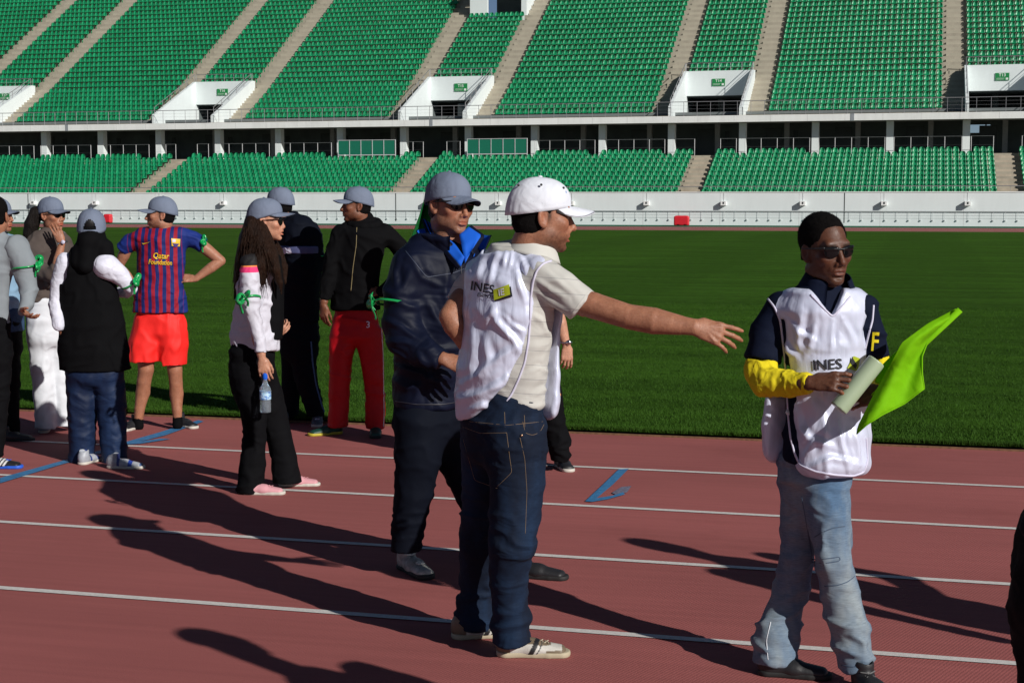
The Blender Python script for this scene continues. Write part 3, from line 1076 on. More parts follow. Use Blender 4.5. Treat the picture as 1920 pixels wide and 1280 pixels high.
class Person:
    def __init__(s, label, base, Z, alpha, group=None, skin='olive'):
        s.Z = Z; s.alpha = alpha
        g = atZ(base, 900, Z); s.loc = np.array([g[0], g[1], 0.0])
        s.M = frame(alpha); s.rz = math.atan2(s.M[1, 0], s.M[0, 0])
        s.root = empty('person', s.loc, s.rz)
        tag(s.root, label, 'person', group)
        s.skin = np.array(SKIN[skin]); s.body = []; s.bvh = {}
        s.T = np.linalg.inv(np.array(Matrix.Translation(Vector(s.loc)) @ Matrix.Rotation(s.rz, 4, 'Z')))
    def J(s, x, y, dz=0.0): return atZ(x, y, s.Z + dz)
    def m(s, px, P): return px * depth(P) / FPX
    def local(s, V): return np.asarray(V) @ s.T[:3, :3].T + s.T[:3, 3]
    def side(s, alpha=None):
        return frame(s.alpha if alpha is None else alpha)[:, 0]
    # --- chains of nodes (x, y, dz, radius px)
    def limb(s, b, nodes, k=.02, flat=1.0):
        P = [s.J(*n[:3]) for n in nodes]; R = [s.m(n[3], p) for n, p in zip(nodes, P)]
        for i in range(len(P) - 1): b.cone(P[i], P[i + 1], R[i], R[i + 1], .008 if i else k)
        return P, R
    def torso(s, b, nodes, q=.62, alpha=None, k=.03, cap=.6):
        """nodes: silhouette half width in px -> ellipse radii for this heading"""
        al = s.alpha if alpha is None else alpha
        a = math.radians(al); c2, s2 = math.cos(a) ** 2, math.sin(a) ** 2
        sd_ = frame(al)[:, 0]
        P, R = [], []
        for n in nodes:
            p = s.J(*n[:3]); w_ = s.m(n[3], p); qq = n[4] if len(n) > 4 else q
            ru = w_ / math.sqrt(c2 + qq * qq * s2)
            P.append(p); R.append((ru, ru * qq))
        for i in range(len(P) - 1): b.ec(P[i], P[i + 1], R[i], R[i + 1], sd_, min(k, .014), cap=cap)
        return P, R
    def put(s, name, V, Fc, mat, parent=None, attr=None, smooth=True, bvh=False):
        if bvh or name in ('shirt', 'jacket', 'vest', 'trousers', 'top', 'shorts'):
            s.bvh[name] = BVHTree.FromPolygons([tuple(v) for v in V], [tuple(int(i) for i in f) for f in Fc])
        return mesh_obj(name, s.local(V), Fc, mat, parent or s.root, attr=attr, smooth=smooth)
    def cloth(s, name, b, mat, h=.009, amp=.006, fs=(6, 6, 14), seed=1, parent=None, fn=None, attrf=None, rel=1, oct=3, folds=None):
        V, Fc = b.build(h)
        V = relax(V, Fc, rel)
        N = vnormals(V, Fc)
        L = s.local(V)
        # creases: ridged noise, stronger across the limb
        if amp:
            wv = fbm(L * np.array(fs) + 1.3 * fbm(L * 2.6, seed + 9, 2)[:, None], seed, 2)
            w2 = fbm(L * np.array(fs) * .55 + 7.7, seed + 5, 1)
            d = amp * (1.2 * np.exp(-(wv / .17) ** 2) - .75 + .8 * w2)
            if fn is not None: d = d * fn(L, V)
            if folds: d = d + creases(s, V, N, folds)
            V = V + N * d[:, None]
        at = attrf(L, V) if attrf else None
        return s.put(name, V, Fc, mat, parent, at)
    def hit(s, px, py, name, off=.003):
        names = name if isinstance(name, (list, tuple)) else [name]
        r, fw = ray(px, py); d = Vector(r).normalized(); best = None
        for nm in names:
            loc, nn, i, dist = s.bvh[nm].ray_cast(Vector(CAMP), d)
            if loc is not None and (best is None or dist < best[1]): best = (loc, dist, nn)
        if best is None: return None
        nn = best[2] if best[2].dot(d) < 0 else -best[2]
        return np.array(best[0] + nn * off * .6 - d * off * .6)
    def line(s, name, pts, on, r, mat, parent=None, off=.0, n=None, closed=False):
        """raised seam or cord laid on a garment"""
        Q = []
        for i in range(len(pts) - 1):
            (x0, y0), (x1, y1) = pts[i], pts[i + 1]
            k = max(2, int(math.hypot(x1 - x0, y1 - y0) / 3))
            for j in range(k):
                t = j / k; Q.append((x0 + (x1 - x0) * t, y0 + (y1 - y0) * t))
        Q.append(pts[-1])
        P = [s.hit(x, y, on, off) for x, y in Q]
        P = [p for p in P if p is not None]
        if len(P) < 2: return None
        P = np.array(P)
        for _ in range(3): P[1:-1] = (P[:-2] + 2 * P[1:-1] + P[2:]) / 4
        V, Fc = tube(P, r)
        return s.put(name, V, Fc, mat, parent)
    def decal(s, name, V2, Fc, on, mat, parent=None, off=.004, smooth=False):
        """flat print applied to the cloth: V2 are points of the print, carried onto the garment's surface"""
        P = [s.hit(x, y, on, off) for x, y in V2]
        ok = [p is not None for p in P]
        Fc = [f for f in Fc if all(ok[i] for i in f)]
        if not Fc: return None
        P = [p if p is not None else np.zeros(3) for p in P]
        return s.put(name, np.array(P), Fc, mat, parent, smooth=smooth)

def tube(P, r, n=7, flat=None):
    P = np.asarray(P, float); N_ = len(P); V = []; r = np.broadcast_to(r, (N_,))
    T = np.gradient(P, axis=0); T /= np.maximum(1e-9, np.linalg.norm(T, axis=1))[:, None]
    u = np.cross(T[0], [0, 0, 1.0]); u = nrm(u if np.linalg.norm(u) > .1 else np.cross(T[0], [0, 1.0, 0]))
    for i in range(N_):
        u = nrm(u - T[i] * (u @ T[i])); w_ = np.cross(T[i], u)
        for j in range(n):
            t = 2 * math.pi * j / n; V.append(P[i] + r[i] * (math.cos(t) * u + math.sin(t) * w_))
    Fc = [(i * n + j, i * n + (j + 1) % n, (i + 1) * n + (j + 1) % n, (i + 1) * n + j) for i in range(N_ - 1) for j in range(n)]
    a = len(V); V.append(P[0]); V.append(P[-1])
    Fc += [(a, (j + 1) % n, j, j) for j in range(n)]
    Fc += [(a + 1, (N_ - 1) * n + j, (N_ - 1) * n + (j + 1) % n, (N_ - 1) * n + (j + 1) % n) for j in range(n)]
    Fc = [tuple(dict.fromkeys(f)) for f in Fc]
    return np.array(V), Fc

def ribbon_strip(P, width, nrmv, thick=.0012):
    """a band of given width along P, with a little thickness"""
    P = np.asarray(P, float); T = np.gradient(P, axis=0); V = []; n = len(P)
    for i in range(n):
        t = nrm(T[i]); nv = nrmv[i] if isinstance(nrmv, list) else nrmv
        w_ = nrm(np.cross(t, nv)) * width / 2; o = nrm(np.cross(w_, t)) * thick
        V += [P[i] - w_ - o, P[i] + w_ - o, P[i] + w_ + o, P[i] - w_ + o]
    Fc = []
    for i in range(n - 1):
        a = 4 * i
        for j in range(4): Fc.append((a + j, a + (j + 1) % 4, a + 4 + (j + 1) % 4, a + 4 + j))
    Fc += [(3, 2, 1, 0), (4 * n - 4, 4 * n - 3, 4 * n - 2, 4 * n - 1)]
    return np.array(V), Fc

def armband(p, c, axis, r, out, size=1.0, band=True, seed=1):
    size = size * .78
    """green ribbon tied round a sleeve with a bow: c centre, axis along the arm, out = direction of the bow"""
    axis = nrm(axis); out = nrm(np.array(out) - axis * (np.array(out) @ axis)); u = np.cross(axis, out)
    if band:
        Q = [c + (r + .004) * (math.cos(t) * out + math.sin(t) * u) + axis * .006 * math.sin(2 * t) for t in np.linspace(0, 2 * math.pi, 26)]
        nv = [nrm(q - c) for q in Q]
        V, Fc = ribbon_strip(Q, .012 * size, nv, .0022)
        ob = p.put('ribbon_band', V, Fc, M_ribbon)
    k = c + (r + .012) * out
    Vs, Fs = [], []
    rr = random.Random(seed)
    def add(V, Fc):
        n = sum(len(v) for v in Vs); Vs.append(V); Fs.extend([tuple(i + n for i in f) for f in Fc])
    for sgn in (1, -1):
        Q = []
        for t in np.linspace(0, 2 * math.pi, 18):
            Q.append(k + size * (u * sgn * (.022 * (1 - math.cos(t))) * .9 + axis * .017 * math.sin(t) * (1 + .3 * sgn) + out * (.010 * (1 - math.cos(t)))) + axis * sgn * .010 * (1 - math.cos(t)) * size)
        add(*ribbon_strip(Q, .027 * size, out + .5 * axis * sgn + .6 * u, .0014))
        Q = [k + size * (u * sgn * (.018 * t + .012 * math.sin(3 * t)) - UP * (.052 * t) * (1.1 + .3 * sgn) + out * .010 * math.sin(4 * t)) for t in np.linspace(0, 1.3, 12)]
        add(*ribbon_strip(Q, .017 * size, out + .3 * u, .0014))
    V = np.concatenate(Vs)
    ob = p.put('ribbon_bow', V, Fs, M_ribbon)
    b = Blob(); b.ell(k, (.009 * size,) * 3); V, Fc = b.build(.003); p.put('ribbon_knot', V, Fc, M_ribbon, ob)

# ------------------------------------------------------------------ head (work in cm, x right, y face, z up; eyes at z = 0)
def head(p, c, alpha, pitch=0, roll=0, size=1.0, neck=None, neckr=5.6, beard=0.0, beardc=(.35, .3, .28), female=False, open_mouth=0.0, jaw=1.0, thin=1.0, nose=1.0, tint=None, earh=1.0, brow=1.0, lips=(.95, .50, .48), h=.33, wrinkle=0.0):
    M = frame(alpha, pitch, roll); s_ = size / 100.0
    b = Blob(); f = 0.86 if female else 1.0
    b.ell((0, -1.6, 4.0), (7.4 * thin, 9.2, 8.0))
    b.ell((0, 2.6, -1.5), (6.5 * thin, 6.3, 8.0), 2.2)
    b.ell((0, 3.0, -6.6), (5.5 * thin * jaw * f, 5.4, 4.3), 2.4)
    b.ell((0, 6.9, -9.7), (2.5 * f, 1.8, 1.7), 2.0)
    for x in (-1, 1):
        b.ell((x * 4.9 * thin * jaw * f, .2, -6.4), (1.5, 2.6, 2.4), 2.6)          # angle of the jaw
        b.ell((x * 4.3 * thin, 6.0, -2.2), (2.1, 1.9, 1.7), 2.0)                     # cheekbone
    b.cone((-3.4, 7.3, 2.3), (3.4, 7.3, 2.3), 1.25 * f, 1.25 * f, 1.6)                # brow
    for x in (-1, 1): b.ell((x * 3.15, 9.4, .1), (1.9, 1.7, 1.25), 1.1, op='d')
    for x in (-1, 1):
        b.ell((x * 3.15, 7.15, .0), (1.35, 1.25, 1.2), .25)
        b.cone((x * 1.9, 8.25, .75), (x * 4.5, 7.45, .75), .34, .32, .3)              # upper lid
    nl = 1.0 if not female else .86
    b.cone((0, 8.3, 1.3), (0, 10.3 * 1.0 + (nose - 1) * 4 - (1 - nl) * 5, -3.1), .62, 1.05 * nl, 1.0)
    b.ell((0, 10.35 + (nose - 1) * 4 - (1 - nl) * 5, -3.5), (1.05 * nl, 1.15, .95), .6)
    for x in (-1, 1): b.ell((x * 1.35 * nl, 9.15, -3.95), (.85, 1.0, .75), .5)
    for x in (-1, 1): b.ell((x * .65 * nl, 9.75, -4.6), (.38, .55, .35), .2, op='d')
    b.ell((0, 8.1, -5.6), (2.8, 1.2, 1.8), 1.4)                                        # mouth mound
    b.ell((0, 8.95, -6.15), (2.2, .72, .48), .35)
    b.ell((0, 8.8, -7.25 - open_mouth), (2.0, .85, .58), .35)
    b.cone((-2.1, 9.35, -6.65 - open_mouth * .45), (2.1, 9.35, -6.65 - open_mouth * .45), .28 + open_mouth * .45, .28 + open_mouth * .45, .2, op='d')
    b.ell((0, 8.6, -8.5 - open_mouth * .5), (1.6, .6, .5), .8, op='d')
    for x in (-1, 1):
        b.cone((x * 1.9, 9.3, -3.6), (x * 3.0, 8.5, -6.6), .16, .22, .55, op='d')     # crease from nose to mouth
        b.cone((x * 1.6, 9.0, -1.5), (x * 4.2, 7.9, -1.9), .12, .12, .6, op='d')     # under the eye
        Me = frame_local(x * 18, 12)
        b.ell((x * 7.3 * thin, -.9, -.9), (.75, 1.9 * earh, 3.1 * earh), .6, M=Me)
        b.ell((x * 8.1 * thin, -.5, -.4), (.75, 1.05, 1.8), .3, M=Me, op='d'); b.ell((x * 7.95 * thin, -.1, -1.4), (.4, .7, .8), .2, op='d')
        b.ell((x * 7.35 * thin, -.2, -3.2), (.6, .9, .9), .4)
    Mi = np.linalg.inv(M)
    if neck is not None:
        nb = Mi @ (np.asarray(neck) - c) / s_
    else: nb = np.array([0, -3.0, -18.0])
    b.ec((0, -2.2, -6.0), nb, (neckr * .98, neckr * 1.02), (neckr * 1.12, neckr * 1.05), (1, 0, 0), 1.6, cap=.7)
    if not female: b.ell(np.array((0, 2.2, -10.5)) * .6 + nb * .4 + (0, 1.8, 0), (1.0, 1.2, 1.3), 1.2)
    V, Fc = b.build(h)
    V = relax(V, Fc, 1, .4)
    x, y, z = V.T
    col = np.tile(p.skin if tint is None else np.array(tint), (len(V), 1))
    def blend(mask, c2):
        nonlocal col
        mk = np.clip(mask, 0, 1)[:, None]; col = col * (1 - mk) + np.array(c2) * mk
    sk = col[0].copy()
    # ruddier cheeks, nose and ears
    g = lambda cx, cy, cz, r: np.exp(-(((np.abs(x) - cx) / r) ** 2 + ((y - cy) / r) ** 2 + ((z - cz) / r) ** 2))
    blend(.35 * g(4.5, 7, -3, 2.6) + .35 * g(0, 10.5, -3.5, 1.6) + .3 * g(7.5, -1, -1, 2.5), sk * (1.12, .80, .74))
    if beard:
        nz = vnoise(V * 2.0, 4) * .25 + .85
        ba = 1 / (1 + np.exp(-(-(z + 4.6 + .22 * (y - 4)) * 1.6)))        # below a line from ear to upper lip
        ba *= 1 / (1 + np.exp(-(y - .3) * 1.2)) * (z > -12.5)
        ba *= 1 - np.exp(-((x / 2.4) ** 2 + ((z + 6.6) / .9) ** 2)) * (y > 7.5)
        ba *= 1 - .7 * np.exp(-(((np.abs(x) - 4.2) / 1.8) ** 2 + ((z + 4.2) / 1.6) ** 2))
        blend(beard * ba * nz, np.array(beardc) * sk + np.array(beardc) * .01)
        side_ = np.exp(-(((np.abs(x) - 6.8) / 1.4) ** 2 + ((y - 1.2) / .9) ** 2 + ((z - .2) / 2.6) ** 2))
        blend(side_ * beard * .95, np.array((.014, .011, .009)))
    bw = np.exp(-((z - 2.25 + .12 * (np.abs(x) - 3) ** 2) / .42) ** 2) * (np.abs(x) > 1.1) * (np.abs(x) < 5.6) * (y > 5)
    blend(bw * .85 * brow, np.array((.02, .014, .01)))
    lp = np.exp(-((x / 2.3) ** 2) ** 2 - ((z + 6.7 + open_mouth * .5) / (.95 + open_mouth * .5)) ** 4) * (y > 8.0)
    blend(lp * .8, sk * np.array(lips) * (1.0 if sk[0] > .15 else 1.4))
    if open_mouth: blend(np.exp(-(x / 1.7) ** 4 - ((z + 6.6 + open_mouth * .45) / .4) ** 4) * (y > 7.5) * (y < 9.1), (.03, .01, .01))
    blend(((np.exp(-(((np.abs(x) - 3.15) / 1.25) ** 4 + ((z - .05) / .5) ** 4)) > .35) * (y > 7.6)).astype(float) * .95, (.45, .42, .40))
    blend(((((np.abs(x) - 3.15) / .62) ** 2 + ((z - .05) / .62) ** 2 < 1) * (y > 7.8)).astype(float), (.02, .012, .008))
    W = c + (V * s_) @ M.T
    p.body.append((W, Fc, col))
    p.hM, p.hc, p.hs = M, np.asarray(c), s_
    return M

def frame_local(az, tilt=0):
    a, t = math.radians(az), math.radians(tilt)
    Rz = np.array([[math.cos(a), -math.sin(a), 0], [math.sin(a), math.cos(a), 0], [0, 0, 1]])
    Rx = np.array([[1, 0, 0], [0, math.cos(t), -math.sin(t)], [0, math.sin(t), math.cos(t)]])
    return Rz @ Rx

def creases(p, V, N, folds):
    """hand-placed folds: each is a line across the garment (surveyed points), a width and a height in metres"""
    rel = V - CAMP; zf = rel @ CF; up = rel[:, 2]; xr = rel @ CR
    F_ = zf * math.cos(PITCH) - up * math.sin(PITCH); U = zf * math.sin(PITCH) + up * math.cos(PITCH)
    px = 960 + FPX * xr / F_; py = 640 - FPX * U / F_
    front = np.clip(-(N @ CF) * 3 + .6, 0, 1)
    d = np.zeros(len(V))
    for pts, w_, h_ in folds:
        best = np.full(len(V), 1e9); sgn = np.zeros(len(V)); n_ = len(pts) - 1; tt = np.zeros(len(V))
        for i in range(n_):
            a = np.array(pts[i], float); b = np.array(pts[i + 1], float); ab = b - a
            t = np.clip(((px - a[0]) * ab[0] + (py - a[1]) * ab[1]) / (ab @ ab), 0, 1)
            dx = px - a[0] - t * ab[0]; dy = py - a[1] - t * ab[1]; q = np.hypot(dx, dy)
            s_ = np.sign(dx * ab[1] - dy * ab[0]); m = q < best
            best[m] = q[m]; sgn[m] = s_[m]; tt[m] = (i + t[m]) / n_
        fade = np.sin(np.pi * np.clip(tt, .04, .96)) ** .6
        x = best * sgn / w_
        d += h_ * fade * (np.exp(-x * x) - .55 * np.exp(-((x - 1.5) / .9) ** 2))
    return d * front

def hput(p, name, V, Fc, mat, parent=None, attr=None, smooth=True):
    W = p.hc + (np.asarray(V) * p.hs) @ p.hM.T
    return p.put(name, W, Fc, mat, parent, attr, smooth)

def short_hair(p, mat, line=4.6, side=.35, back=-6.5, thick=.45, h=.35, thin=1.0, name='hair', full=False, rough=.25, capped=True):
    b = Blob()
    b.ell((0, -1.7, 4.1), (7.4 * thin + thick, 9.2 + thick, 8.0 + thick))
    b.ell((0, -2.8, -2.5), (6.3 * thin + side, 6.4 + side, 5.5), 1.6)
    b.half((0, 0, back), (0, 0, -1), .6)
    if capped: b.half((0, 0, 4.6), (0, 0, 1), .6)
    if not full:
        if capped: b.ell((0, 9.6, -1.0 + line - 4.6), (7.1, 7.0, 7.9), .4, op='d')
        else:
            b.box((0, 9.2, line + 2.0 - 9.0), frame_local(0, -14), (6.3, 5.6, 9.0), k=.5, rnd=3.0)
            b.ell((0, 9.0, 3.0), (6.9, 3.6, 4.6), .5, op='d')       # face
        b.box((0, 7.2, -6.5), np.eye(3), (12, 6.6, 5.2), k=.4)                 # in front of the ears, below the temple
        for x in (-1, 1): b.ell((x * 8.0, -.4, -1.6), (2.2, 2.5, 3.4), .4, op='d')
    V, Fc = b.build(h); V = relax(V, Fc, 1)
    N = vnormals(V, Fc); V = V + N * (rough * fbm(V * .9, 3, 3))[:, None]
    o = hput(p, name, V, Fc, mat)
    # short hairs standing off the scalp
    rng = np.random.default_rng(5); n_ = 5000 if not capped else 2200
    i = rng.integers(0, len(V), n_); q = V[i]; nn = nrm_rows(N[i] + rng.normal(0, .55, (n_, 3))); t = nrm_rows(np.cross(nn, rng.normal(0, 1, (n_, 3))))
    L_ = rng.uniform(.25, .6, n_)[:, None]; wd = .045
    T = np.stack([q - t * wd - nn * .1, q + t * wd - nn * .1, q + nn * L_], 1).reshape(-1, 3)
    hput(p, 'short_hairs', T, np.arange(3 * n_).reshape(-1, 3), mat, o, smooth=False)
    return o

def nrm_rows(a): return a / np.maximum(1e-9, np.linalg.norm(a, axis=1))[:, None]

def cap(p, mat, under=None, tilt=0.0, front=3.6, back=-.8, brim=7.2, lift=0.0, width=1.0, opening=False, droop=1.0, yaw=0.0, puff=1.0):
    """baseball cap: six-panel dome, stitched seams, button, curved brim"""
    nphi, nt = 96, 26
    V, Fc = [], []
    a = math.radians(yaw)
    def pt(phi, t, off=0.0):
        # phi: 0 = front (y+), t: 0 top .. 1 rim
        th = t * math.pi / 2
        rz = front + (back - front) * (1 - math.cos(phi)) / 2
        x = (8.3 * width + off) * math.sin(th) ** .86 * math.sin(phi); y = (10.6 + off) * math.sin(th) ** .86 * math.cos(phi) - 1.4
        ztop = 12.9 + lift + off
        z = rz + (ztop - rz) * max(0.0, math.cos(th)) ** .80 * puff
        seam = 1 - .013 * sum(math.exp(-(((phi - s_ + math.pi) % (2 * math.pi) - math.pi) / .035) ** 2) for s_ in [math.pi / 6 + k * math.pi / 3 for k in range(6)] + [0]) * math.sin(th)
        wob = .10 * math.sin(3 * phi + 1) * math.sin(2 * th)
        x, y = x * seam, (y + 1.4) * seam - 1.4
        return (x * math.cos(a) + y * math.sin(a), -x * math.sin(a) + y * math.cos(a), z + wob)
    for L, off in ((0, 0.0), (1, -.32)):
        for j in range(nt + 1):
            for i in range(nphi):
                V.append(pt(2 * math.pi * i / nphi, j / nt, off if j < nt or L == 0 else off))
    base = (nt + 1) * nphi
    def hole(i, j):
        if not opening: return False
        phi = 2 * math.pi * (i + .5) / nphi; d = (phi - math.pi) / .50; t = (j + .5) / nt
        return d * d + ((1.02 - t) / .36) ** 2 < 1 and t < .93
    for j in range(nt):
        for i in range(nphi):
            if hole(i, j): continue
            q = (j * nphi + i, j * nphi + (i + 1) % nphi, (j + 1) * nphi + (i + 1) % nphi, (j + 1) * nphi + i)
            Fc.append(tuple(reversed(q))); Fc.append(tuple(base + k_ for k_ in q))
    for i in range(nphi):
        q = (nt * nphi + i, nt * nphi + (i + 1) % nphi, base + nt * nphi + (i + 1) % nphi, base + nt * nphi + i); Fc.append(tuple(reversed(q)))
    o = hput(p, 'cap', V, Fc, mat)
    # brim
    nb, nr = 40, 12; W = []; F2 = []
    PH = math.radians(62)
    for L in (0, 1):
        for j in range(nr + 1):
            r = j / nr
            for i in range(nb + 1):
                u = -1 + 2 * i / nb; phi = u * PH
                rz = front + (back - front) * (1 - math.cos(phi)) / 2
                x0 = 8.2 * width * math.sin(phi); y0 = 10.4 * math.cos(phi) - 1.4
                ext = brim * (1 - abs(u) ** 2.6) ** .62
                x = x0 * (1 - .05 * r); y = y0 + ext * r
                z = rz + .25 - droop * (.9 * r ** 1.5) - droop * 3.0 * abs(x / 7.6) ** 2.0 * r ** .6 * (1 - abs(u) ** 5) - L * (.28 if 0 < j else .2)
                W.append((x * math.cos(a) + y * math.sin(a), -x * math.sin(a) + y * math.cos(a), z))
    n1 = (nr + 1) * (nb + 1)
    mi = []
    for j in range(nr):
        for i in range(nb):
            q = (j * (nb + 1) + i, j * (nb + 1) + i + 1, (j + 1) * (nb + 1) + i + 1, (j + 1) * (nb + 1) + i)
            F2.append(q); mi.append(0); F2.append(tuple(n1 + k_ for k_ in reversed(q))); mi.append(1)
    for i in range(nb):
        a_ = nr * (nb + 1) + i; F2.append((a_, n1 + a_, n1 + a_ + 1, a_ + 1)); mi.append(0)
    W_ = p.hc + (np.array(W) * p.hs) @ p.hM.T
    mesh_obj('brim', p.local(W_), F2, None, o, mats=[mat, under or M_capunder], fmat=mi)
    b = Blob(); zt = pt(0, 0)[2]; q = pt(0, 0); b.ell((q[0], q[1], q[2] + .1), (.75, .75, .4)); Vb, Fb = b.build(.15); hput(p, 'cap_button', Vb, Fb, mat, o)
    return o

def shades(p, mat=None, z=-.1, w=1.0, y=9.3, lh=2.1, shape=1.0, lens=None, rim=.22):
    mat = mat or M_black
    b = Blob()
    for s_ in (-1, 1):
        b.cone((s_ * .9, y + .5, z + .9), (s_ * 5.6 * w, y - 1.3, z + 1.35), rim + .12, rim + .16, .2)
        b.cone((s_ * 5.7 * w, y - 1.3, z + 1.3), (s_ * 7.2, y - 3.6, z + 1.1), rim + .14, rim + .1, .2)
        b.cone((s_ * 7.2, y - 3.6, z + 1.1), (s_ * 7.75, -1.0, z + .6), rim + .1, rim, .2)
        b.cone((s_ * .9, y + .5, z + .9), (s_ * 1.15, y + .2, z - .6), rim, rim, .2)
    b.cone((-.9, y + .5, z + .9), (.9, y + .5, z + .9), rim + .05, rim + .05, .2)
    V, Fc = b.build(.14)
    o = hput(p, 'sunglasses', V, Fc, mat)
    for s_ in (-1, 1):
        b = Blob(); M = frame_local(-s_ * 17)
        b.ell((s_ * 3.25 * w, y - .45, z - .1), (2.65 * w, .32, lh), M=M)
        b.box((s_ * 3.2, y - .3, z + 1.1), M, (2.3 * w, .22, .5), k=.5, op='u', rnd=.1)
        V, Fc = b.build(.16); hput(p, 'lens', V, Fc, lens or M_lensb, o)
    return o

# ------------------------------------------------------------------ hand and forearm (cm; wrist at 0, fingers +y, thumb side +x, back of hand +z)
def hand(p, wrist, fdir, back, right=True, size=1.0, curl=(25, 25, 28, 32), spread=(6, 2, -3, -8), thumb=(35, 20), elbow=None, er=None, wr=2.9, up=None, ur=None, h=.30, thumbcurl=(12, 18), tint=None, nails=True):
    y = nrm(fdir); z = np.array(back, float); z = nrm(z - y * (z @ y)); x = np.cross(y, z)
    sx = 1.0 if right is True else -1.0
    # right hand: looking at the back with fingers up the thumb is on the left, so thumb side = -x for right
    x = x * (-1 if right else 1)
    M = np.stack([x, y, z], 1); s_ = size / 100.0
    b = Blob()
    b.ec((.1, -.2, 0), (.3, 3.0, 0), (wr * .95, wr * .72), (3.5, 1.5), (1, 0, 0), .25)
    b.ec((.3, 2.5, .05), (.1, 8.0, .1), (3.45, 1.5), (3.95, 1.2), (1, 0, 0), .3, cap=1.0)
    for i_ in range(4): b.cone((.5 + .35 * (1.5 - i_), 3.2, 1.0), ((3.05, 1.05, -.95, -2.85)[i_], (7.6, 8.2, 7.9, 7.0)[i_], 1.0), .22, .42, .5)
    b.ell((2.4, 3.0, -.9), (1.6, 2.8, 1.3), 1.0)
    tips = []
    bx = (3.05, 1.05, -.95, -2.85); by = (8.3, 8.9, 8.6, 7.7); Ls = (7.2, 8.0, 7.5, 5.9); rr = (.86, .9, .86, .74)
    for i in range(4):
        a = math.radians(spread[i]); c = curl[i] if not isinstance(curl[i], (tuple, list)) else None
        cs = (c * .8, c * 1.2, c * .8) if c is not None else curl[i]
        P = np.array((bx[i], by[i] - 1.2, .15)); ang = 0; r0 = rr[i]
        b.cone(P, (bx[i] , by[i], .1), r0 * 1.1, r0 * 1.05, .5)
        P = np.array((bx[i], by[i], .1))
        for j, fr in enumerate((.44, .31, .25)):
            ang += math.radians(cs[j]); L = Ls[i] * fr
            d = np.array((math.sin(a) * math.cos(ang), math.cos(a) * math.cos(ang), -math.sin(ang)))
            Q = P + d * L; r1 = r0 * (.92 if j < 2 else .80)
            b.cone(P, Q, r0, r1, .22 if j else .35); 
            if j < 2: b.ball(Q, r1 * 1.06, .15)
            P, r0 = Q, r1
        tips.append((P, d))
    a = math.radians(thumb[0]); dn = math.radians(thumb[1])
    P = np.array((2.6, 2.2, -.5)); d = np.array((math.sin(a) * math.cos(dn), math.cos(a) * math.cos(dn), -math.sin(dn)))
    r0 = 1.35
    for j, (L, r1) in enumerate(((4.0, 1.1), (3.1, .95), (2.4, .72))):
        if j:
            t = math.radians(thumbcurl[j - 1])
            d = nrm(d + np.array((-math.sin(t), .25 * math.sin(t), -.35 * math.sin(t))))
        Q = P + d * L; b.cone(P, Q, r0, r1, .5 if j == 0 else .25); P, r0 = Q, r1
    tips.append((P, d))
    Mi = M.T
    if elbow is not None:
        e = Mi @ (np.asarray(elbow) - wrist) / s_
        er_ = er if er else 4.2
        mid = e * .62
        b.ec((.1, -.3, 0), mid * .35, (wr * .95, wr * .74), (wr * 1.08, wr * .92), (1, 0, 0), .3)
        b.ec(mid * .35, mid, (wr * 1.12, wr * .95), (er_ * .97, er_ * .95), (1, 0, 0), .15)
        b.ec(mid, e, (er_ * .97, er_ * .95), (er_ * .92, er_ * .9), (1, 0, 0), .15)
        if up is not None:
            u_ = Mi @ (np.asarray(up) - wrist) / s_; ur_ = ur or er_ * 1.15
            b.cone(e, e * .45 + u_ * .55, er_ * .90, ur_ * .98, .2); b.cone(e * .45 + u_ * .55, u_, ur_ * .98, ur_ * 1.0, .2)
    V, Fc = b.build(h); V = relax(V, Fc, 1, .35)
    col = np.tile(p.skin if tint is None else np.array(tint), (len(V), 1))
    sk = col[0].copy()
    for (P, d) in tips:
        dd = np.linalg.norm(V - P, axis=1)
        m = np.exp(-(dd / 1.3) ** 2)[:, None] * .4
        col = col * (1 - m) + sk * np.array((1.2, .95, .92)) * m
    if sk[0] < .15:     # paler palms
        m = (1 / (1 + np.exp(-(-V[:, 2] - 1.0) * 3)) * (V[:, 1] > 0))[:, None] * .75
        col = col * (1 - m) + sk * np.array((3.0, 2.8, 2.5)) * m
    W = wrist + (V * s_) @ M.T
    if right is True: Fc = Fc[:, ::-1]
    p.body.append((W, Fc, col))
    return M, s_

def inner(p, pts, h=.02):
    """the hidden part of the body that joins head, arms and legs under the clothes: pts = list of chains [(pos, radius m)...]"""
    b = Blob()
    for ch in pts:
        for i in range(len(ch) - 1): b.cone(ch[i][0], ch[i + 1][0], ch[i][1], ch[i + 1][1], .02)
    V, Fc = b.build(h)
    p.body.append((V, Fc, np.tile(p.skin, (len(V), 1))))

def finish(p):
    V, Fc = joinm(*[(a, b) for a, b, c in p.body])
    col = np.concatenate([c for a, b, c in p.body])
    o = p.put('body', V, Fc, M_skin, attr=col, bvh=True)
    return o

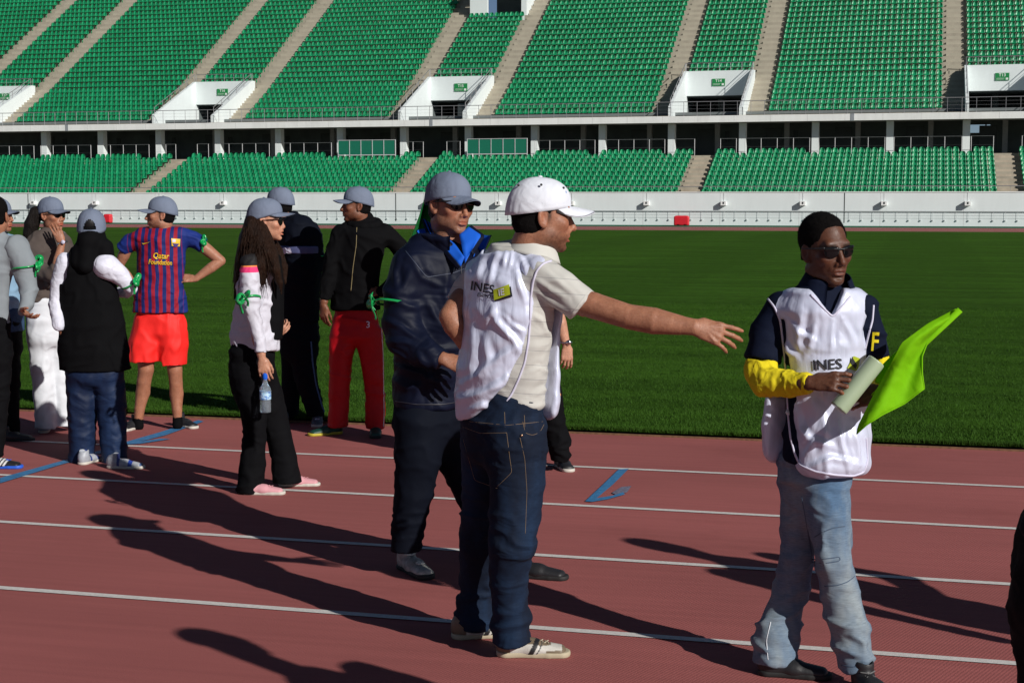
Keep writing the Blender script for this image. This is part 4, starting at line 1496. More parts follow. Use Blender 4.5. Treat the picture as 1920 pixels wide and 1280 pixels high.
# ------------------------------------------------------------------ shoe (cm; heel at 0, toe +y, sole at z = 0)
def shoe(p, heel, toe_dir, mat_up, mat_sole, size=1.0, L=28, kind='sneaker', stripes=None, laces=None, tip=0.0, name='shoe', colf=None, low=1.0, lift=0.0):
    y = nrm([toe_dir[0], toe_dir[1], 0]); x = np.array([y[1], -y[0], 0]); M = np.stack([x, y, UP], 1)
    if tip:
        t = math.radians(tip); R = np.array([[1, 0, 0], [0, math.cos(t), -math.sin(t)], [0, math.sin(t), math.cos(t)]]); M = M @ R
    s_ = size / 100.0; heel = np.array([heel[0], heel[1], lift])
    k = L / 28.0
    b = Blob()
    b.ell((0, 4.2 * k, 4.2), (3.5, 4.4 * k, 4.8))
    b.ec((0, 5 * k, 3.4), (0, 14 * k, 2.9), (3.5, 3.9), (4.0, 3.4), (1, 0, 0), 2.0)
    b.ec((0, 13 * k, 2.8), (.3, 23.2 * k, 2.1), (4.2, 3.2), (3.9, 2.0), (1, 0, 0), 1.5, cap=1.15)
    b.cone((0, 4.6 * k, 6.5), (0, 5.5 * k, 9.0 * low), 3.7, 3.5, 1.5)
    b.half((0, 0, 1.3), (0, 0, -1), .2)
    b.ell((0, 5.0 * k, 10.6 * low), (2.9, 3.6, 2.5), .4, op='d')
    V, Fc = b.build(.36); V = relax(V, Fc, 1)
    at = None
    if colf: at = colf(V)
    W = heel + (V * s_) @ M.T
    o = p.put(name, W, Fc, mat_up, attr=at)
    b = Blob()
    pts = [(0, 3.8 * k, 3.85), (-.1, 9 * k, 3.6), (0, 14 * k, 3.95), (.2, 19 * k, 4.2), (.3, 23.4 * k, 4.05)]
    for i in range(len(pts) - 1):
        a_, c_ = pts[i], pts[i + 1]
        b.ec((a_[0], a_[1], 1.1), (c_[0], c_[1], 1.1), (a_[2] + .15, 3.0), (c_[2] + .15, 3.0), (1, 0, 0), .3, cap=1.25)
    b.half((0, 0, 2.1), (0, 0, 1), .15); b.half((0, 0, .0), (0, 0, -1), .1)
    V, Fc = b.build(.34); V = relax(V, Fc, 1, .3)
    p.put('sole', heel + (V * s_) @ M.T, Fc, mat_sole, o)
    if laces:
        b = Blob()
        for i in range(5):
            yy = (10.2 + 2.0 * i) * k; zz = 7.6 - .62 * i * 1.25 + .1
            zz = 6.75 - .30 * i
            for sx in (-1, 1):
                b.cone((-1.5 * sx, yy - .6, zz - .35), (1.5 * sx, yy + .8, zz - .35), .26, .26)
        b.cone((-.3, 9.6 * k, 7.2), (-2.6, 8.6 * k, 7.6), .3, .25); b.cone((.3, 9.6 * k, 7.2), (2.6, 8.4 * k, 7.4), .3, .25)
        V, Fc = b.build(.2); p.put('laces', heel + (V * s_) @ M.T, Fc, laces, o)
    return o, heel, M, s_

def text2d(body, x, y, size, ang=0.0, sx=1.0, shear=0.0, bold=True, res=1.2, italic=0.0):
    """lettering as small flat pieces in print coordinates (y down), finely cut so it can follow cloth"""
    V, Fc = text_mesh(body, size, bold)
    V = V[:, :2]
    # subdivide long edges
    V = [tuple(v) for v in V]; T = [f for f in Fc]
    tri = []
    for f in T:
        for i in range(1, len(f) - 1): tri.append((f[0], f[i], f[i + 1]))
    for _ in range(4):
        cache = {}; out = []; ch = False
        def mid(a, b):
            k = (min(a, b), max(a, b))
            if k not in cache:
                cache[k] = len(V); V.append(((V[a][0] + V[b][0]) / 2, (V[a][1] + V[b][1]) / 2))
            return cache[k]
        lim = size * .22
        for t in tri:
            e = [math.dist(V[t[i]], V[t[(i + 1) % 3]]) > lim for i in range(3)]
            if not any(e): out.append(t); continue
            ch = True
            m = [mid(t[i], t[(i + 1) % 3]) if e[i] else None for i in range(3)]
            if all(e): out += [(t[0], m[0], m[2]), (m[0], t[1], m[1]), (m[2], m[1], t[2]), (m[0], m[1], m[2])]
            elif sum(e) == 1:
                i = e.index(True); a, b_, c = t[i], t[(i + 1) % 3], t[(i + 2) % 3]; out += [(a, m[i], c), (m[i], b_, c)]
            else:
                i = e.index(False); a, b_, c = t[i], t[(i + 1) % 3], t[(i + 2) % 3]
                m1, m2 = m[(i + 1) % 3], m[(i + 2) % 3]
                out += [(a, b_, m1), (a, m1, m2), (m2, m1, c)]
        tri = out
        if not ch: break
    V = np.array(V); a = math.radians(ang)
    X = V[:, 0] * sx + V[:, 1] * italic; Y = -V[:, 1] + X * shear
    return np.stack([x + X * math.cos(a) - Y * math.sin(a), y + X * math.sin(a) + Y * math.cos(a)], 1), tri

def grid2d(corners, nu=8, nv=4):
    """quad patch in print coordinates from four corners"""
    a, b, c, d = [np.array(q, float) for q in corners]
    V = [((a * (1 - u) + b * u) * (1 - v) + (d * (1 - u) + c * u) * v) for v in np.linspace(0, 1, nv + 1) for u in np.linspace(0, 1, nu + 1)]
    Fc = [(j * (nu + 1) + i, j * (nu + 1) + i + 1, (j + 1) * (nu + 1) + i + 1, (j + 1) * (nu + 1) + i) for j in range(nv) for i in range(nu)]
    return np.array(V), Fc

def collar(p, c, alpha, r0, r1, hgt, gap=35, mat=None, inner_mat=None, drop=0.0, pitch=0.0, thick=.004, point=0.0, name='collar', ry=1.0, n=44, wav=0.0):
    """band round the neck, open at the front: r0 at the lower edge, r1 at the upper edge (metres)"""
    M = frame(alpha, pitch); V = []; Fc = []; mi = []
    m = 6
    for L in (0, 1):
        for j in range(m + 1):
            t = j / m
            for i in range(n + 1):
                ph = math.radians(gap) + (2 * math.pi - 2 * math.radians(gap)) * i / n
                fr = abs(1 - 2 * i / n) ** 4
                rr = r0 + (r1 - r0) * t + (-thick if L else 0) + wav * math.sin(5 * ph) * t
                hh = hgt * t * (1 + point * fr)
                q = np.array((rr * math.sin(ph), rr * math.cos(ph) * ry, hh - drop * (1 + math.cos(ph)) / 2))
                V.append(c + M @ q)
    base = (m + 1) * (n + 1)
    for j in range(m):
        for i in range(n):
            q = (j * (n + 1) + i, j * (n + 1) + i + 1, (j + 1) * (n + 1) + i + 1, (j + 1) * (n + 1) + i)
            Fc.append(q[::-1]); mi.append(0); Fc.append(tuple(base + k for k in q)); mi.append(1)
    def rim(a, b): Fc.append((a, b, base + b, base + a)); mi.append(0)
    for i in range(n): rim(m * (n + 1) + i + 1, m * (n + 1) + i); rim(i, i + 1)
    for j in range(m): rim(j * (n + 1), (j + 1) * (n + 1)); rim((j + 1) * (n + 1) + n, j * (n + 1) + n)
    return mesh_obj(name, p.local(np.array(V)), Fc, None, p.root, mats=[mat, inner_mat or mat], fmat=mi)
# ================================================================== PEOPLE
def satin(name, col):
    m, n, b = newmat(name)
    v = coord(n)
    f = noise(n, v, 7, 4)
    n.links.new(ramp(n, f, [(.3, tuple(c * .93 for c in col)), (.7, col)]), b.inputs['Base Color'])
    setin(b, Roughness=.36, Metallic=.08)
    b.inputs['Specular IOR Level'].default_value = .8
    h = noise(n, coord(n, (9, 9, 2.0)), 1.3, 1.0, .4, .8)
    p = bump(n, b, h, .35, .03)
    h2 = noise(n, coord(n, (5, 5, 4)), 1.6, 1.5, .4, 1.2)
    p = bump(n, b, h2, .4, .03, p)
    h3 = noise(n, coord(n, (9, 9, 2.4)), 1.4, 2, .5, 1.2)
    rd = vmath(n, 'ABSOLUTE', vmath(n, 'SUBTRACT', h3, .5))
    p = bump(n, b, ramp(n, rd, [(0.0, 0.0), (.10, 1.0)]), .08, .012, p)
    bump(n, b, noise(n, v, 500, 2), .12, .001, p)
    return m
M_satin = satin('white_satin', (.63, .66, .82))
M_piping = cloth('white_piping', (.62, .60, .74), .6, weave=.1, fold=.0)
def denim(name, dark, pale, fade=.5, fold=.9, rough=.85):
    m, n, b = newmat(name)
    v = coord(n)
    f = noise(n, coord(n, (3, 3, 1.1)), 1.7, 5, .6)
    g = noise(n, coord(n, (7, 7, 60)), 6, 3, .6)
    c = mixc(n, ramp(n, f, [(.5 - fade * .2, 0.0), (.5 + (1 - fade) * .4, 1.0)]), dark, pale)
    c = mixc(n, 1.0, c, ramp(n, g, [(.3, .80), (.7, 1.15)]), 'MULTIPLY')
    n.links.new(c, b.inputs['Base Color']); setin(b, Roughness=rough)
    b.inputs['Specular IOR Level'].default_value = .2
    p = bump(n, b, noise(n, coord(n, (4, 4, 7)), 1.8, 2, .45, .8), fold * .6, .03)
    bump(n, b, noise(n, v, 380, 2), .25, .001, p)
    return m
M_denimd = denim('dark_denim', (.0045, .009, .022), (.010, .028, .068), .4)
M_deniml = denim('washed_denim', (.075, .135, .225), (.235, .275, .30), .6, 1.0)
M_denimn = denim('navy_trousers', (.006, .013, .040), (.012, .030, .085), .4, .7, .6)
M_blackc = cloth('black_cloth', (.0035, .0035, .0042), .85, fold=.5, spec=.08)
M_blackt = cloth('black_trousers', (.004, .004, .005), .85, spec=.08, fold=.7, foldscale=(5, 5, 8))
M_navyt = cloth('dark_navy_trousers', (.003, .0045, .010), .8, spec=.1, fold=.5, foldscale=(5, 5, 6))
M_navyp = cloth('navy_polo', (.004, .007, .021), .8, spec=.12, fold=.6, foldscale=(6, 6, 8))
M_yellow = cloth('yellow_knit', (.66, .54, .012), .85, fold=.9, foldscale=(18, 18, 18), folddist=.012)
M_greyknit = cloth('grey_jersey', (.22, .245, .265), .85, fold=.5, foldscale=(6, 6, 8))
M_white = cloth('white_cloth', (.70, .72, .76), .75, fold=.8, foldscale=(6, 6, 9))
M_whites = cloth('white_sleeve', (.66, .66, .76), .7, fold=.6, foldscale=(12, 12, 14))
M_brown = cloth('brown_hoodie', (.085, .066, .058), .9, fold=.7, foldscale=(7, 7, 9))
M_redp = cloth('red_tracksuit', (.42, .004, .010), .55, fold=.7, foldscale=(5, 5, 7))
M_reds = cloth('red_shorts', (.85, .022, .018), .6, fold=.8, foldscale=(5, 5, 3))
M_blueinner = cloth('bright_blue_lining', (.006, .10, .56), .7, fold=.2)
def shell(name, col):
    m, n, b = newmat(name)
    v = coord(n)
    n.links.new(ramp(n, noise(n, v, 6, 4), [(.3, tuple(c * .8 for c in col)), (.7, tuple(c * 1.2 for c in col))]), b.inputs['Base Color'])
    setin(b, Roughness=.55); b.inputs['Specular IOR Level'].default_value = .14
    p = bump(n, b, noise(n, coord(n, (4, 4, 6)), 1.3, 1.5, .5, 1.0), .6, .05)
    bump(n, b, noise(n, v, 14, 2, .5, 1.0), .15, .008, p)
    return m
M_shell = shell('navy_windbreaker', (.004, .006, .018))
def polo_stripes(n):
    v = coord(n)
    sp = n.nodes.new('ShaderNodeSeparateXYZ'); n.links.new(v, sp.inputs[0])
    t = vmath(n, 'ADD', sp.outputs[2], vmath(n, 'MULTIPLY', sp.outputs[1], .10))
    f = vmath(n, 'FRACT', vmath(n, 'MULTIPLY', t, 19.0))
    return mixc(n, ramp(n, f, [(.0, 1.0), (.045, 0.0)]), (.50, .49, .455), (.17, .17, .19))
M_polo = cloth('striped_pale_polo', None, .85, fold=.8, foldscale=(6, 6, 10), extra=polo_stripes)
M_polocol = cloth('pale_polo_collar', (.54, .53, .49), .85, fold=.2)
M_shoedark = plain('dark_shoe', (.015, .015, .017), .5, bs=.2, bscale=150)
M_shoeblack = plain('black_sole', (.012, .012, .012), .7)
def attr_mat(name, rough=.55, bs=.15):
    m, n, b = newmat(name)
    a = n.nodes.new('ShaderNodeAttribute'); a.attribute_name = 'Col'
    g = noise(n, coord(n), 60, 4)
    n.links.new(mixc(n, 1.0, a.outputs['Color'], ramp(n, g, [(.3, .85), (.7, 1.08)]), 'MULTIPLY'), b.inputs['Base Color'])
    setin(b, Roughness=rough); bump(n, b, noise(n, coord(n), 180, 3), bs, .002)
    return m
M_shoecol = attr_mat('shoe_leather', .5)

def hide(p, hips, neck, legs, arms, r=.055):
    """body under the clothes"""
    ch = [[(hips, .09), (neck, .05)]]
    for l in legs: ch.append([(hips, .08)] + [(q, r) for q in l])
    for a in arms: ch.append([(neck, .045)] + [(q, .035) for q in a])
    inner(p, ch)

# ---------------------------------------------------------------- man with white cap, outstretched arm
def man_white_cap():
    p = Person('man in white cap and white satin vest pointing with outstretched arm, back to us', 957, 5.6, 135, skin='tan')
    J = p.J; side = p.side(); f = p.M[:, 1]
    # trousers
    b = Blob()
    p.torso(b, [(945, 745, 0, 74), (943, 790, 0, 79), (944, 840, .02, 76)], q=.72)
    Rg = [(968, 830, -.08, 55), (970, 900, -.07, 52), (965, 960, -.08, 49), (962, 1015, -.09, 45), (954, 1075, -.05, 38), (955, 1140, -.02, 37), (962, 1222, 0, 43)]
    Lf = [(912, 830, .12, 50), (912, 900, .16, 47), (906, 970, .2, 43), (903, 1020, .22, 41), (897, 1080, .26, 37), (890, 1130, .27, 36), (886, 1200, .28, 37)]
    p.limb(b, Rg, .05); p.limb(b, Lf, .05)
    b.half(J(962, 1206, 0), (0, 0, -1), .0, rad=.16)
    b.half(J(886, 1171, .30), (0, 0, -1), .0, rad=.17)
    def fn(L, V):
        z = L[:, 2]; return .35 + 1.5 * np.exp(-((z - .12) / .13) ** 2) + .8 * np.exp(-((z - .48) / .1) ** 2) + .5 * (z > .75)
    p.cloth('trousers', b, M_denimd, h=.0085, amp=.007, fs=(5, 5, 13), seed=4, fn=fn)
    tr = [o for o in p.root.children if o.name.startswith('trousers')][0]
    M_st = plain('tan_stitching', (.18, .12, .07), .8)
    # stitched pocket, seams, belt line
    for pts in ([(868, 800), (900, 812), (950, 811)], [(868, 822), (890, 900), (932, 915)], [(950, 811), (956, 860), (960, 885), (932, 912)], [(975, 820), (984, 860), (988, 920), (985, 1000)],
                [(980, 790), (985, 812), (1000, 816), (1014, 808), (1020, 795)], [(880, 790), (950, 797), (1018, 790)], [(983, 778), (984, 800)], [(946, 772), (947, 800)]):
        p.line('seam', pts, 'trousers', .0009, M_st, tr)
    q = p.hit(978, 816, 'trousers', .004)
    if q is not None:
        bb = Blob(); bb.ell(q, (.005,) * 3); V, Fc = bb.build(.0022); p.put('rivet', V, Fc, metal_m('copper', (.6, .4, .25)), tr)
    # polo shirt
    b = Blob()
    p.torso(b, [(985, 470, 0, 34, .8), (968, 492, 0, 62), (958, 530, 0, 80), (955, 585, 0, 82), (954, 640, 0, 77), (952, 700, 0, 72), (950, 745, 0, 70), (948, 800, 0, 70)], q=.66, k=.04)
    Rs = [(1018, 514, -.12, 34), (1050, 540, -.14, 35), (1100, 580, -.17, 33)]
    Ls = [(905, 517, .12, 32), (880, 545, .12, 32), (856, 582, .10, 29)]
    p.limb(b, Rs, .05); p.limb(b, Ls, .05)
    a = J(1091, 577, -.165); b.half(a, nrm(J(1105, 590, -.17) - J(1050, 535, -.14)), .0, rad=.14)
    a = J(862, 572, .10); b.half(a, nrm(J(852, 588, .1) - J(880, 545, .12)), .0, rad=.12)
    b.half(J(955, 771, -.12), (0, 0, -1), .01, rad=.6)
    p.cloth('shirt', b, M_polo, h=.0072, amp=.003, fs=(6, 6, 6), seed=6, folds=[
        ([(1000, 520), (1035, 545), (1065, 560)], 5, .006), ([(1005, 545), (1030, 565), (1060, 585)], 5, .007), ([(998, 590), (1015, 600), (1035, 640)], 5, .007), ([(990, 700), (1010, 690), (1035, 700)], 5, .006),
        ([(1000, 740), (1020, 730), (1035, 735)], 5, .006), ([(1020, 505), (1050, 530), (1085, 560)], 5, .005), ([(975, 755), (1000, 762), (1030, 756)], 4, .005)])
    sh = [o for o in p.root.children if o.name.startswith('shirt')][0]
    p.line('sleeve_hem', [(1103, 548), (1092, 562), (1080, 578), (1068, 592)], 'shirt', .0018, M_polocol, sh)
    collar(p, J(998, 482, -.0), 118, .112, .074, .075, gap=40, mat=M_polocol, pitch=-12, drop=.01, ry=.95)
    collar(p, J(998, 474, -.0), 118, .078, .070, .06, gap=30, mat=M_polocol, pitch=-10, drop=.01, name='collar_stand')
    # satin vest: back panel and front panel joined over the shoulders
    T = [(978, 480, 0, 46, .8), (962, 498, 0, 68), (953, 530, 0, 84), (951, 585, 0, 86), (948, 640, 0, 84), (940, 700, .0, 85), (934, 745, .0, 84), (932, 800, 0, 82)]
    b = Blob(); p.torso(b, T, q=.74, k=.04)
    p.limb(b, [(903, 514, .12, 35), (960, 502, 0, 38), (1014, 510, -.11, 35)], .03)
    n1 = nrm(f * .96 - UP * .20)
    b.half(J(955, 590, 0) - f * .055, n1, .012)
    b.half(J(1037, 500, -.12), nrm(CR + UP * .25), .01, rad=.2)
    b.half(J(868, 520, .12), nrm(-CR * .8 + UP * .1), .01, rad=.12)
    b.half(J(985, 476, 0), nrm(UP + CF * .2), .01, rad=.16)
    b.half(J(920, 782, -.1), nrm(-UP + .35 * side), .05, rad=.5)
    b.half(J(955, 730, -.12), nrm(-UP * .6 + side * .8), .05, rad=.35)
    def vf(L, V):
        return .5 + 1.1 * np.clip((1.15 - L[:, 2]) / .5, 0, 1)
    p.cloth('vest', b, M_satin, h=.0064, amp=.0035, fs=(6, 6, 2.5), seed=12, fn=vf, rel=2, folds=[
        ([(951, 466), (947, 482), (943, 500)], 3.5, .006), ([(960, 466), (958, 485), (955, 505)], 3, .006), ([(934, 470), (925, 495), (917, 530)], 5, .008), ([(972, 474), (984, 500), (990, 530)], 5, .008),
        ([(966, 500), (972, 530), (984, 565)], 6, .010), ([(908, 475), (899, 500), (893, 522)], 6, .007), ([(925, 575), (930, 600), (948, 620), (966, 642), (978, 668)], 7, .014), ([(940, 590), (958, 610), (985, 622)], 5, .007),
        ([(868, 722), (900, 702), (940, 668), (972, 650)], 8, .012), ([(862, 748), (905, 737), (945, 715), (974, 690)], 7, .012), ([(884, 600), (889, 660), (878, 710)], 9, .011), ([(905, 630), (915, 670), (900, 700)], 8, .010),
        ([(880, 770), (905, 760), (930, 765)], 6, .009), ([(930, 572), (920, 590), (905, 610)], 6, .007)])
    vest = [o for o in p.root.children if o.name.startswith('vest')][0]
    b = Blob()
    T2 = [(1000, 500, 0, 40), (985, 530, 0, 72), (975, 585, 0, 78), (972, 640, 0, 76), (972, 700, 0, 76), (972, 745, 0, 76), (972, 800, 0, 74)]
    p.torso(b, T2, q=.78, k=.04)
    b.half(J(975, 640, 0) + f * .045, nrm(-f * .97 + UP * .10), .010)
    b.half(J(1010, 792, -.1), (0, 0, -1), .05, rad=.6)
    b.half(J(1000, 520, 0), (0, 0, 1), .03, rad=.6)
    V, Fc = b.build(.0085); V = relax(V, Fc, 2); N = vnormals(V, Fc)
    V = V + N * (.007 * fbm(p.local(V) * np.array((11, 11, 3.2)), 5)[:, None])
    p.put('vest_front_panel', V, Fc, M_satin, vest, bvh=True)
    p.line('piping', [(1034, 489), (1018, 494), (1006, 508), (999, 530), (995, 560), (994, 600), (991, 640), (984, 680), (973, 710), (960, 738), (945, 760), (925, 778), (900, 785)], ['vest', 'shirt'], .0042, M_piping, vest)
    # print on the back
    M_ink = plain('black_print', (.010, .010, .016), .6)
    M_lime = plain('lime_print', (.36, .42, .015), .5)
    V, Fc = text2d('INES', 905, 540, 24, ang=8, sx=.95, shear=.05)
    p.decal('print_lettering', V, Fc, 'vest', M_ink, vest)
    V, Fc = text2d('EVENTS', 911, 555, 9.5, ang=10, sx=.95); p.decal('print_lettering', V, Fc, 'vest', M_ink, vest)
    V, Fc = text2d('organisation', 901, 557.5, 5, ang=8, sx=.0001 + .9); 
    V, Fc = grid2d([(930, 541), (952, 533), (961, 540), (959, 558), (932, 566), (924, 553)][:4], 8, 6)
    V, Fc = grid2d([(927, 545), (958, 537), (961, 556), (928, 565)], 10, 6); p.decal('print_patch', V, Fc, 'vest', M_ink, vest, off=.0035)
    V, Fc = grid2d([(926, 543), (955, 533), (957, 552), (927, 563)], 10, 6); p.decal('print_patch', V, Fc, 'vest', M_lime, vest, off=.0055)
    V, Fc = text2d('IE', 941, 548, 17, ang=-14, sx=.9, italic=.15); p.decal('print_lettering', V, Fc, 'vest', M_piping, vest, off=.0075)
    # head
    head(p, J(1016, 404, -.02), 99, pitch=-4, roll=0, size=1.13, neck=J(985, 478, .0), neckr=5.7, beard=.9, beardc=(.25, .21, .19), open_mouth=.35, nose=1.03)
    short_hair(p, M_crop, line=4.2, back=-6.5, side=.4)
    cap(p, M_capwhite, M_black, front=3.3, back=-.8, brim=8.2, width=.98, lift=-.7, droop=1.15)
    cp = [o for o in p.root.children if o.name.startswith('cap')][0]
    M_capink = plain('blue_embroidery', (.02, .20, .55), .6)
    def on_cap(x, y, z): return np.array((x, y, z))
    for (az, zz) in ((35, 9.2), (-35, 9.2), (95, 9.6), (-95, 9.6), (150, 9.0)):
        a_ = math.radians(az); bb = Blob(); r_ = 8.3 * .80
        pt = np.array((7.15 * math.sin(a_), 8.6 * math.cos(a_) - 1.4, zz)); bb.ell(pt, (.42, .42, .42)); V, Fc = bb.build(.14); hput(p, 'eyelet', V, Fc, M_black, cp)
    V, Fc = text_mesh('17', 3.0, True)
    Q = []
    for v in V:
        x = -v[0] + 3.4; z = 7.2 + v[1] * .9
        y = 9.75 * (max(0.0, 1 - (x / 8.3) ** 2) ** .5) * math.cos(math.asin(min(1, max(0, (z - 3.6) / 10.6)))) ** .9 - 1.15
        Q.append((x, y, z))
    hput(p, 'embroidery', Q, Fc, M_capink, cp, smooth=False)
    b = Blob(); b.box((0, -11.0, .5), np.eye(3), (2.4, .35, .8), op='u', rnd=.1); V, Fc = b.build(.2); hput(p, 'cap_strap', V, Fc, M_capwhite, cp)
    # right arm and hand
    wr = J(1303, 614, -.31)
    hand(p, wr, nrm(CR * .965 - UP * .27 - CF * .06), nrm(-CF * .93 + UP * .30), True, size=1.08, curl=((6, 14, 10), (12, 20, 14), (18, 24, 16), (18, 26, 16)), spread=(5, -1, -8, -17), thumb=(22, 62), thumbcurl=(10, 8),
         elbow=J(1180, 594, -.24), er=4.45, wr=2.85, up=J(1060, 556, -.142), ur=4.4, h=.30)
    # left arm on the hip
    wl = J(868, 640, .02)
    hand(p, wl, nrm(CR * .8 - UP * .55 - CF * .1), nrm(-CR * .3 - CF * .9), False, size=1.0, elbow=J(843, 592, .02), er=4.4, up=J(880, 548, .11), ur=4.9, h=.45)
    bb = Blob(); c_ = J(861, 628, .02)
    hide(p, J(943, 800, 0), J(985, 480, 0), [[J(*n[:3]) for n in Rg[:-1]], [J(*n[:3]) for n in Lf[:-1]]], [[J(1030, 520, -.13), J(1095, 578, -.165)], [J(900, 520, .12), J(868, 562, .1)]])
    finish(p)
    # shoes
    def sc(V):
        x, y, z = V.T; c = np.tile((.55, .53, .48), (len(V), 1))
        tan = (y > 24.0) | (y < 5.2) | ((z > 4.5) & (y > 7) & (y < 20) & (np.abs(x) < 3.4)) | ((y > 18) & (z < 3.2 + .0 * y) & (z < 3.0))
        c[tan] = (.17, .13, .085)
        t_ = y - .55 * z
        c[(t_ > 10.6) & (t_ < 12.6) & (z < 6.4)] = (.012, .012, .014)
        c[(t_ > 13.6) & (t_ < 14.1) & (z < 6.0)] = (.05, .05, .05)
        return c
    M_lace = plain('pale_laces', (.42, .36, .26), .8)
    M_gum = plain('cream_sole', (.42, .36, .25), .7)
    shoe(p, gnd(930, 1228), CR, M_shoecol, M_gum, size=1.03, colf=sc, laces=M_lace)
    shoe(p, gnd(846, 1196), CR * .97 + CF * .2, M_shoecol, M_gum, size=1.03, colf=sc, laces=M_lace)
    return p
P10 = man_white_cap()

# ---------------------------------------------------------------- man in dark windbreaker with grey cap
def man_windbreaker():
    p = Person('man in navy windbreaker, grey cap and dark sunglasses behind the man pointing', 812, 6.88, 40, skin='tan')
    J = p.J; f = p.M[:, 1]; side = p.side()
    b = Blob()
    p.torso(b, [(808, 735, 0, 66), (806, 790, 0, 66), (808, 815, 0, 60)], q=.75)
    A = [(787, 800, -.08, 45), (785, 850, -.08, 45), (777, 920, -.08, 38), (766, 980, -.07, 32), (759, 1048, -.06, 29)]
    B = [(838, 800, .08, 48), (858, 850, .08, 46), (893, 920, .06, 42), (925, 990, .1, 37), (968, 1062, .12, 32)]
    p.limb(b, A, .05); p.limb(b, B, .05)
    b.half(J(760, 1034, -.06), (0, 0, -1), 0, rad=.15)
    p.cloth('trousers', b, M_navyt, h=.0105, amp=.006, seed=7)
    b = Blob()
    p.torso(b, [(838, 474, .02, 50, .85), (832, 486, 0, 72), (824, 508, 0, 80), (822, 560, 0, 80), (818, 620, 0, 79), (814, 680, 0, 76), (808, 745, 0, 69), (806, 775, 0, 68)], q=.8, k=.05)
    R_ = [(776, 500, -.10, 40), (758, 550, -.13, 39), (754, 605, -.15, 37), (762, 635, -.19, 37), (795, 660, -.24, 32), (828, 675, -.28, 24)]
    L_ = [(880, 500, .10, 38), (905, 560, .08, 34), (900, 620, 0, 30)]
    p.limb(b, R_, .05); p.limb(b, L_, .05)
    b.half(J(808, 763, 0), (0, 0, -1), .02, rad=.5)
    b.half(J(829, 675, -.28), nrm(J(835, 678, -.285) - J(800, 662, -.25)), 0, rad=.1)
    def fn(L, V): return .6 + .8 * np.exp(-((L[:, 2] - 1.0) / .25) ** 2)
    p.cloth('jacket', b, M_shell, h=.009, amp=.007, fs=(5, 5, 7), seed=22, fn=fn, folds=[
        ([(770, 480), (790, 520), (830, 540)], 6, .009), ([(735, 560), (765, 575), (800, 570)], 6, .010), ([(725, 600), (750, 612), (790, 640)], 6, .012), ([(722, 640), (760, 640), (800, 655)], 6, .010),
        ([(800, 560), (820, 600), (850, 625)], 7, .010), ([(745, 690), (790, 700), (840, 730)], 7, .010), ([(840, 500), (835, 550), (845, 590)], 6, .008), ([(775, 655), (800, 690), (805, 740)], 7, .009), ([(750, 470), (740, 510), (745, 550)], 6, .009)])
    jk = [o for o in p.root.children if o.name.startswith('jacket')][0]
    M_zip = plain('dark_zip', (.02, .02, .03), .4)
    p.line('zip', [(864, 485), (866, 540), (868, 600), (866, 640)], 'jacket', .003, M_zip, jk)
    p.line('seam', [(760, 470), (800, 520), (850, 512), (880, 500)], 'jacket', .0025, plain('grey_piping', (.03, .04, .07), .5), jk)
    p.line('drawcord', [(742, 752), (780, 758), (830, 758), (865, 752)], 'jacket', .003, M_zip, jk)
    collar(p, J(848, 484, 0), 48, .125, .175, .115, gap=50, mat=M_shell, inner_mat=M_blueinner, pitch=-6, drop=.035, ry=.95, point=.25, thick=.006)
    collar(p, J(848, 484, 0), 48, .105, .098, .085, gap=22, mat=M_blueinner, pitch=-8, drop=.05, name='inner_collar')
    collar(p, J(846, 482, 0), 48, .092, .084, .06, gap=18, mat=M_white, pitch=-8, drop=.065, name='undershirt')
    b = Blob()
    def lap(name, a_, b_, mat, th=.004):
        V = []; n_ = 12
        def ip(pts, t):
            pts = np.array(pts, float); s_ = np.linspace(0, 1, len(pts)); return [np.interp(t, s_, pts[:, k]) for k in range(3)]
        P = [[J(*((1 - u) * np.array(ip(a_, t)) + u * np.array(ip(b_, t)))) for u in np.linspace(0, 1, 5)] for t in np.linspace(0, 1, n_)]
        P = np.array(P).reshape(-1, 3); off = -CF * th
        V = np.concatenate([P + off, P - off]); n0 = len(P); Fc = []
        for j in range(n_ - 1):
            for i in range(4):
                q = (j * 5 + i, j * 5 + i + 1, (j + 1) * 5 + i + 1, (j + 1) * 5 + i); Fc += [q, tuple(n0 + k for k in q[::-1])]
        for j in range(n_ - 1): Fc += [(j * 5, (j + 1) * 5, n0 + (j + 1) * 5, n0 + j * 5), ((j + 1) * 5 + 4, j * 5 + 4, n0 + j * 5 + 4, n0 + (j + 1) * 5 + 4)]
        for i in range(4): Fc += [(i + 1, i, n0 + i, n0 + i + 1), ((n_ - 1) * 5 + i, (n_ - 1) * 5 + i + 1, n0 + (n_ - 1) * 5 + i + 1, n0 + (n_ - 1) * 5 + i)]
        p.put(name, V, Fc, mat, jk)
    lap('collar_lining', [(794, 410, .06), (806, 438, -.04), (832, 466, -.14), (864, 500, -.195)], [(814, 422, .05), (832, 440, -.03), (854, 458, -.13), (871, 482, -.195)], M_blueinner)
    lap('collar_lining', [(861, 440, -.10), (866, 462, -.165), (872, 494, -.20)], [(879, 425, -.06), (903, 441, -.10), (884, 470, -.18)], M_blueinner)
    lap('collar_edge', [(790, 410, .07), (800, 440, -.03), (826, 470, -.135), (858, 506, -.19)], [(800, 412, .06), (812, 438, -.045), (836, 466, -.145), (864, 500, -.20)], M_shell, .006)
    lap('collar_edge', [(878, 424, -.05), (902, 440, -.09), (882, 472, -.175)], [(884, 422, -.04), (910, 442, -.08), (886, 482, -.17)], M_shell, .006)
    head(p, J(843, 384, -.02), 41, pitch=-2, roll=-3, size=1.13, neck=J(846, 466, .0), neckr=5.9, beard=.7, beardc=(.55, .60, .66), lips=(.95, .55, .50), wrinkle=.5)
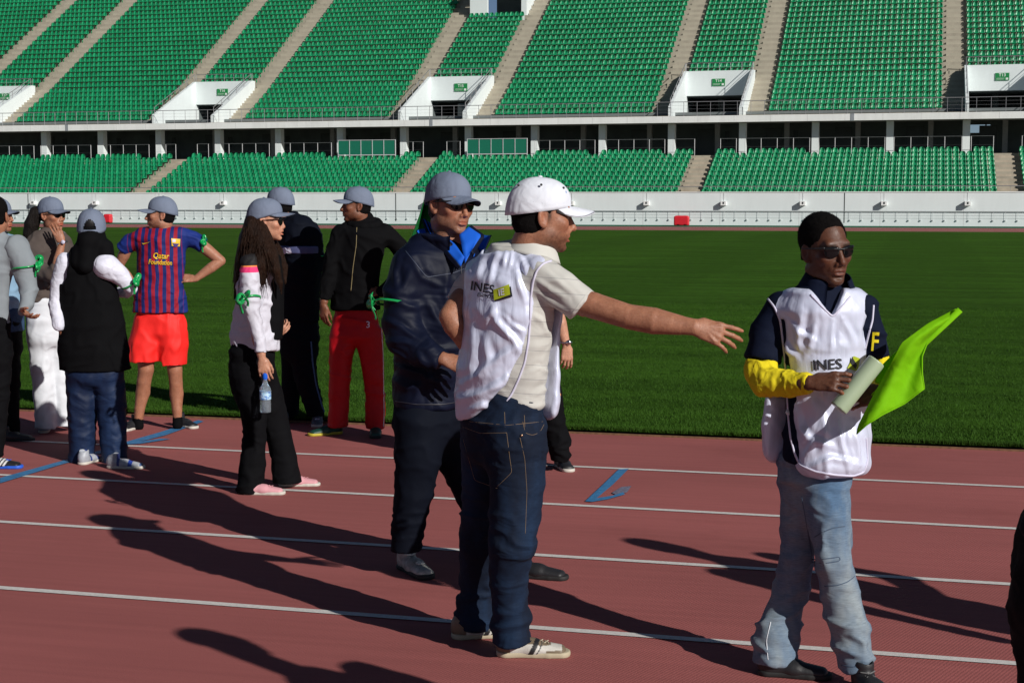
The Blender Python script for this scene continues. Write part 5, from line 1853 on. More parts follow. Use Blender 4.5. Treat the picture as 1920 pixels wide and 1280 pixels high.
    short_hair(p, M_hairg, line=4.0, side=.2)
    cap(p, M_capgrey, front=3.2, back=-.8, brim=7.6, width=1.02, droop=1.15)
    shades(p, z=.1, lh=2.1)
    hand(p, J(832, 673, -.30), nrm(CR * .92 - UP * .36 - CF * .12), nrm(-CF * .7 + UP * .7), True, size=1.08, curl=(20, 24, 28, 34), spread=(7, 0, -7, -14), elbow=J(790, 658, -.23), er=3.6, h=.42, tint=(.30, .14, .085))
    hide(p, J(808, 790, 0), J(846, 475, 0), [[J(*n[:3]) for n in A[:-1]], [J(*n[:3]) for n in B]], [[J(*n[:3]) for n in R_[:-1]]])
    finish(p)
    armband(p, J(746, 568, -.13), J(752, 540, -.13) - J(748, 600, -.15), .098, -CR * .95 - CF * .2, 1.1)
    M_sg = plain('grey_runner', (.36, .36, .33), .55, var=.5, nscale=30, bs=.3, bscale=80)
    shoe(p, gnd(753, 1062), CR * .50 - CF * .87, M_sg, M_shoeblack, size=1.08, laces=plain('white_laces', (.70, .70, .66), .8))
    shoe(p, gnd(955, 1079), CR * .97 - CF * .25, M_shoedark, M_shoeblack, size=1.02)
    return p
P9 = man_windbreaker()

# ---------------------------------------------------------------- man in vest with yellow sleeves, flag and paper roll
def man_flag():
    p = Person('man in sunglasses, white satin vest and yellow sleeves holding a lime flag', 1540, 5.38, 20, skin='dark')
    J = p.J; f = p.M[:, 1]; side = p.side()
    b = Blob()
    p.torso(b, [(1535, 790, .01, 62), (1530, 840, .01, 64), (1526, 885, .01, 64)], q=.60)
    A = [(1550, 885, .0, 44), (1549, 940, -.03, 47), (1556, 1000, -.06, 41), (1562, 1050, -.09, 38), (1572, 1100, -.08, 36), (1586, 1160, -.1, 38), (1600, 1205, -.12, 39), (1608, 1272, -.13, 34)]
    B = [(1500, 880, .04, 46), (1508, 940, .05, 44), (1500, 1000, .06, 38), (1493, 1050, .07, 35), (1484, 1100, .1, 35), (1468, 1150, .10, 38), (1454, 1200, .05, 42), (1450, 1255, .03, 44)]
    p.limb(b, A, .05); p.limb(b, B, .05)
    b.half(J(1607, 1255, -.13), (0, 0, -1), 0, rad=.15); b.half(J(1450, 1240, .03), (0, 0, -1), 0, rad=.16)
    def fn(L, V):
        z = L[:, 2]; return (.4 + 1.0 * np.exp(-((z - .17) / .12) ** 2) + .8 * np.exp(-((z - .47) / .08) ** 2) + (.7 * np.exp(-((z - .75) / .08) ** 2)))
    p.cloth('trousers', b, M_deniml, h=.0085, amp=.009, fs=(6, 6, 15), seed=31, fn=fn, oct=4)
    tr = [o for o in p.root.children if o.name.startswith('trousers')][0]
    M_st = plain('blue_stitching', (.06, .09, .14), .8)
    for pts in ([(1519, 1012), (1540, 998), (1562, 989), (1584, 986)], [(1524, 1048), (1550, 1047), (1576, 1043), (1576, 1051), (1550, 1055), (1524, 1054)], [(1546, 1098), (1570, 1097), (1590, 1090), (1602, 1080)], [(1503, 930), (1512, 980), (1522, 1040)], [(1577, 1246), (1600, 1250), (1637, 1243)]):
        p.line('seam', pts, 'trousers', .0020, M_st, tr)
    p.line('seam', [(1445, 1165), (1437, 1200), (1440, 1236)], 'trousers', .0016, M_white, tr)
    # navy polo
    b = Blob()
    p.torso(b, [(1550, 532, 0, 34, .85), (1548, 552, 0, 66), (1546, 580, 0, 82), (1546, 640, 0, 80), (1546, 700, 0, 76), (1543, 760, 0, 74), (1538, 820, 0, 72), (1534, 870, 0, 72)], q=.64, k=.045)
    R_ = [(1462, 578, .02, 31), (1442, 615, .02, 33), (1430, 665, .0, 36)]
    L_ = [(1618, 578, -.02, 28), (1630, 620, -.02, 27), (1640, 668, -.0, 28)]
    p.limb(b, R_, .05); p.limb(b, L_, .05)
    b.half(J(1428, 676, 0), nrm(J(1426, 690, 0) - J(1436, 640, .01)), 0, rad=.13)
    b.half(J(1641, 668, 0), nrm(J(1643, 680, 0) - J(1634, 640, 0)), 0, rad=.12)
    b.half(J(1536, 862, 0), (0, 0, -1), .01, rad=.5)
    p.cloth('shirt', b, M_navyp, h=.008, amp=.007, seed=14)
    sh = [o for o in p.root.children if o.name.startswith('shirt')][0]
    collar(p, J(1551, 548, -.01), 20, .118, .080, .078, gap=30, mat=M_navyp, pitch=-8, drop=.03, ry=.92)
    # collar points
    for pts, w_ in (([(1500, 560), (1525, 530), (1540, 560), (1516, 572)], 0), ([(1580, 530), (1612, 566), (1602, 578), (1568, 560)], 0)):
        pass
    V, Fc = text2d('F', 1640, 642, 50, ang=4, sx=.62); p.decal('sleeve_letter', V, Fc, 'shirt', plain('yellow_print', (.75, .60, .01), .6), sh, off=.004)
    # yellow sleeves
    b = Blob()
    Y = [(1433, 655, .0, 29), (1426, 695, -.03, 31), (1436, 716, -.07, 30), (1480, 719, -.13, 26), (1520, 718, -.2, 20)]
    p.limb(b, Y, .03); b.half(J(1430, 671, 0), UP, 0, rad=.12); b.half(J(1519, 718, -.2), nrm(J(1530, 718, -.21) - J(1500, 718, -.17)), 0, rad=.1)
    p.cloth('yellow_sleeve', b, M_yellow, h=.006, amp=.005, fs=(22, 22, 9), seed=3, fn=lambda L, V: .8 + 0 * L[:, 0])
    b = Blob()
    Y2 = [(1639, 655, .0, 24), (1646, 705, -.02, 24), (1655, 725, -.08, 22), (1652, 738, -.14, 18)]
    p.limb(b, Y2, .03); b.half(J(1651, 739, -.15), nrm(J(1650, 742, -.19) - J(1655, 730, -.1)), 0, rad=.1)
    p.cloth('yellow_sleeve', b, M_yellow, h=.007, amp=.005, fs=(22, 22, 9), seed=5)
    # vest
    T = [(1550, 535, 0, 42, .85), (1548, 552, 0, 74), (1547, 580, 0, 88), (1547, 640, 0, 84), (1551, 700, 0, 80), (1556, 760, -.01, 76), (1558, 820, -.03, 75), (1560, 870, -.045, 73), (1562, 930, -.05, 70)]
    b = Blob(); p.torso(b, T, q=.78, k=.04)
    p.limb(b, [(1468, 582, .02, 33), (1510, 564, .0, 34), (1585, 562, -.02, 34), (1614, 580, -.02, 30)], .03)
    b.half(J(1552, 765, 0) + f * .01, nrm(-f - UP * .05), .010, rad=.37)
    b.half(J(1440, 575, .0), nrm(-CR + UP * .1), .01, rad=.2)
    b.half(J(1641, 585, .0), nrm(CR + UP * .25), .01, rad=.2)
    b.half(J(1565, 897, -.1), nrm(-UP), .05, rad=.5)
    b.half(J(1552, 538, 0), UP, .02, rad=.3)
    # V neck
    vc = J(1560, 588, -.17)
    V, Fc = None, None
    def vf(L, V): return .5 + .9 * np.clip((1.15 - L[:, 2]) / .4, 0, 1)
    for sg in (-1, 1): pass
    w1 = nrm(J(1520, 540, -.12) - J(1561, 592, -.16)); w2 = nrm(J(1592, 540, -.12) - J(1561, 592, -.16))
    cc = (J(1520, 540, -.15) + J(1592, 540, -.15)) / 2
    bm = np.stack([CR, np.cross(UP, CR) * 1.0, UP], 1)
    # wedge cut for the V made of stacked slabs getting wider upwards
    for i in range(14):
        t = (i + .5) / 14; y_ = 592 - 52 * t; xl = 1561 - 36 * t; xr_ = 1561 + 30 * t
        c_ = J((xl + xr_) / 2, y_, -.14); hw = p.m((xr_ - xl) / 2, c_)
        b.box(c_, bm, (hw, .12, p.m(2.6, c_)), k=.004)
    p.cloth('vest', b, M_satin, h=.0062, amp=.0035, fs=(6, 6, 2.5), seed=41, fn=vf, rel=2, folds=[
        ([(1503, 585), (1499, 615), (1495, 655)], 7, .010), ([(1562, 602), (1558, 630), (1559, 656)], 5, .008), ([(1582, 600), (1594, 625), (1602, 650)], 6, .009), ([(1530, 605), (1523, 630), (1517, 656)], 6, .009),
        ([(1470, 640), (1478, 658), (1492, 668)], 6, .012), ([(1478, 600), (1500, 625), (1530, 640)], 6, .007), ([(1572, 780), (1577, 830), (1592, 880)], 6, .011), ([(1508, 858), (1528, 825), (1562, 838)], 7, .012),
        ([(1525, 872), (1560, 858), (1604, 868)], 6, .010), ([(1492, 760), (1500, 800), (1520, 830)], 7, .010), ([(1600, 790), (1608, 830), (1612, 870)], 6, .009), ([(1620, 590), (1612, 620), (1616, 650)], 5, .007),
        ([(1545, 780), (1548, 810), (1540, 840)], 6, .008)])
    vest = [o for o in p.root.children if o.name.startswith('vest')][0]
    b = Blob(); T2 = [(1535, 690, .02, 78), (1520, 740, .02, 84), (1512, 800, .03, 84), (1508, 880, .04, 80)]
    p.torso(b, T2, q=.9, k=.04)
    b.half(J(1515, 740, .02) - f * .03, f, .012); b.half(J(1500, 866, .1), -UP, .07, rad=.5); b.half(J(1500, 735, .1), UP, .02, rad=.5)
    V, Fc = b.build(.009); V = relax(V, Fc, 2); N = vnormals(V, Fc); V = V + N * (.008 * fbm(p.local(V) * np.array((11, 11, 3)), 8)[:, None])
    p.put('vest_back_panel', V, Fc, M_satin, vest, bvh=True)
    p.line('piping', [(1438, 558), (1452, 575), (1463, 600), (1468, 640), (1473, 690), (1476, 740), (1478, 780), (1482, 820), (1490, 850), (1500, 872), (1530, 884), (1565, 890), (1600, 892), (1620, 885), (1627, 862), (1624, 820)], ['vest', 'shirt'], .0042, M_piping, vest)
    p.line('piping', [(1520, 552), (1540, 574), (1561, 594), (1580, 574), (1594, 556)], ['vest', 'shirt'], .0038, M_piping, vest)
    p.line('piping', [(1638, 572), (1636, 600), (1628, 630), (1622, 655)], ['vest', 'shirt'], .0038, M_piping, vest)
    p.line('belt', [(1448, 766), (1462, 770), (1480, 773)], 'shirt', .010, M_white, sh)
    M_ink = bpy.data.materials['black_print']; M_lime = bpy.data.materials['lime_print']
    V, Fc = text2d('INES', 1551, 684, 27, ang=-3, sx=1.05); p.decal('print_lettering', V, Fc, 'vest', M_ink, vest, off=.004)
    V, Fc = grid2d([(1588, 690), (1600, 667), (1612, 672), (1607, 696)], 6, 6); p.decal('print_patch', V, Fc, 'vest', M_lime, vest)
    V, Fc = grid2d([(1596, 668), (1606, 684), (1603, 692), (1594, 680)], 4, 4); p.decal('print_patch', V, Fc, 'vest', M_ink, vest, off=.006)
    head(p, J(1546, 468, -.03), 22, pitch=-3, roll=3, size=1.06, neck=J(1549, 552, .0), neckr=5.3, beard=.35, beardc=(.25, .25, .25), thin=.90, open_mouth=.15, lips=(1.0, .72, .80), jaw=.94, nose=1.0)
    short_hair(p, M_crop, line=6.2, side=.15, back=-3.8, thin=.91, thick=.30, rough=.22, capped=False)
    shades(p, z=.1, lh=1.95, w=.98)
    # hands: right over the roll, left behind it
    hand(p, J(1520, 718, -.215), nrm(CR * .93 + UP * .10 - CF * .40), nrm(UP * .62 - CF * .78), True, size=1.02, curl=(22, 24, 28, 32), spread=(8, 1, -6, -12), thumb=(20, 40), elbow=J(1460, 716, -.1), er=2.9, wr=2.7, h=.34)
    hand(p, J(1653, 738, -.15), nrm(-CR * .96 - CF * .25 - UP * .08), nrm(CF * .2 - CF * 1.0 + UP * .3), False, size=.98, curl=(26, 28, 32, 36), spread=(8, 1, -6, -12), thumb=(30, 50), elbow=J(1652, 715, -.05), er=3.2, h=.40)
    hide(p, J(1532, 850, 0), J(1549, 555, 0), [[J(*n[:3]) for n in A[:-1]], [J(*n[:3]) for n in B[:-1]]], [[J(*n[:3]) for n in R_], [J(*n[:3]) for n in L_]])
    finish(p)
    shoe(p, gnd(1606, 1284), CR * .22 - CF * .97, M_shoedark, M_shoeblack, size=1.0, laces=plain('grey_laces', (.12, .12, .12), .8))
    shoe(p, gnd(1420, 1262), CR * .97 - CF * .22, M_shoedark, M_shoeblack, size=.98)
    # paper roll
    a, c_ = J(1644, 676, -.235), J(1572, 766, -.25)
    b = Blob(); b.cone(a, c_, .032, .032)
    ax_ = nrm(c_ - a); b.half(a, -ax_); b.half(c_, ax_); b.cone(a - ax_ * .04, a + ax_ * .06, .025, .025, op='d')
    V, Fc = b.build(.0035); V = relax(V, Fc, 1)
    o = mesh_obj('paper_roll', V - a, Fc, plain('frosted_paper', (.34, .42, .28), .4, spec=.5)); o.location = a
    tag(o, 'pale rolled-up paper tube held in both hands before the white vest', 'paper roll')
    return p
P12 = man_flag()

def flag_mesh(name, left, right, top, bottom, Z, dzf, mat, label, nu=26, nv=34, hem=None, thick=.0012):
    """cloth patch bounded by four edges (surveyed points), with folds; left/right run top to bottom, top/bottom left to right"""
    def interp(pts, t):
        pts = np.array(pts, float); L = np.r_[0, np.cumsum(np.linalg.norm(np.diff(pts, axis=0), axis=1))]; L /= L[-1]
        return np.array([np.interp(t, L, pts[:, 0]), np.interp(t, L, pts[:, 1])])
    P = []
    for j in range(nv + 1):
        v = j / nv
        for i in range(nu + 1):
            u = i / nu
            c = (1 - u) * interp(left, v) + u * interp(right, v) + (1 - v) * interp(top, u) + v * interp(bottom, u)
            A, B, D, E_ = np.array(left[0]), np.array(right[0]), np.array(left[-1]), np.array(right[-1])
            c = c - ((1 - u) * (1 - v) * A + u * (1 - v) * B + (1 - u) * v * D + u * v * E_)
            P.append(atZ(c[0], c[1], Z + dzf(u, v)))
    P = np.array(P); n0 = len(P)
    F1 = [(j * (nu + 1) + i, j * (nu + 1) + i + 1, (j + 1) * (nu + 1) + i + 1, (j + 1) * (nu + 1) + i) for j in range(nv) for i in range(nu)]
    N = np.zeros_like(P)
    for f_ in F1:
        nn = np.cross(P[f_[2]] - P[f_[0]], P[f_[3]] - P[f_[1]])
        for k in f_: N[k] += nn
    N /= np.maximum(1e-9, np.linalg.norm(N, axis=1))[:, None]
    V = np.concatenate([P + N * thick, P - N * thick])
    Fc = [f_ for f_ in F1] + [tuple(n0 + k for k in reversed(f_)) for f_ in F1]
    def e(a, b): Fc.append((b, a, n0 + a, n0 + b))
    for i in range(nu): e(i, i + 1); e(nv * (nu + 1) + i + 1, nv * (nu + 1) + i)
    for j in range(nv): e((j + 1) * (nu + 1), j * (nu + 1)); e(j * (nu + 1) + nu, (j + 1) * (nu + 1) + nu)
    o0 = P[0].copy()
    o = mesh_obj(name, V - o0, Fc, mat); o.location = o0
    if label: tag(o, label, 'flag')
    return o, P, o0
def flagcloth(name, col, tr=.35):
    m, n, b = newmat(name)
    v = coord(n)
    n.links.new(ramp(n, noise(n, v, 5, 4), [(.3, tuple(c * .9 for c in col)), (.7, col)]), b.inputs['Base Color'])
    setin(b, Roughness=.75); b.inputs['Specular IOR Level'].default_value = .15
    p = bump(n, b, noise(n, coord(n, (9, 9, 9)), 1.6, 1.5, .5, .8), .4, .02)
    bump(n, b, noise(n, v, 600, 2), .15, .001, p)
    t = n.nodes.new('ShaderNodeBsdfTranslucent'); t.inputs[0].default_value = (*col, 1)
    mx = n.nodes.new('ShaderNodeMixShader'); mx.inputs[0].default_value = tr
    out = n.nodes['Material Output']
    n.links.new(b.outputs[0], mx.inputs[1]); n.links.new(t.outputs[0], mx.inputs[2]); n.links.new(mx.outputs[0], out.inputs[0])
    return m
M_lime2 = flagcloth('lime_flag_cloth', (.27, .66, .006), .4)
def lime_flag():
    Z = 5.38
    def dz(u, v): return -.26 - .05 * math.sin(3.0 * u + .4) * v + .035 * math.sin(7 * u + 4 * v) * u * v + .02 * math.cos(9 * v) * (1 - u)
    o, P, o0 = flag_mesh('hand_flag', [(1792, 579), (1740, 606), (1690, 643), (1660, 700), (1632, 752), (1608, 800), (1606, 813)],
                    [(1801, 586), (1766, 613), (1741, 636), (1729, 668), (1729, 700), (1733, 728)],
                    [(1792, 579), (1801, 586)], [(1606, 813), (1625, 796), (1655, 777), (1695, 757), (1733, 728)], Z, dz, M_lime2,
                    'bright lime green hand flag with rolled edge, held by the man in yellow sleeves')
    nu = 26; nv = 34
    V, Fc = tube([P[j * (nu + 1) + nu] - o0 for j in range(nv + 1)], .0026)
    mesh_obj('hem', V, Fc, M_lime2, o)
    V, Fc = tube([P[nv * (nu + 1) + i] - o0 for i in range(nu + 1)], .0026); mesh_obj('hem', V, Fc, M_lime2, o)
    a, b_ = atZ(1798, 583, Z - .262), atZ(1636, 742, Z - .22)
    V, Fc = tube([a - o0 - nrm(b_ - a) * .006, (a + b_) / 2 - o0 + CF * .01, b_ - o0], [.011, .009, .007]); mesh_obj('pole', V, Fc, M_lime2, o)
    # second fold of cloth behind
    Q, F2, _ = None, None, None
    o2, P2, o02 = flag_mesh('back_fold', [(1664, 674), (1648, 690), (1640, 716)], [(1690, 650), (1672, 690), (1652, 722)], [(1664, 674), (1690, 650)], [(1640, 716), (1652, 722)], Z, lambda u, v: -.22, M_lime2, None, 8, 10)
    o2.parent = o; o2.location = Vector(o02 - o0)
lime_flag()
# ================================================================== THE GROUP ON THE LEFT
def garment(p, name, parts, cuts, mat, h=.011, amp=.006, fs=(6, 6, 12), seed=1, fn=None, k=.04, extra=None, attrf=None, rel=1):
    b = Blob()
    for kind, nodes, q in parts:
        if kind == 't': p.torso(b, nodes, q=q, k=k)
        else: p.limb(b, nodes, k)
    if extra: extra(b)
    for (pt, nv, rad) in cuts: b.half(p.J(*pt), nv, .004, rad=rad)
    p.cloth(name, b, mat, h=h, amp=amp, fs=fs, seed=seed, fn=fn, attrf=attrf, rel=rel)
    return [o for o in p.root.children if o.name.split('.')[0] == name][-1]
DN = np.array((0, 0, -1.0))
def along(p, a, b_): return nrm(p.J(*b_) - p.J(*a))
M_whitet = cloth('white_trousers', (.66, .68, .72), .8, fold=.35, foldscale=(5, 5, 7))
M_sneakw = plain('white_sneaker', (.55, .55, .54), .5)
M_pink = plain('pink_canvas', (.62, .30, .33), .8, bs=.2)
M_shoegrey = plain('grey_runner_dim', (.09, .10, .12), .6, var=.4, nscale=30)
M_shoegreen = plain('dark_green_shoe', (.008, .05, .035), .5)
M_paleblue = cloth('pale_blue_cloth', (.22, .36, .50), .8, fold=.6)
M_denimm = denim('mid_blue_denim', (.02, .045, .10), (.05, .10, .20), .5)

# ---- man in striped red and blue football shirt, hands on hips
def man_football():
    p = Person('man in red and blue striped football shirt and red shorts, hands on hips, grey cap', 302, 11.3, 0, skin='olive')
    J = p.J
    def stripes(n):
        v = coord(n); sp = n.nodes.new('ShaderNodeSeparateXYZ'); n.links.new(v, sp.inputs[0])
        ax = vmath(n, 'ABSOLUTE', sp.outputs[0])
        wob = vmath(n, 'MULTIPLY', vmath(n, 'SUBTRACT', noise(n, v, 5, 2), .5), .02)
        f = vmath(n, 'FRACT', vmath(n, 'ADD', vmath(n, 'MULTIPLY', vmath(n, 'ADD', sp.outputs[0], wob), 19.0), .25))
        s_ = ramp(n, f, [(.0, 0.0), (.47, 0.0), (.50, 1.0), (.97, 1.0), (1.0, 0.0)])
        c = mixc(n, s_, (.29, .007, .024), (.008, .019, .13))
        sl = ramp(n, ax, [(.195, 0.0), (.205, 1.0)])
        return mixc(n, sl, c, (.008, .024, .17))
    M_str = cloth('striped_football_shirt', None, .7, extra=stripes, fold=.8, foldscale=(7, 7, 9))
    sh = garment(p, 'shirt', [('t', [(306, 424, 0, 17), (304, 436, 0, 36), (303, 450, 0, 47), (303, 490, 0, 46), (300, 535, 0, 44), (300, 560, 0, 49), (300, 600, 0, 54)], .62),
                         ('l', [(266, 443, 0, 16), (245, 455, .02, 16), (228, 470, .04, 15)], 0), ('l', [(338, 441, 0, 16), (362, 450, .02, 16), (386, 462, .04, 14)], 0)],
                 [((300, 586, 0), DN, .5), ((229, 469, .04), nrm(-CR * .7 - UP * .7), .1), ((383, 461, .04), nrm(CR * .85 - UP * .5), .1)], M_str, h=.0095, amp=.007, seed=2, fs=(8, 8, 11))
    M_gold = plain('gold_print', (.80, .50, .02), .5); M_redc = plain('red_collar', (.45, .006, .012), .6)
    V, Fc = text2d('Qatar', 302, 480, 15, ang=3, sx=.82, italic=.12); p.decal('shirt_lettering', V, Fc, 'shirt', M_gold, sh, off=.005)
    V, Fc = text2d('Foundation', 301, 492, 12.5, ang=3, sx=.78, italic=.12); p.decal('shirt_lettering', V, Fc, 'shirt', M_gold, sh, off=.005)
    # crest and tick
    V, Fc = grid2d([(321, 447), (338, 448), (337, 462), (322, 461)], 5, 5); p.decal('crest', V, Fc, 'shirt', M_gold, sh, off=.0045)
    V, Fc = grid2d([(323, 449), (329, 449), (329, 454), (323, 454)], 2, 2); p.decal('crest', V, Fc, 'shirt', M_piping, sh, off=.006)
    V, Fc = grid2d([(323, 456), (336, 457), (331, 463), (327, 463)], 3, 3); p.decal('crest', V, Fc, 'shirt', plain('crest_blue', (.05, .03, .20), .5), sh, off=.006)
    V, Fc = grid2d([(266, 455), (270, 456.5), (283, 453), (269, 458.5)], 3, 2); p.decal('badge', V, Fc, 'shirt', M_gold, sh, off=.005)
    V, Fc = grid2d([(224, 444), (231, 440), (232, 443), (226, 447)], 2, 2); p.decal('badge', V, Fc, 'shirt', M_piping, sh, off=.005)
    collar(p, J(306, 437, .0), 10, .088, .074, .03, gap=4, mat=M_redc, pitch=-8, drop=.035, name='neckband')
    garment(p, 'shorts', [('t', [(300, 575, 0, 40), (300, 600, 0, 47), (300, 622, 0, 49)], .62),
                          ('l', [(277, 615, 0, 29), (272, 645, -.01, 32), (266, 690, -.02, 32)], 0), ('l', [(323, 615, 0, 28), (323, 645, 0, 30), (322, 698, 0, 29)], 0)],
            [((266, 677, 0), nrm(DN), .2), ((322, 684, 0), nrm(DN), .17)], M_reds, h=.0095, amp=.007, seed=3, fs=(9, 9, 4), k=.03)
    head(p, J(302, 402, -.01), -76, pitch=2, size=1.03, neck=J(306, 440, .02), neckr=5.8, beard=.75)
    short_hair(p, M_crop, line=4.0); cap(p, M_capgrey, front=3.4, back=-.8, brim=7.6)
    hand(p, J(249, 527, -.0), nrm(CR * .9 + UP * .1 - CF * .3), nrm(-CF * .8 + UP * .5), True, size=.95, curl=(15, 15, 18, 22), elbow=J(222, 500, .06), er=3.9, up=J(240, 462, .02), ur=4.6, h=.5)
    hand(p, J(366, 523, .0), nrm(-CR * .95 + UP * .05 - CF * .1), nrm(-CF * .7 + UP * .6), False, size=.95, curl=(20, 20, 22, 26), elbow=J(414, 489, .06), er=4.2, up=J(370, 454, .03), ur=4.8, h=.45)
    b = Blob()
    for ch in ([(272, 650, 0, 19), (274, 692, -.01, 14.5), (270, 715, .0, 13), (268, 735, .015, 13.2), (262, 765, 0, 9.5), (259, 795, -.0, 8.2)],
               [(324, 655, 0, 18), (328, 695, -.01, 13.5), (330, 718, 0, 12.2), (331, 738, .015, 12.8), (332, 768, 0, 9.2), (333, 792, 0, 8.0)]):
        p.limb(b, ch, .02)
    V, Fc = b.build(.0085); V = relax(V, Fc, 1); col = np.tile(p.skin * (.9, .85, .8), (len(V), 1)); p.body.append((V, Fc, col))
    hide(p, J(300, 605, 0), J(305, 440, 0), [[J(275, 650, 0)], [J(324, 655, 0)]], [[J(266, 443, 0), J(240, 462, .02)], [J(338, 441, 0), J(370, 454, .03)]])
    finish(p)
    armband(p, J(380, 459, .04), CR * .85 - UP * .5, .055, CR * .5 - CF * .8 + UP * .3, 1.0, seed=3)
    for hx, hy, d in ((262, 800, -CR * .25 - CF * .97), (330, 797, CR * .72 - CF * .7)):
        shoe(p, gnd(hx, hy), d, M_shoedark, M_rubber, size=1.0, L=28, laces=M_black)
    b = Blob(); b.cone(J(259, 782, 0), J(260, 798, 0), .036, .038); b.half(J(259, 783, 0), UP); V, Fc = b.build(.008); p.put('sock', V, Fc, M_blackc)
    b = Blob(); b.cone(J(333, 780, 0), J(333, 796, 0), .036, .038); b.half(J(333, 781, 0), UP); V, Fc = b.build(.008); p.put('sock', V, Fc, M_blackc)
man_football()

# ---- woman in white and pink jacket
def woman_jacket():
    p = Person('woman with long brown hair in white jacket with pink band and black flared trousers', 485, 8.9, 92, skin='light')
    J = p.J
    garment(p, 'trousers', [('t', [(476, 625, 0, 38), (472, 665, 0, 42), (470, 710, 0, 41), (474, 740, 0, 36)], .86),
            ('l', [(466, 705, -.07, 31), (474, 760, -.08, 27), (478, 810, -.08, 22), (475, 860, -.08, 24), (468, 930, -.08, 28)], 0),
            ('l', [(488, 705, .07, 32), (505, 760, .07, 30), (522, 815, .08, 24), (532, 860, .08, 24), (540, 918, .08, 30)], 0)],
            [((468, 922, -.08), DN, .13), ((540, 905, .08), DN, .14)], M_blackt, h=.0095, amp=.006, seed=11, k=.04)
    def jcol(n):
        v = coord(n); sp = n.nodes.new('ShaderNodeSeparateXYZ'); n.links.new(v, sp.inputs[0])
        t = vmath(n, 'ADD', sp.outputs[2], vmath(n, 'MULTIPLY', sp.outputs[1], -.02))
        c = ramp(n, vmath(n, 'MULTIPLY', t, .5), [(.0, (.58, .57, .64)), (.6425, (.58, .57, .64)), (.6435, (.72, .045, .17)), (.6575, (.72, .045, .17)), (.6585, (.80, .25, .06)), (.6610, (.012, .011, .012)), (1, (.012, .011, .012))])
        for e in n.nodes:
            if e.bl_idname == 'ShaderNodeValToRGB' and len(e.color_ramp.elements) == 7: e.color_ramp.interpolation = 'CONSTANT'
        return c
    M_j = cloth('white_pink_jacket', None, .65, extra=jcol, fold=.8, foldscale=(10, 10, 9))
    jk = garment(p, 'jacket', [('t', [(497, 462, 0, 18), (490, 478, 0, 30), (484, 505, 0, 39), (482, 545, 0, 41), (480, 590, 0, 42), (478, 630, 0, 45), (478, 665, 0, 45)], .95),
            ('l', [(470, 492, -.14, 19), (468, 530, -.18, 19), (472, 580, -.20, 17), (482, 620, -.21, 14), (491, 668, -.22, 12)], 0),
            ('l', [(492, 492, .14, 18), (500, 560, .18, 15), (520, 600, .12, 12)], 0)],
            [((478, 652, 0), nrm(DN * .95 - CR * .1), .4), ((491, 668, -.22), nrm(DN + CR * .15), .06)], M_j, h=.0085, amp=.007, seed=12, fs=(9, 9, 12))
    # black front panel of the open jacket
    b = Blob(); p.torso(b, [(508, 484, 0, 20), (506, 530, 0, 27), (505, 600, 0, 27), (503, 640, 0, 26)], q=1.0, k=.03); b.half(J(500, 636, 0), DN)
    V, Fc = b.build(.011); p.put('top', V, Fc, M_blackc, bvh=True)
    p.line('zip', [(521, 520), (523, 560), (524, 600), (522, 640)], 'jacket', .003, M_white, jk)
    head(p, J(500, 414, -.01), 88, pitch=0, size=1.0, neck=J(494, 470, 0), neckr=4.8, female=True, open_mouth=.55, lips=(1.0, .5, .45))
    cap(p, M_capgrey, front=4.6, back=-1.0, brim=7.6, width=1.03, lift=.3, droop=.6)
    shades(p, mat=plain('brown_frame', (.06, .02, .01), .3), z=-.2, w=.98, y=9.2, lh=2.5)
    # hair
    b = Blob()
    rr = random.Random(4)
    b.ell((0, -3.0, .5), (7.9, 7.2, 7.0)); b.half((0, 0, 4.0), UP, .5)
    b.ell((0, 8.0, -3), (6.8, 7.0, 9), .8, op='d')
    V, Fc = b.build(.45); W = p.hc + (V * p.hs) @ p.hM.T
    b = Blob()
    strands = [[(484, 415, 0, 24), (474, 450, 0, 25), (462, 490, .02, 21), (452, 525, .03, 14), (446, 556, .03, 5)],
               [(478, 420, -.05, 18), (470, 460, -.06, 20), (458, 500, -.05, 15), (447, 535, -.03, 9), (440, 560, -.03, 3)],
               [(490, 430, -.085, 12), (492, 465, -.11, 16), (488, 500, -.14, 14), (492, 528, -.15, 7)],
               [(498, 440, -.08, 9), (508, 475, -.12, 13), (516, 505, -.13, 11), (524, 530, -.12, 6), (528, 552, -.11, 2)],
               [(500, 440, .06, 10), (518, 470, .04, 12), (530, 500, .02, 9), (534, 530, .0, 4)],
               [(480, 440, .08, 18), (475, 490, .1, 16), (470, 530, .1, 8)]]
    for s_ in strands: p.limb(b, s_, .03)
    V2, F2 = b.build(.0075); V2 = relax(V2, F2, 1)
    N = vnormals(V2, F2); L = p.local(V2)
    V2 = V2 + N * (.005 * fbm(L * (55, 55, 5) + 1.0 * fbm(L * 5)[:, None], 3, 2))[:, None]
    V3, F3 = joinm((W, Fc), (V2, F2)); hr = p.put('hair', V3, F3, M_hairbr)
    # loose locks
    LK = []
    for i in range(300):
        x0 = rr.uniform(456, 497); y0 = rr.uniform(422, 470); dz = -.085 - .075 * min(1, (y0 - 412) / 50) * rr.uniform(.6, 1.1); x1 = x0 + (x0 - 478) * .7 + rr.uniform(-10, 10); y1 = y0 + rr.uniform(60, 95)
        P = [J(x0 + (x1 - x0) * t + 2.2 * math.sin(5 * t + i), y0 + (y1 - y0) * t, dz - .01 * math.sin(3 * t)) for t in np.linspace(0, 1, 10)]
        V, Fc = tube(P, [.0016 * (1 - t) + .0006 for t in np.linspace(0, 1, 10)], 5); LK.append((V, Fc))
    Vs = np.concatenate([v for v, f in LK]); Fs = []; n_ = 0
    for v, f in LK: Fs += [tuple(i + n_ for i in q) for q in f]; n_ += len(v)
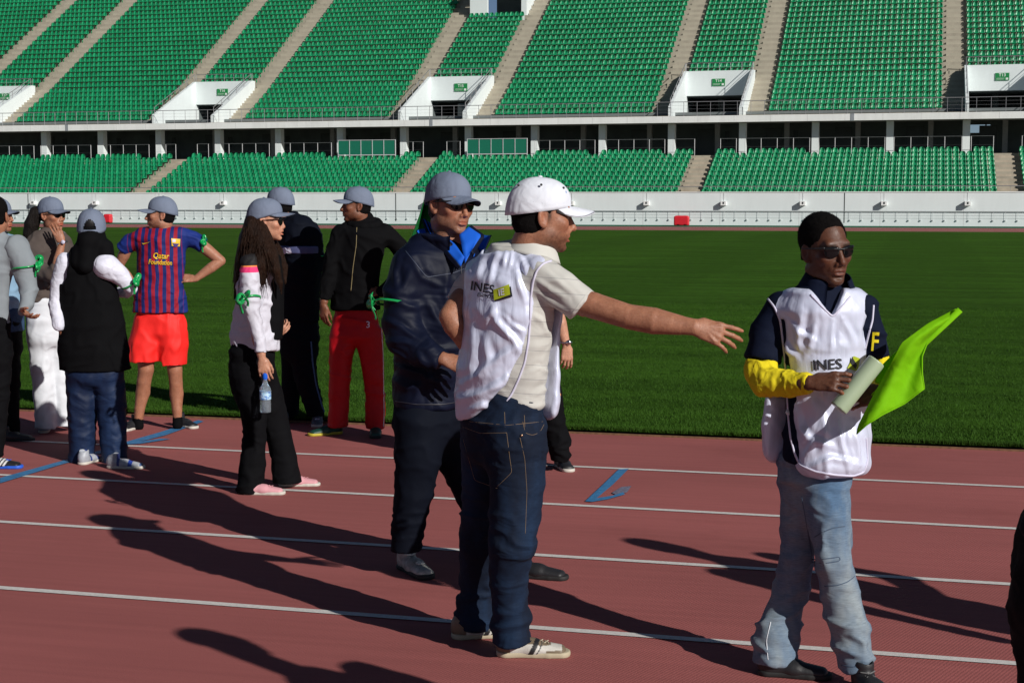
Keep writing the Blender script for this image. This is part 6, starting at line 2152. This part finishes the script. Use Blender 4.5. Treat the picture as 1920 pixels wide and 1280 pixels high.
    p.put('hair_strands', Vs, Fs, M_hairbr, hr)
    hand(p, J(491, 672, -.22), nrm(-UP + CR * .18), nrm(-CF), True, size=.92, curl=(22, 24, 26, 28), thumb=(22, 25), elbow=J(486, 640, -.21), er=3.0, wr=2.5, h=.42)
    hand(p, J(518, 628, .03), nrm(CR * .62 + UP * .78 - CF * .1), nrm(-CF * .8 + CR * .5), False, size=.8, curl=(34, 38, 42, 46), elbow=J(515, 640, .12), er=3, wr=2.5, h=.42)
    hide(p, J(475, 680, 0), J(494, 475, 0), [[J(476, 760, -.08), J(476, 850, -.08)], [J(508, 760, .07), J(532, 850, .08)]], [[J(470, 500, -.13), J(472, 580, -.2), J(486, 645, -.21)], [J(492, 500, .13), J(500, 560, .18), J(518, 610, .1)]], r=.045)
    finish(p)
    armband(p, J(467, 558, -.19), J(472, 580, -.2) - J(468, 530, -.18), .062, -CF - CR * .2, 1.25, seed=5)
    shoe(p, gnd(455, 926), CR * 1.0, M_pink, M_rubber, size=.92, laces=M_pink, low=.8)
    shoe(p, gnd(522, 911), CR * .99 + CF * .1, M_pink, M_rubber, size=.92, laces=M_pink, low=.8)
    # water bottle
    c0 = J(497, 704, -.22); b = Blob(); k = depth(c0) / FPX
    b.cone((0, 0, -.085), (0, 0, -.20), .031, .031, .005); b.cone((0, 0, -.03), (0, 0, -.085), .012, .031, .01); b.cone((0, 0, -.0), (0, 0, -.03), .012, .012)
    b.half((0, 0, -.212), DN, .006)
    for z in (-.10, -.18, -.19): b.ell((0, 0, z), (.05, .05, .0015), op='d') if False else None
    V, Fc = b.build(.0045); V = relax(V, Fc, 1)
    m, n, bs_ = newmat('clear_plastic'); setin(bs_, Roughness=.05); bs_.inputs['Base Color'].default_value = (.75, .85, .95, 1); bs_.inputs['Transmission Weight'].default_value = .85; bs_.inputs['IOR'].default_value = 1.33
    o = mesh_obj('water_bottle', V, Fc, m); o.location = c0
    tag(o, 'small clear water bottle held in the hand of the woman with long brown hair', 'bottle')
    b = Blob(); b.cone((0, 0, -.085), (0, 0, -.135), .0325, .0325); b.half((0, 0, -.088), UP); b.half((0, 0, -.137), DN); V, Fc = b.build(.004)
    mm, n, bb = newmat('bottle_label'); f = noise(n, coord(n), 45, 3); n.links.new(ramp(n, f, [(.42, (.05, .20, .55)), (.5, (.55, .70, .80)), (.6, (.30, .55, .75))]), bb.inputs['Base Color']); mesh_obj('label', V, Fc, mm, o)
    b = Blob(); b.cone((0, 0, .004), (0, 0, -.012), .0145, .0145); V, Fc = b.build(.004); mesh_obj('bottle_cap', V, Fc, M_blueinner, o)
woman_jacket()

# ---- man in dark tracksuit behind her
def man_tracksuit():
    p = Person('man in dark navy tracksuit with pale chest stripe standing behind the long-haired woman', 565, 11.62, -62, skin='olive')
    J = p.J
    jk = garment(p, 'jacket', [('t', [(545, 408, 0, 18), (552, 424, 0, 36), (560, 450, 0, 42), (562, 500, 0, 42), (562, 560, 0, 40), (562, 615, 0, 40)], .72),
            ('l', [(584, 436, -.05, 18), (592, 480, -.04, 17), (589, 520, -.06, 14), (575, 560, -.12, 12)], 0), ('l', [(540, 440, .1, 16), (528, 500, .1, 14)], 0)],
            [((562, 602, 0), DN, .3)], M_navyt, h=.012, amp=.007, seed=31)
    b = Blob(); p.torso(b, [(559, 455, 0, 43.5), (560, 479, 0, 43.5)], q=.74, k=0); b.half(J(560, 460, 0), UP); b.half(J(560, 474, 0), DN)
    V, Fc = b.build(.008); p.put('stripe', V, Fc, cloth('slate_stripe', (.09, .10, .22), .7), jk)
    V, Fc = grid2d([(531, 465), (546, 464), (550, 474), (531, 474)], 4, 3); p.decal('chest_patch', V, Fc, 'jacket', M_piping, jk, off=.03)
    collar(p, J(543, 418, 0), -62, .085, .08, .05, gap=12, mat=M_navyt, pitch=-5)
    tr = garment(p, 'trousers', [('t', [(560, 590, 0, 38), (560, 630, 0, 40), (560, 660, 0, 37)], .8), ('l', [(566, 650, -.06, 27), (574, 710, -.06, 22), (588, 760, -.04, 18), (597, 795, -.03, 17)], 0),
            ('l', [(550, 650, .1, 24), (545, 720, .1, 19), (543, 790, .1, 16)], 0)], [((597, 781, -.03), DN, .1), ((543, 783, .1), DN, .1)], M_navyt, h=.012, amp=.006, seed=32)
    p.line('side_stripe', [(583, 640), (586, 680), (592, 720), (603, 760), (610, 778)], 'trousers', .007, cloth('blue_stripe', (.06, .13, .28), .7), tr)
    head(p, J(524, 384, 0), -110, pitch=-2, size=1.03, neck=J(543, 425, 0), neckr=5.6)
    short_hair(p, M_crop, line=4); cap(p, M_capgrey, front=3.4, back=-.8)
    hand(p, J(574, 560, -.13), nrm(-CR * .7 - UP * .6), nrm(-CF), False, size=.95, elbow=J(587, 530, -.08), er=3.2, h=.6)
    hide(p, J(560, 600, 0), J(545, 425, 0), [[J(570, 690, -.06), J(590, 770, -.03)], [J(546, 720, .1), J(543, 775, .1)]], [[J(584, 440, -.05), J(590, 500, -.05)]], r=.04)
    finish(p)
    armband(p, J(592, 478, -.04), UP, .064, CR, .9, seed=8)
    shoe(p, gnd(596, 792), CR * .1 - CF, M_shoegrey, M_rubber, size=1.0, laces=M_piping); shoe(p, gnd(540, 792), -CR * .6 - CF * .7, M_shoegrey, M_shoeblack, size=1.0)
man_tracksuit()

# ---- man in black hooded jacket and red trousers
def man_red_trousers():
    p = Person('man in black zipped hoodie and red track trousers with grey cap looking left', 668, 11.05, -18, skin='brown')
    J = p.J
    jk = garment(p, 'jacket', [('t', [(681, 402, .02, 18), (680, 418, .02, 32), (676, 440, 0, 50), (669, 480, 0, 49), (666, 530, 0, 46), (666, 575, 0, 49), (666, 600, 0, 49)], .68),
            ('l', [(638, 440, -.02, 18), (624, 480, -.03, 17), (615, 525, -.05, 15), (608, 562, -.07, 12)], 0), ('l', [(722, 436, .0, 18), (748, 462, .04, 17), (762, 488, .05, 15), (730, 535, -.08, 12), (716, 546, -.12, 11)], 0)],
            [((667, 582, 0), DN, .4), ((608, 561, -.07), nrm(DN - CR * .2), .08)], M_blackc, h=.0105, amp=.007, seed=41, fs=(8, 8, 9))
    M_z = plain('brass_zip', (.25, .20, .10), .4)
    p.line('zip', [(669, 425), (668, 460), (662, 500), (658, 545)], 'jacket', .0025, M_z, jk)
    b = Blob()
    for i in range(12):
        t = i / 12 * 2 * math.pi; a = J(683, 420, .0); q = a + CR * .10 * math.cos(t) + CF * (.085 * math.sin(t) + .01) + UP * (.02 * math.sin(t)); t2 = (i + 1) / 12 * 2 * math.pi; q2 = a + CR * .10 * math.cos(t2) + CF * (.085 * math.sin(t2) + .01) + UP * (.02 * math.sin(t2))
        b.cone(q, q2, .035, .035, .01)
    V, Fc = b.build(.01); p.put('hood', relax(V, Fc, 2), Fc, M_blackc, jk)
    garment(p, 'trousers', [('t', [(667, 568, 0, 38), (667, 600, 0, 44), (668, 628, 0, 46)], .62), ('l', [(644, 625, 0, 25), (639, 680, 0, 22), (636, 740, 0, 19.5), (634, 810, 0, 20)], 0), ('l', [(692, 625, 0, 26), (698, 680, 0, 22), (703, 740, 0, 19), (704, 812, 0, 19)], 0)],
            [((634, 800, 0), DN, .1), ((704, 804, 0), DN, .1)], M_redp, h=.0105, amp=.006, seed=42, k=.03)
    tr = [o for o in p.root.children if o.name.startswith('trousers')][-1]
    p.line('piping', [(714, 600), (718, 660), (719, 720), (720, 770), (719, 800)], 'trousers', .004, M_white, tr)
    V, Fc = text2d('3', 690, 609, 17, sx=1.0); p.decal('number', V, Fc, 'trousers', M_piping, tr, off=.005)
    head(p, J(669, 385, -.01), -76, pitch=2, size=1.05, neck=J(681, 425, .02), neckr=5.8, beard=.5, beardc=(.25, .22, .2))
    short_hair(p, M_crop, line=4); cap(p, M_capgrey, front=3.6, back=-.8, brim=7.4)
    hand(p, J(606, 572, -.08), nrm(-UP + CR * .05), nrm(-CR * .6 - CF * .8), True, size=1.0, curl=(16, 20, 24, 28), thumb=(15, 20), elbow=J(611, 545, -.06), er=3.1, h=.45)
    hand(p, J(716, 546, -.12), nrm(-CR * .9 - UP * .1), nrm(-CF * .8 + UP * .5), False, size=.95, elbow=J(735, 532, -.07), er=3.0, h=.5, curl=(24, 26, 28, 30))
    hide(p, J(668, 590, 0), J(681, 425, .02), [[J(640, 690, 0), J(635, 790, 0)], [J(697, 690, 0), J(704, 790, 0)]], [[J(638, 445, 0), J(617, 520, -.05)], [J(722, 440, 0), J(758, 485, .05)]], r=.035)
    finish(p)
    shoe(p, gnd(642, 812), -CR * .85 - CF * .5, M_shoegreen, plain('yellow_sole', (.45, .38, .03), .6), size=1.0); shoe(p, gnd(704, 812), CR * .1 - CF, M_shoegreen, M_shoeblack, size=1.0)
man_red_trousers()

# ---- woman in black tunic seen from behind
def woman_tunic():
    p = Person('woman seen from behind in long black sleeveless tunic, white sleeves, headscarf and grey cap', 170, 9.9, 184, skin='tan')
    J = p.J
    garment(p, 'trousers', [('t', [(176, 670, 0, 50), (178, 705, 0, 52)], .7), ('l', [(153, 700, 0, 28), (153, 760, 0, 27), (154, 820, 0, 25), (153, 885, 0, 25)], 0), ('l', [(204, 700, 0, 28), (209, 760, 0, 27), (213, 820, -.01, 25), (216, 888, -.02, 25)], 0)],
            [((153, 868, 0), DN, .12), ((216, 870, -.02), DN, .12)], M_denimn, h=.011, amp=.007, seed=51, k=.03)
    b = Blob()
    p.limb(b, [(124, 492, .0, 19), (112, 530, -.0, 17), (106, 570, -.02, 15), (110, 610, -.1, 12)], .03)
    p.limb(b, [(199, 500, -.05, 25), (222, 514, -.03, 18), (246, 541, .0, 12), (238, 547, .12, 11), (215, 548, .22, 10)], .03)
    p.cloth('white_sleeves', b, M_whites, h=.009, amp=.003, fs=(9, 9, 9), seed=52)
    b = Blob()
    p.torso(b, [(168, 462, 0, 26), (166, 480, 0, 42), (163, 510, 0, 52), (168, 560, 0, 56), (172, 610, 0, 61), (175, 660, 0, 66), (178, 700, 0, 67)], q=.62, k=.04)
    b.ell(J(213, 500, -.06), (.105, .2, .095), .006, op='d'); b.ell(J(121, 495, -.03), (.05, .16, .13), .01, op='d')
    b.half(J(176, 694, 0), DN, .004, rad=.5)
    p.cloth('tunic', b, M_blackc, h=.0095, amp=.006, fs=(6, 6, 7), seed=53)
    # lace on the shoulders
    # headscarf
    b = Blob(); b.ell(J(172, 440, -.01), (.080, .085, .085)); b.cone(J(172, 450, .0), J(172, 475, .02), .085, .12, .03); b.cone(J(166, 455, -.06), J(160, 500, -.10), .07, .05, .03)
    b.cone(J(150, 470, -.05), J(145, 495, -.08), .05, .04, .03); b.cone(J(195, 465, -.03), J(200, 485, -.04), .06, .05, .03); b.ell(J(168, 452, -.085), (.055, .045, .045), .03)
    V, Fc = b.build(.009); V = relax(V, Fc, 1); N = vnormals(V, Fc); V = V + N * (.006 * fbm(p.local(V) * 14)[:, None])
    p.put('headscarf', V, Fc, M_blackc)
    head(p, J(172, 429, .02), 188, pitch=-2, size=.96, neck=J(170, 470, 0), neckr=4.8, female=True, h=.5, tint=(.006, .006, .007))
    cap(p, M_capgrey, front=3.0, back=-4.2, brim=7, width=1.16, opening=True, lift=.6, puff=1.0)
    hide(p, J(176, 690, 0), J(170, 470, 0), [[J(153, 760, 0), J(154, 850, 0)], [J(209, 760, 0), J(215, 850, 0)]], [[J(124, 492, 0), J(108, 560, -.02)], [J(203, 500, 0), J(245, 543, 0)]], r=.045)
    hand(p, J(111, 612, -.1), nrm(-UP * .5 + CF * .8), nrm(-CR), False, size=.9, elbow=J(108, 590, -.06), er=3.0, h=.6)
    hand(p, J(213, 548, .23), nrm(-CR * .8 + CF * .4), nrm(UP), True, size=.9, elbow=J(230, 549, .15), er=3.0, h=.6)
    finish(p)
    armband(p, J(244, 532, -.005), J(247, 545, 0) - J(225, 515, -.02), .058, CR * .9 - CF * .5, 1.1, seed=9)
    def sc(V):
        x, y, z = V.T; c = np.tile((.36, .38, .42), (len(V), 1)); c[(y > 16) & (y < 19)] = (.02, .06, .35); c[y > 24] = (.05, .09, .2); c[(y > 8) & (y < 10)] = (.03, .05, .2); return c
    shoe(p, gnd(200, 877), CR * .99 - CF * .05, M_shoecol, M_rubber, size=.92, colf=sc)
    shoe(p, gnd(150, 872), CF * .9 + CR * .3, M_shoecol, M_rubber, size=.9, colf=sc)
woman_tunic()

# ---- woman with pony tail, hand at her cheek
def woman_ponytail():
    p = Person('woman with ponytail in brown hooded top and white trousers, hand on her cheek', 92, 11.15, 42, skin='tan')
    J = p.J
    garment(p, 'trousers', [('t', [(90, 560, 0, 34), (90, 600, 0, 38), (92, 635, 0, 38)], .8), ('l', [(78, 630, -.02, 25), (79, 690, -.03, 22), (84, 750, -.03, 20), (88, 815, -.03, 21)], 0), ('l', [(108, 630, .04, 24), (114, 700, .04, 20), (117, 750, .04, 18), (119, 805, .04, 19)], 0)],
            [((88, 803, -.03), DN, .11), ((119, 798, .04), DN, .1)], M_whitet, h=.011, amp=.005, seed=61, fs=(6, 6, 10), k=.03)
    jk = garment(p, 'jacket', [('t', [(98, 432, 0, 18), (97, 446, 0, 33), (94, 470, 0, 42), (92, 520, 0, 38), (90, 575, 0, 36)], .72),
            ('l', [(62, 462, -.05, 18), (68, 505, -.12, 17), (95, 515, -.22, 14), (104, 506, -.24, 12)], 0), ('l', [(122, 460, .1, 16), (122, 510, .08, 14), (95, 530, -.12, 12)], 0)],
            [((90, 566, 0), DN, .4)], M_brown, h=.0105, amp=.006, seed=62, fs=(8, 8, 9))
    collar(p, J(99, 440, 0), 45, .11, .10, .04, gap=26, mat=M_brown, inner_mat=M_white, pitch=-8, drop=.05, name='hood')
    head(p, J(97, 403, 0), 62, pitch=0, size=1.0, neck=J(98, 442, 0), neckr=4.6, female=True, lips=(1.0, .45, .45))
    cap(p, M_capgrey, front=3.6, back=-.6, brim=7.6, width=1.0, lift=.2)
    shades(p, z=-.1, y=9.0, w=.95, lh=2.0)
    b = Blob(); b.ell((0, -4.0, .5), (7.4, 5.8, 6.5)); b.half((0, 0, 4), UP, .5); V, Fc = b.build(.45); W = p.hc + (V * p.hs) @ p.hM.T
    b = Blob(); p.limb(b, [(78, 396, .0, 9), (68, 400, .0, 13), (60, 420, .0, 14), (56, 440, 0, 12), (52, 455, 0, 6)], .03); V2, F2 = b.build(.009); N = vnormals(V2, F2); L = p.local(V2); V2 = V2 + N * (.008 * fbm(L * (40, 40, 6), 3))[:, None]
    V, Fc = joinm((W, Fc), (V2, F2)); p.put('hair', V, Fc, M_hairb)
    hand(p, J(117, 453, -.20), nrm(UP * .85 - CR * .42 + CF * .05), nrm(-CF * .9 + CR * .3), True, size=.92, curl=(10, 10, 14, 20), spread=(4, 0, -3, -6), thumb=(10, 50), elbow=J(104, 506, -.24), er=3.6, wr=2.5, h=.42)
    hide(p, J(90, 600, 0), J(98, 445, 0), [[J(79, 700, -.03), J(87, 790, -.03)], [J(113, 700, .04), J(119, 785, .04)]], [[J(62, 462, -.05), J(70, 505, -.12), J(100, 510, -.23)], [J(120, 465, .08), J(121, 505, .08)]], r=.045)
    finish(p)
    V, Fc = tube([J(117, 455, -.2) + .032 * (CR * math.cos(t) + CF * .8 * math.sin(t)) + UP * .008 * math.cos(t) for t in np.linspace(0, 2 * math.pi, 20)], .006); wt = p.put('watch', V, Fc, M_steelw)
    b = Blob(); b.ell(J(118, 454, -.235), (.016, .008, .016)); V, Fc = b.build(.004); p.put('watch_face', V, Fc, M_piping, wt)
    armband(p, J(66, 490, -.09), UP, .075, CR * .3 - CF, 1.5, seed=12)
    shoe(p, gnd(88, 803), CR * .2 - CF * .98, plain('pale_blue_shoe', (.25, .33, .45), .7), M_rubber, size=.92); shoe(p, gnd(120, 797), CR * .6 - CF * .8, bpy.data.materials['pale_blue_shoe'], M_rubber, size=.92)
woman_ponytail()

# ---- man in grey shirt at the left edge, and the capped man beyond him
def man_grey():
    p = Person('man in grey long-sleeved shirt and black trousers at the far left edge, seen from behind', -22, 9.7, 168, skin='tan')
    J = p.J
    garment(p, 'trousers', [('t', [(-24, 600, 0, 44), (-24, 640, 0, 45), (-24, 670, 0, 42)], .72), ('l', [(-2, 660, 0, 25), (-4, 740, 0, 22), (-8, 800, 0, 18), (-12, 870, 0, 18)], 0), ('l', [(-46, 660, 0, 25), (-50, 760, 0, 20), (-52, 870, 0, 18)], 0)],
            [((-12, 856, 0), DN, .1), ((-52, 856, 0), DN, .1)], M_blackt, h=.012, amp=.006, seed=71)
    garment(p, 'shirt', [('t', [(-12, 432, 0, 20), (-14, 450, 0, 42), (-18, 480, 0, 50), (-22, 540, 0, 42), (-24, 590, 0, 44), (-24, 630, 0, 45)], .62),
            ('l', [(30, 465, -.02, 23), (46, 505, -.04, 21), (54, 545, -.08, 18), (50, 570, -.14, 15), (42, 583, -.18, 11)], 0), ('l', [(-62, 470, 0, 20), (-72, 540, 0, 16)], 0)],
            [((-24, 616, 0), DN, .4)], M_greyknit, h=.0105, amp=.006, seed=72, fs=(8, 8, 9))
    b = Blob(); p.limb(b, [(30, 464, -.02, 24), (44, 495, -.04, 24)], .03); b.half(J(45, 508, -.04), nrm(DN + CR * .3), .004, rad=.15); b.half(J(10, 480, 0), -CR, .01, rad=.3)
    p.cloth('short_sleeve', b, M_greyknit, h=.0095, amp=.006, fs=(8, 8, 8), seed=77)
    head(p, J(-9, 404, 0), 176, pitch=0, size=1.02, neck=J(-12, 444, 0), neckr=6.0); short_hair(p, M_crop, line=4.6, capped=False, back=-7)
    hand(p, J(43, 582, -.17), nrm(CR * .55 - UP * .3 - CF * .5), nrm(-CF * .4 - UP * .8), True, size=1.0, elbow=J(50, 566, -.12), er=3.2, h=.45, curl=(18, 20, 24, 28))
    hide(p, J(-24, 640, 0), J(-12, 445, 0), [[J(-4, 740, 0), J(-11, 845, 0)], [J(-50, 760, 0), J(-52, 845, 0)]], [[J(30, 470, 0), J(52, 540, -.07)], [J(-62, 475, 0), J(-70, 530, 0)]])
    finish(p)
    armband(p, J(48, 503, -.045), J(50, 520, -.05) - J(46, 500, -.04), .078, CR * .9 - CF * .3, 1.0, seed=15)
    def sc(V):
        x, y, z = V.T; c = np.tile((.012, .012, .014), (len(V), 1)); t = y - .6 * z
        for a in (9.0, 11.4, 13.8): c[(t > a) & (t < a + 1.4) & (z > 2) & (z < 7)] = (.6, .6, .6)
        c[z > 7.6] = (.01, .07, .45); return c
    shoe(p, gnd(-36, 877), CR, M_shoecol, plain('blue_sole', (.02, .10, .55), .5), size=1.0, colf=sc, laces=M_blueinner)
    shoe(p, gnd(-80, 870), CR * .9 + CF * .3, M_shoecol, bpy.data.materials['blue_sole'], size=1.0, colf=sc)
man_grey()

def man_half_hidden():
    p = Person('man in grey cap and pale blue shirt half hidden beyond the grey-shirted man', -2, 10.9, 60, skin='tan')
    J = p.J
    garment(p, 'trousers', [('t', [(4, 600, 0, 34), (4, 650, 0, 35)], .8), ('l', [(14, 645, 0, 25), (16, 720, 0, 21), (18, 825, 0, 19)], 0), ('l', [(-14, 645, .05, 24), (-16, 720, .05, 20), (-16, 820, .05, 18)], 0)], [((18, 815, 0), DN, .1), ((-16, 810, .05), DN, .1)], M_blackt, h=.013, amp=.006, seed=75)
    garment(p, 'shirt', [('t', [(-6, 440, 0, 20), (-6, 455, 0, 38), (-4, 500, 0, 41), (0, 560, 0, 37), (2, 625, 0, 36)], .7), ('l', [(-34, 460, 0, 18), (-44, 530, 0, 15), (-30, 570, -.1, 12)], 0), ('l', [(18, 462, .05, 15), (22, 520, .08, 12)], 0)], [((2, 618, 0), DN, .3)], M_paleblue, h=.0115, amp=.006, seed=76)
    b = Blob(); p.torso(b, [(1, 585, 0, 38.5), (2, 628, 0, 38.5)], q=.73, k=0); b.half(J(1, 576, 0), UP); b.half(J(2, 621, 0), DN); V, Fc = b.build(.01); p.put('sweater', V, Fc, M_denimm)
    head(p, J(-2, 405, 0), 74, pitch=2, size=1.0, neck=J(-6, 444, 0), neckr=5.6, beard=.3); cap(p, M_capgrey, front=3.4, back=-.8, brim=7.2)
    hide(p, J(4, 640, 0), J(-6, 445, 0), [[J(15, 720, 0), J(18, 805, 0)], [J(-16, 720, .05), J(-16, 800, .05)]], [[J(-34, 465, 0), J(-42, 520, 0)], [J(18, 465, .05), J(22, 510, .08)]])
    finish(p)
    shoe(p, gnd(-6, 826), CR, M_shoedark, M_shoeblack, size=1.0); shoe(p, gnd(-40, 818), CR * .9 + CF * .3, M_shoedark, M_shoeblack, size=1.0)
man_half_hidden()

# ---- man hidden behind the man in the white cap: wrist watch, black trousers
def man_behind():
    p = Person('man hidden behind the pointing man, only his watch arm and black trouser leg showing', 990, 9.55, 82, skin='light')
    J = p.J
    tr = garment(p, 'trousers', [('t', [(1000, 620, 0, 34), (1004, 660, 0, 38), (1008, 690, 0, 36)], .8), ('l', [(1016, 680, -.02, 30), (1026, 740, -.03, 28), (1035, 790, -.04, 25), (1046, 828, -.04, 22), (1048, 846, -.04, 20), (1050, 870, -.04, 18)], 0), ('l', [(992, 680, .1, 28), (978, 760, .1, 22), (972, 860, .1, 18)], 0)],
            [((1050, 864, -.04), DN, .1), ((972, 856, .1), DN, .1)], M_blackt, h=.0105, amp=.008, seed=81, fs=(8, 8, 14), fn=lambda L, V: .6 + 1.2 * np.exp(-((L[:, 2] - .15) / .12) ** 2))
    garment(p, 'jacket', [('t', [(1002, 445, 0, 20), (1000, 458, 0, 32), (990, 500, 0, 38), (988, 560, 0, 37), (994, 620, 0, 36), (998, 650, 0, 36)], .85), ('l', [(1000, 478, -.15, 20), (1022, 530, -.18, 18), (1036, 562, -.18, 16)], 0)], [((998, 640, 0), DN, .3)], M_blackc, h=.012, amp=.006, seed=82)
    head(p, J(1008, 408, 0), 90, size=1.0, neck=J(1002, 452, 0), h=.5); short_hair(p, M_crop, capped=False)
    hand(p, J(1062, 648, -.22), nrm(-UP + CR * .02), nrm(-CF * .9 + CR * .3), True, size=1.0, curl=(20, 24, 26, 28), thumb=(20, 30), elbow=J(1044, 580, -.2), er=4.0, up=J(1032, 552, -.18), ur=4.3, wr=2.7, h=.4)
    hide(p, J(1005, 670, 0), J(1002, 455, 0), [[J(1028, 745, -.03), J(1047, 845, -.04)], [J(978, 760, .1), J(972, 845, .1)]], [[J(1000, 480, -.14), J(1034, 555, -.18)]])
    finish(p)
    V, Fc = tube([J(1061, 642, -.22) + .033 * (CR * math.cos(t) + CF * .8 * math.sin(t)) for t in np.linspace(0, 2 * math.pi, 20)], .007); wt = p.put('watch', V, Fc, M_steelw)
    b = Blob(); b.ell(J(1066, 642, -.245), (.018, .012, .017)); V, Fc = b.build(.004); p.put('watch_face', V, Fc, M_steelw, wt)
    shoe(p, gnd(1046, 872), -CF * .9 + CR * .25, M_shoedark, M_rubber, size=1.0); shoe(p, gnd(968, 868), CR * .6 - CF * .8, M_shoedark, M_rubber, size=1.0)
    b = Blob(); b.cone(J(1034, 715, -.13), J(1047, 740, -.14), .010, .016, 0); V, Fc = b.build(.005); c0 = J(1034, 715, -.13)
    o = mesh_obj('orange_handle', V - c0, Fc, plain('orange_plastic', (.65, .22, .02), .4)); o.location = c0; tag(o, 'small orange handle sticking out beside the white vest above the black trousers', 'handle')
man_behind()

# ---- green flag behind the man in the windbreaker
M_gflag = flagcloth('green_flag_cloth', (.012, .15, .035), .3)
def gz(u, v): return .28 + .05 * math.sin(7 * u + 2 * v) * (.3 + v) + .03 * math.sin(11 * u)
flag_mesh('draped_flag', [(801, 343), (796, 372), (786, 405), (773, 440), (764, 480), (760, 540)], [(812, 345), (835, 372), (862, 400), (885, 430), (906, 468), (915, 540)],
          [(801, 343), (812, 345)], [(760, 540), (800, 548), (860, 548), (915, 540)], 6.95, gz, M_gflag, 'dark green flag hanging behind the man in the navy windbreaker')

# ---- two people just outside the right edge, of whom the picture shows an elbow and the shadows
def bystander(label, cx, Z, s_, alpha, arm=True, foot=None, extra=0, capped=True):
    """standing person built round the level cx, s_ = px per metre there"""
    p = Person(label, cx, Z, alpha, skin='tan')
    y0 = FPX * CAMH / (Z + .15) + 376
    Y = lambda z: 376 + (CAMH - z) * s_
    def n(x, z, r, dz=0): return (cx + x * s_, Y(z), dz, r * s_)
    garment(p, 'trousers', [('t', [n(0, 1.0, .15), n(0, .85, .165), n(0, .78, .15)], .8), ('l', [n(-.06, .8, .095, .05), n(-.08, .5, .08, .05), n(-.09, .02, .075, .05)], 0), ('l', [n(.06, .8, .095, -.05), n(.08, .5, .08, -.05), n(.10, .02, .075, -.05)], 0)],
            [], M_blackt, h=.016, amp=.006, seed=91)
    arms = [('l', [n(.02, 1.42, .065, .19), n(.10, 1.15, .055, .2), n(.02, .95, .045, .05)], 0)]
    if arm: arms.append(('l', [n(-.02, 1.42, .07, -.16), n(-.07, 1.15, .065, -.18), n(-.085, 1.02, .060, -.18), n(-.06, .88, .05, -.2), n(-.02, .72, .045, -.22)], 0))
    garment(p, 'jacket', [('t', [n(0, 1.52, .06), n(0, 1.46, .10), n(0, 1.3, .125), n(0, 1.1, .125), n(0, .92, .13)], .8)] + arms, [], M_navyt, h=.014, amp=.006, seed=92)
    head(p, p.J(cx, Y(1.68 + extra)), alpha, size=1.0, neck=p.J(cx, Y(1.48)), h=.5)
    if capped: cap(p, M_capgrey)
    finish(p)
    for dx, dz in ((-.09, .05), (.10, -.05)):
        q = atZ(cx + dx * s_, y0, Z + dz); q[2] = 0; d = p.M[:, 1]; shoe(p, q - d * .08, d, M_shoedark, M_shoeblack)
bystander('dark-clothed person standing hidden behind the man in the windbreaker beside the green flag', 852, 10.3, 276, 150, capped=False)
bystander('dark-clothed person whose elbow just enters the right edge of the picture', 2046, 3.2, 895, 90, extra=.1, capped=False)
bystander('dark-clothed person outside the right edge whose shadow falls across the track', 2690, 4.95, 578, 60)
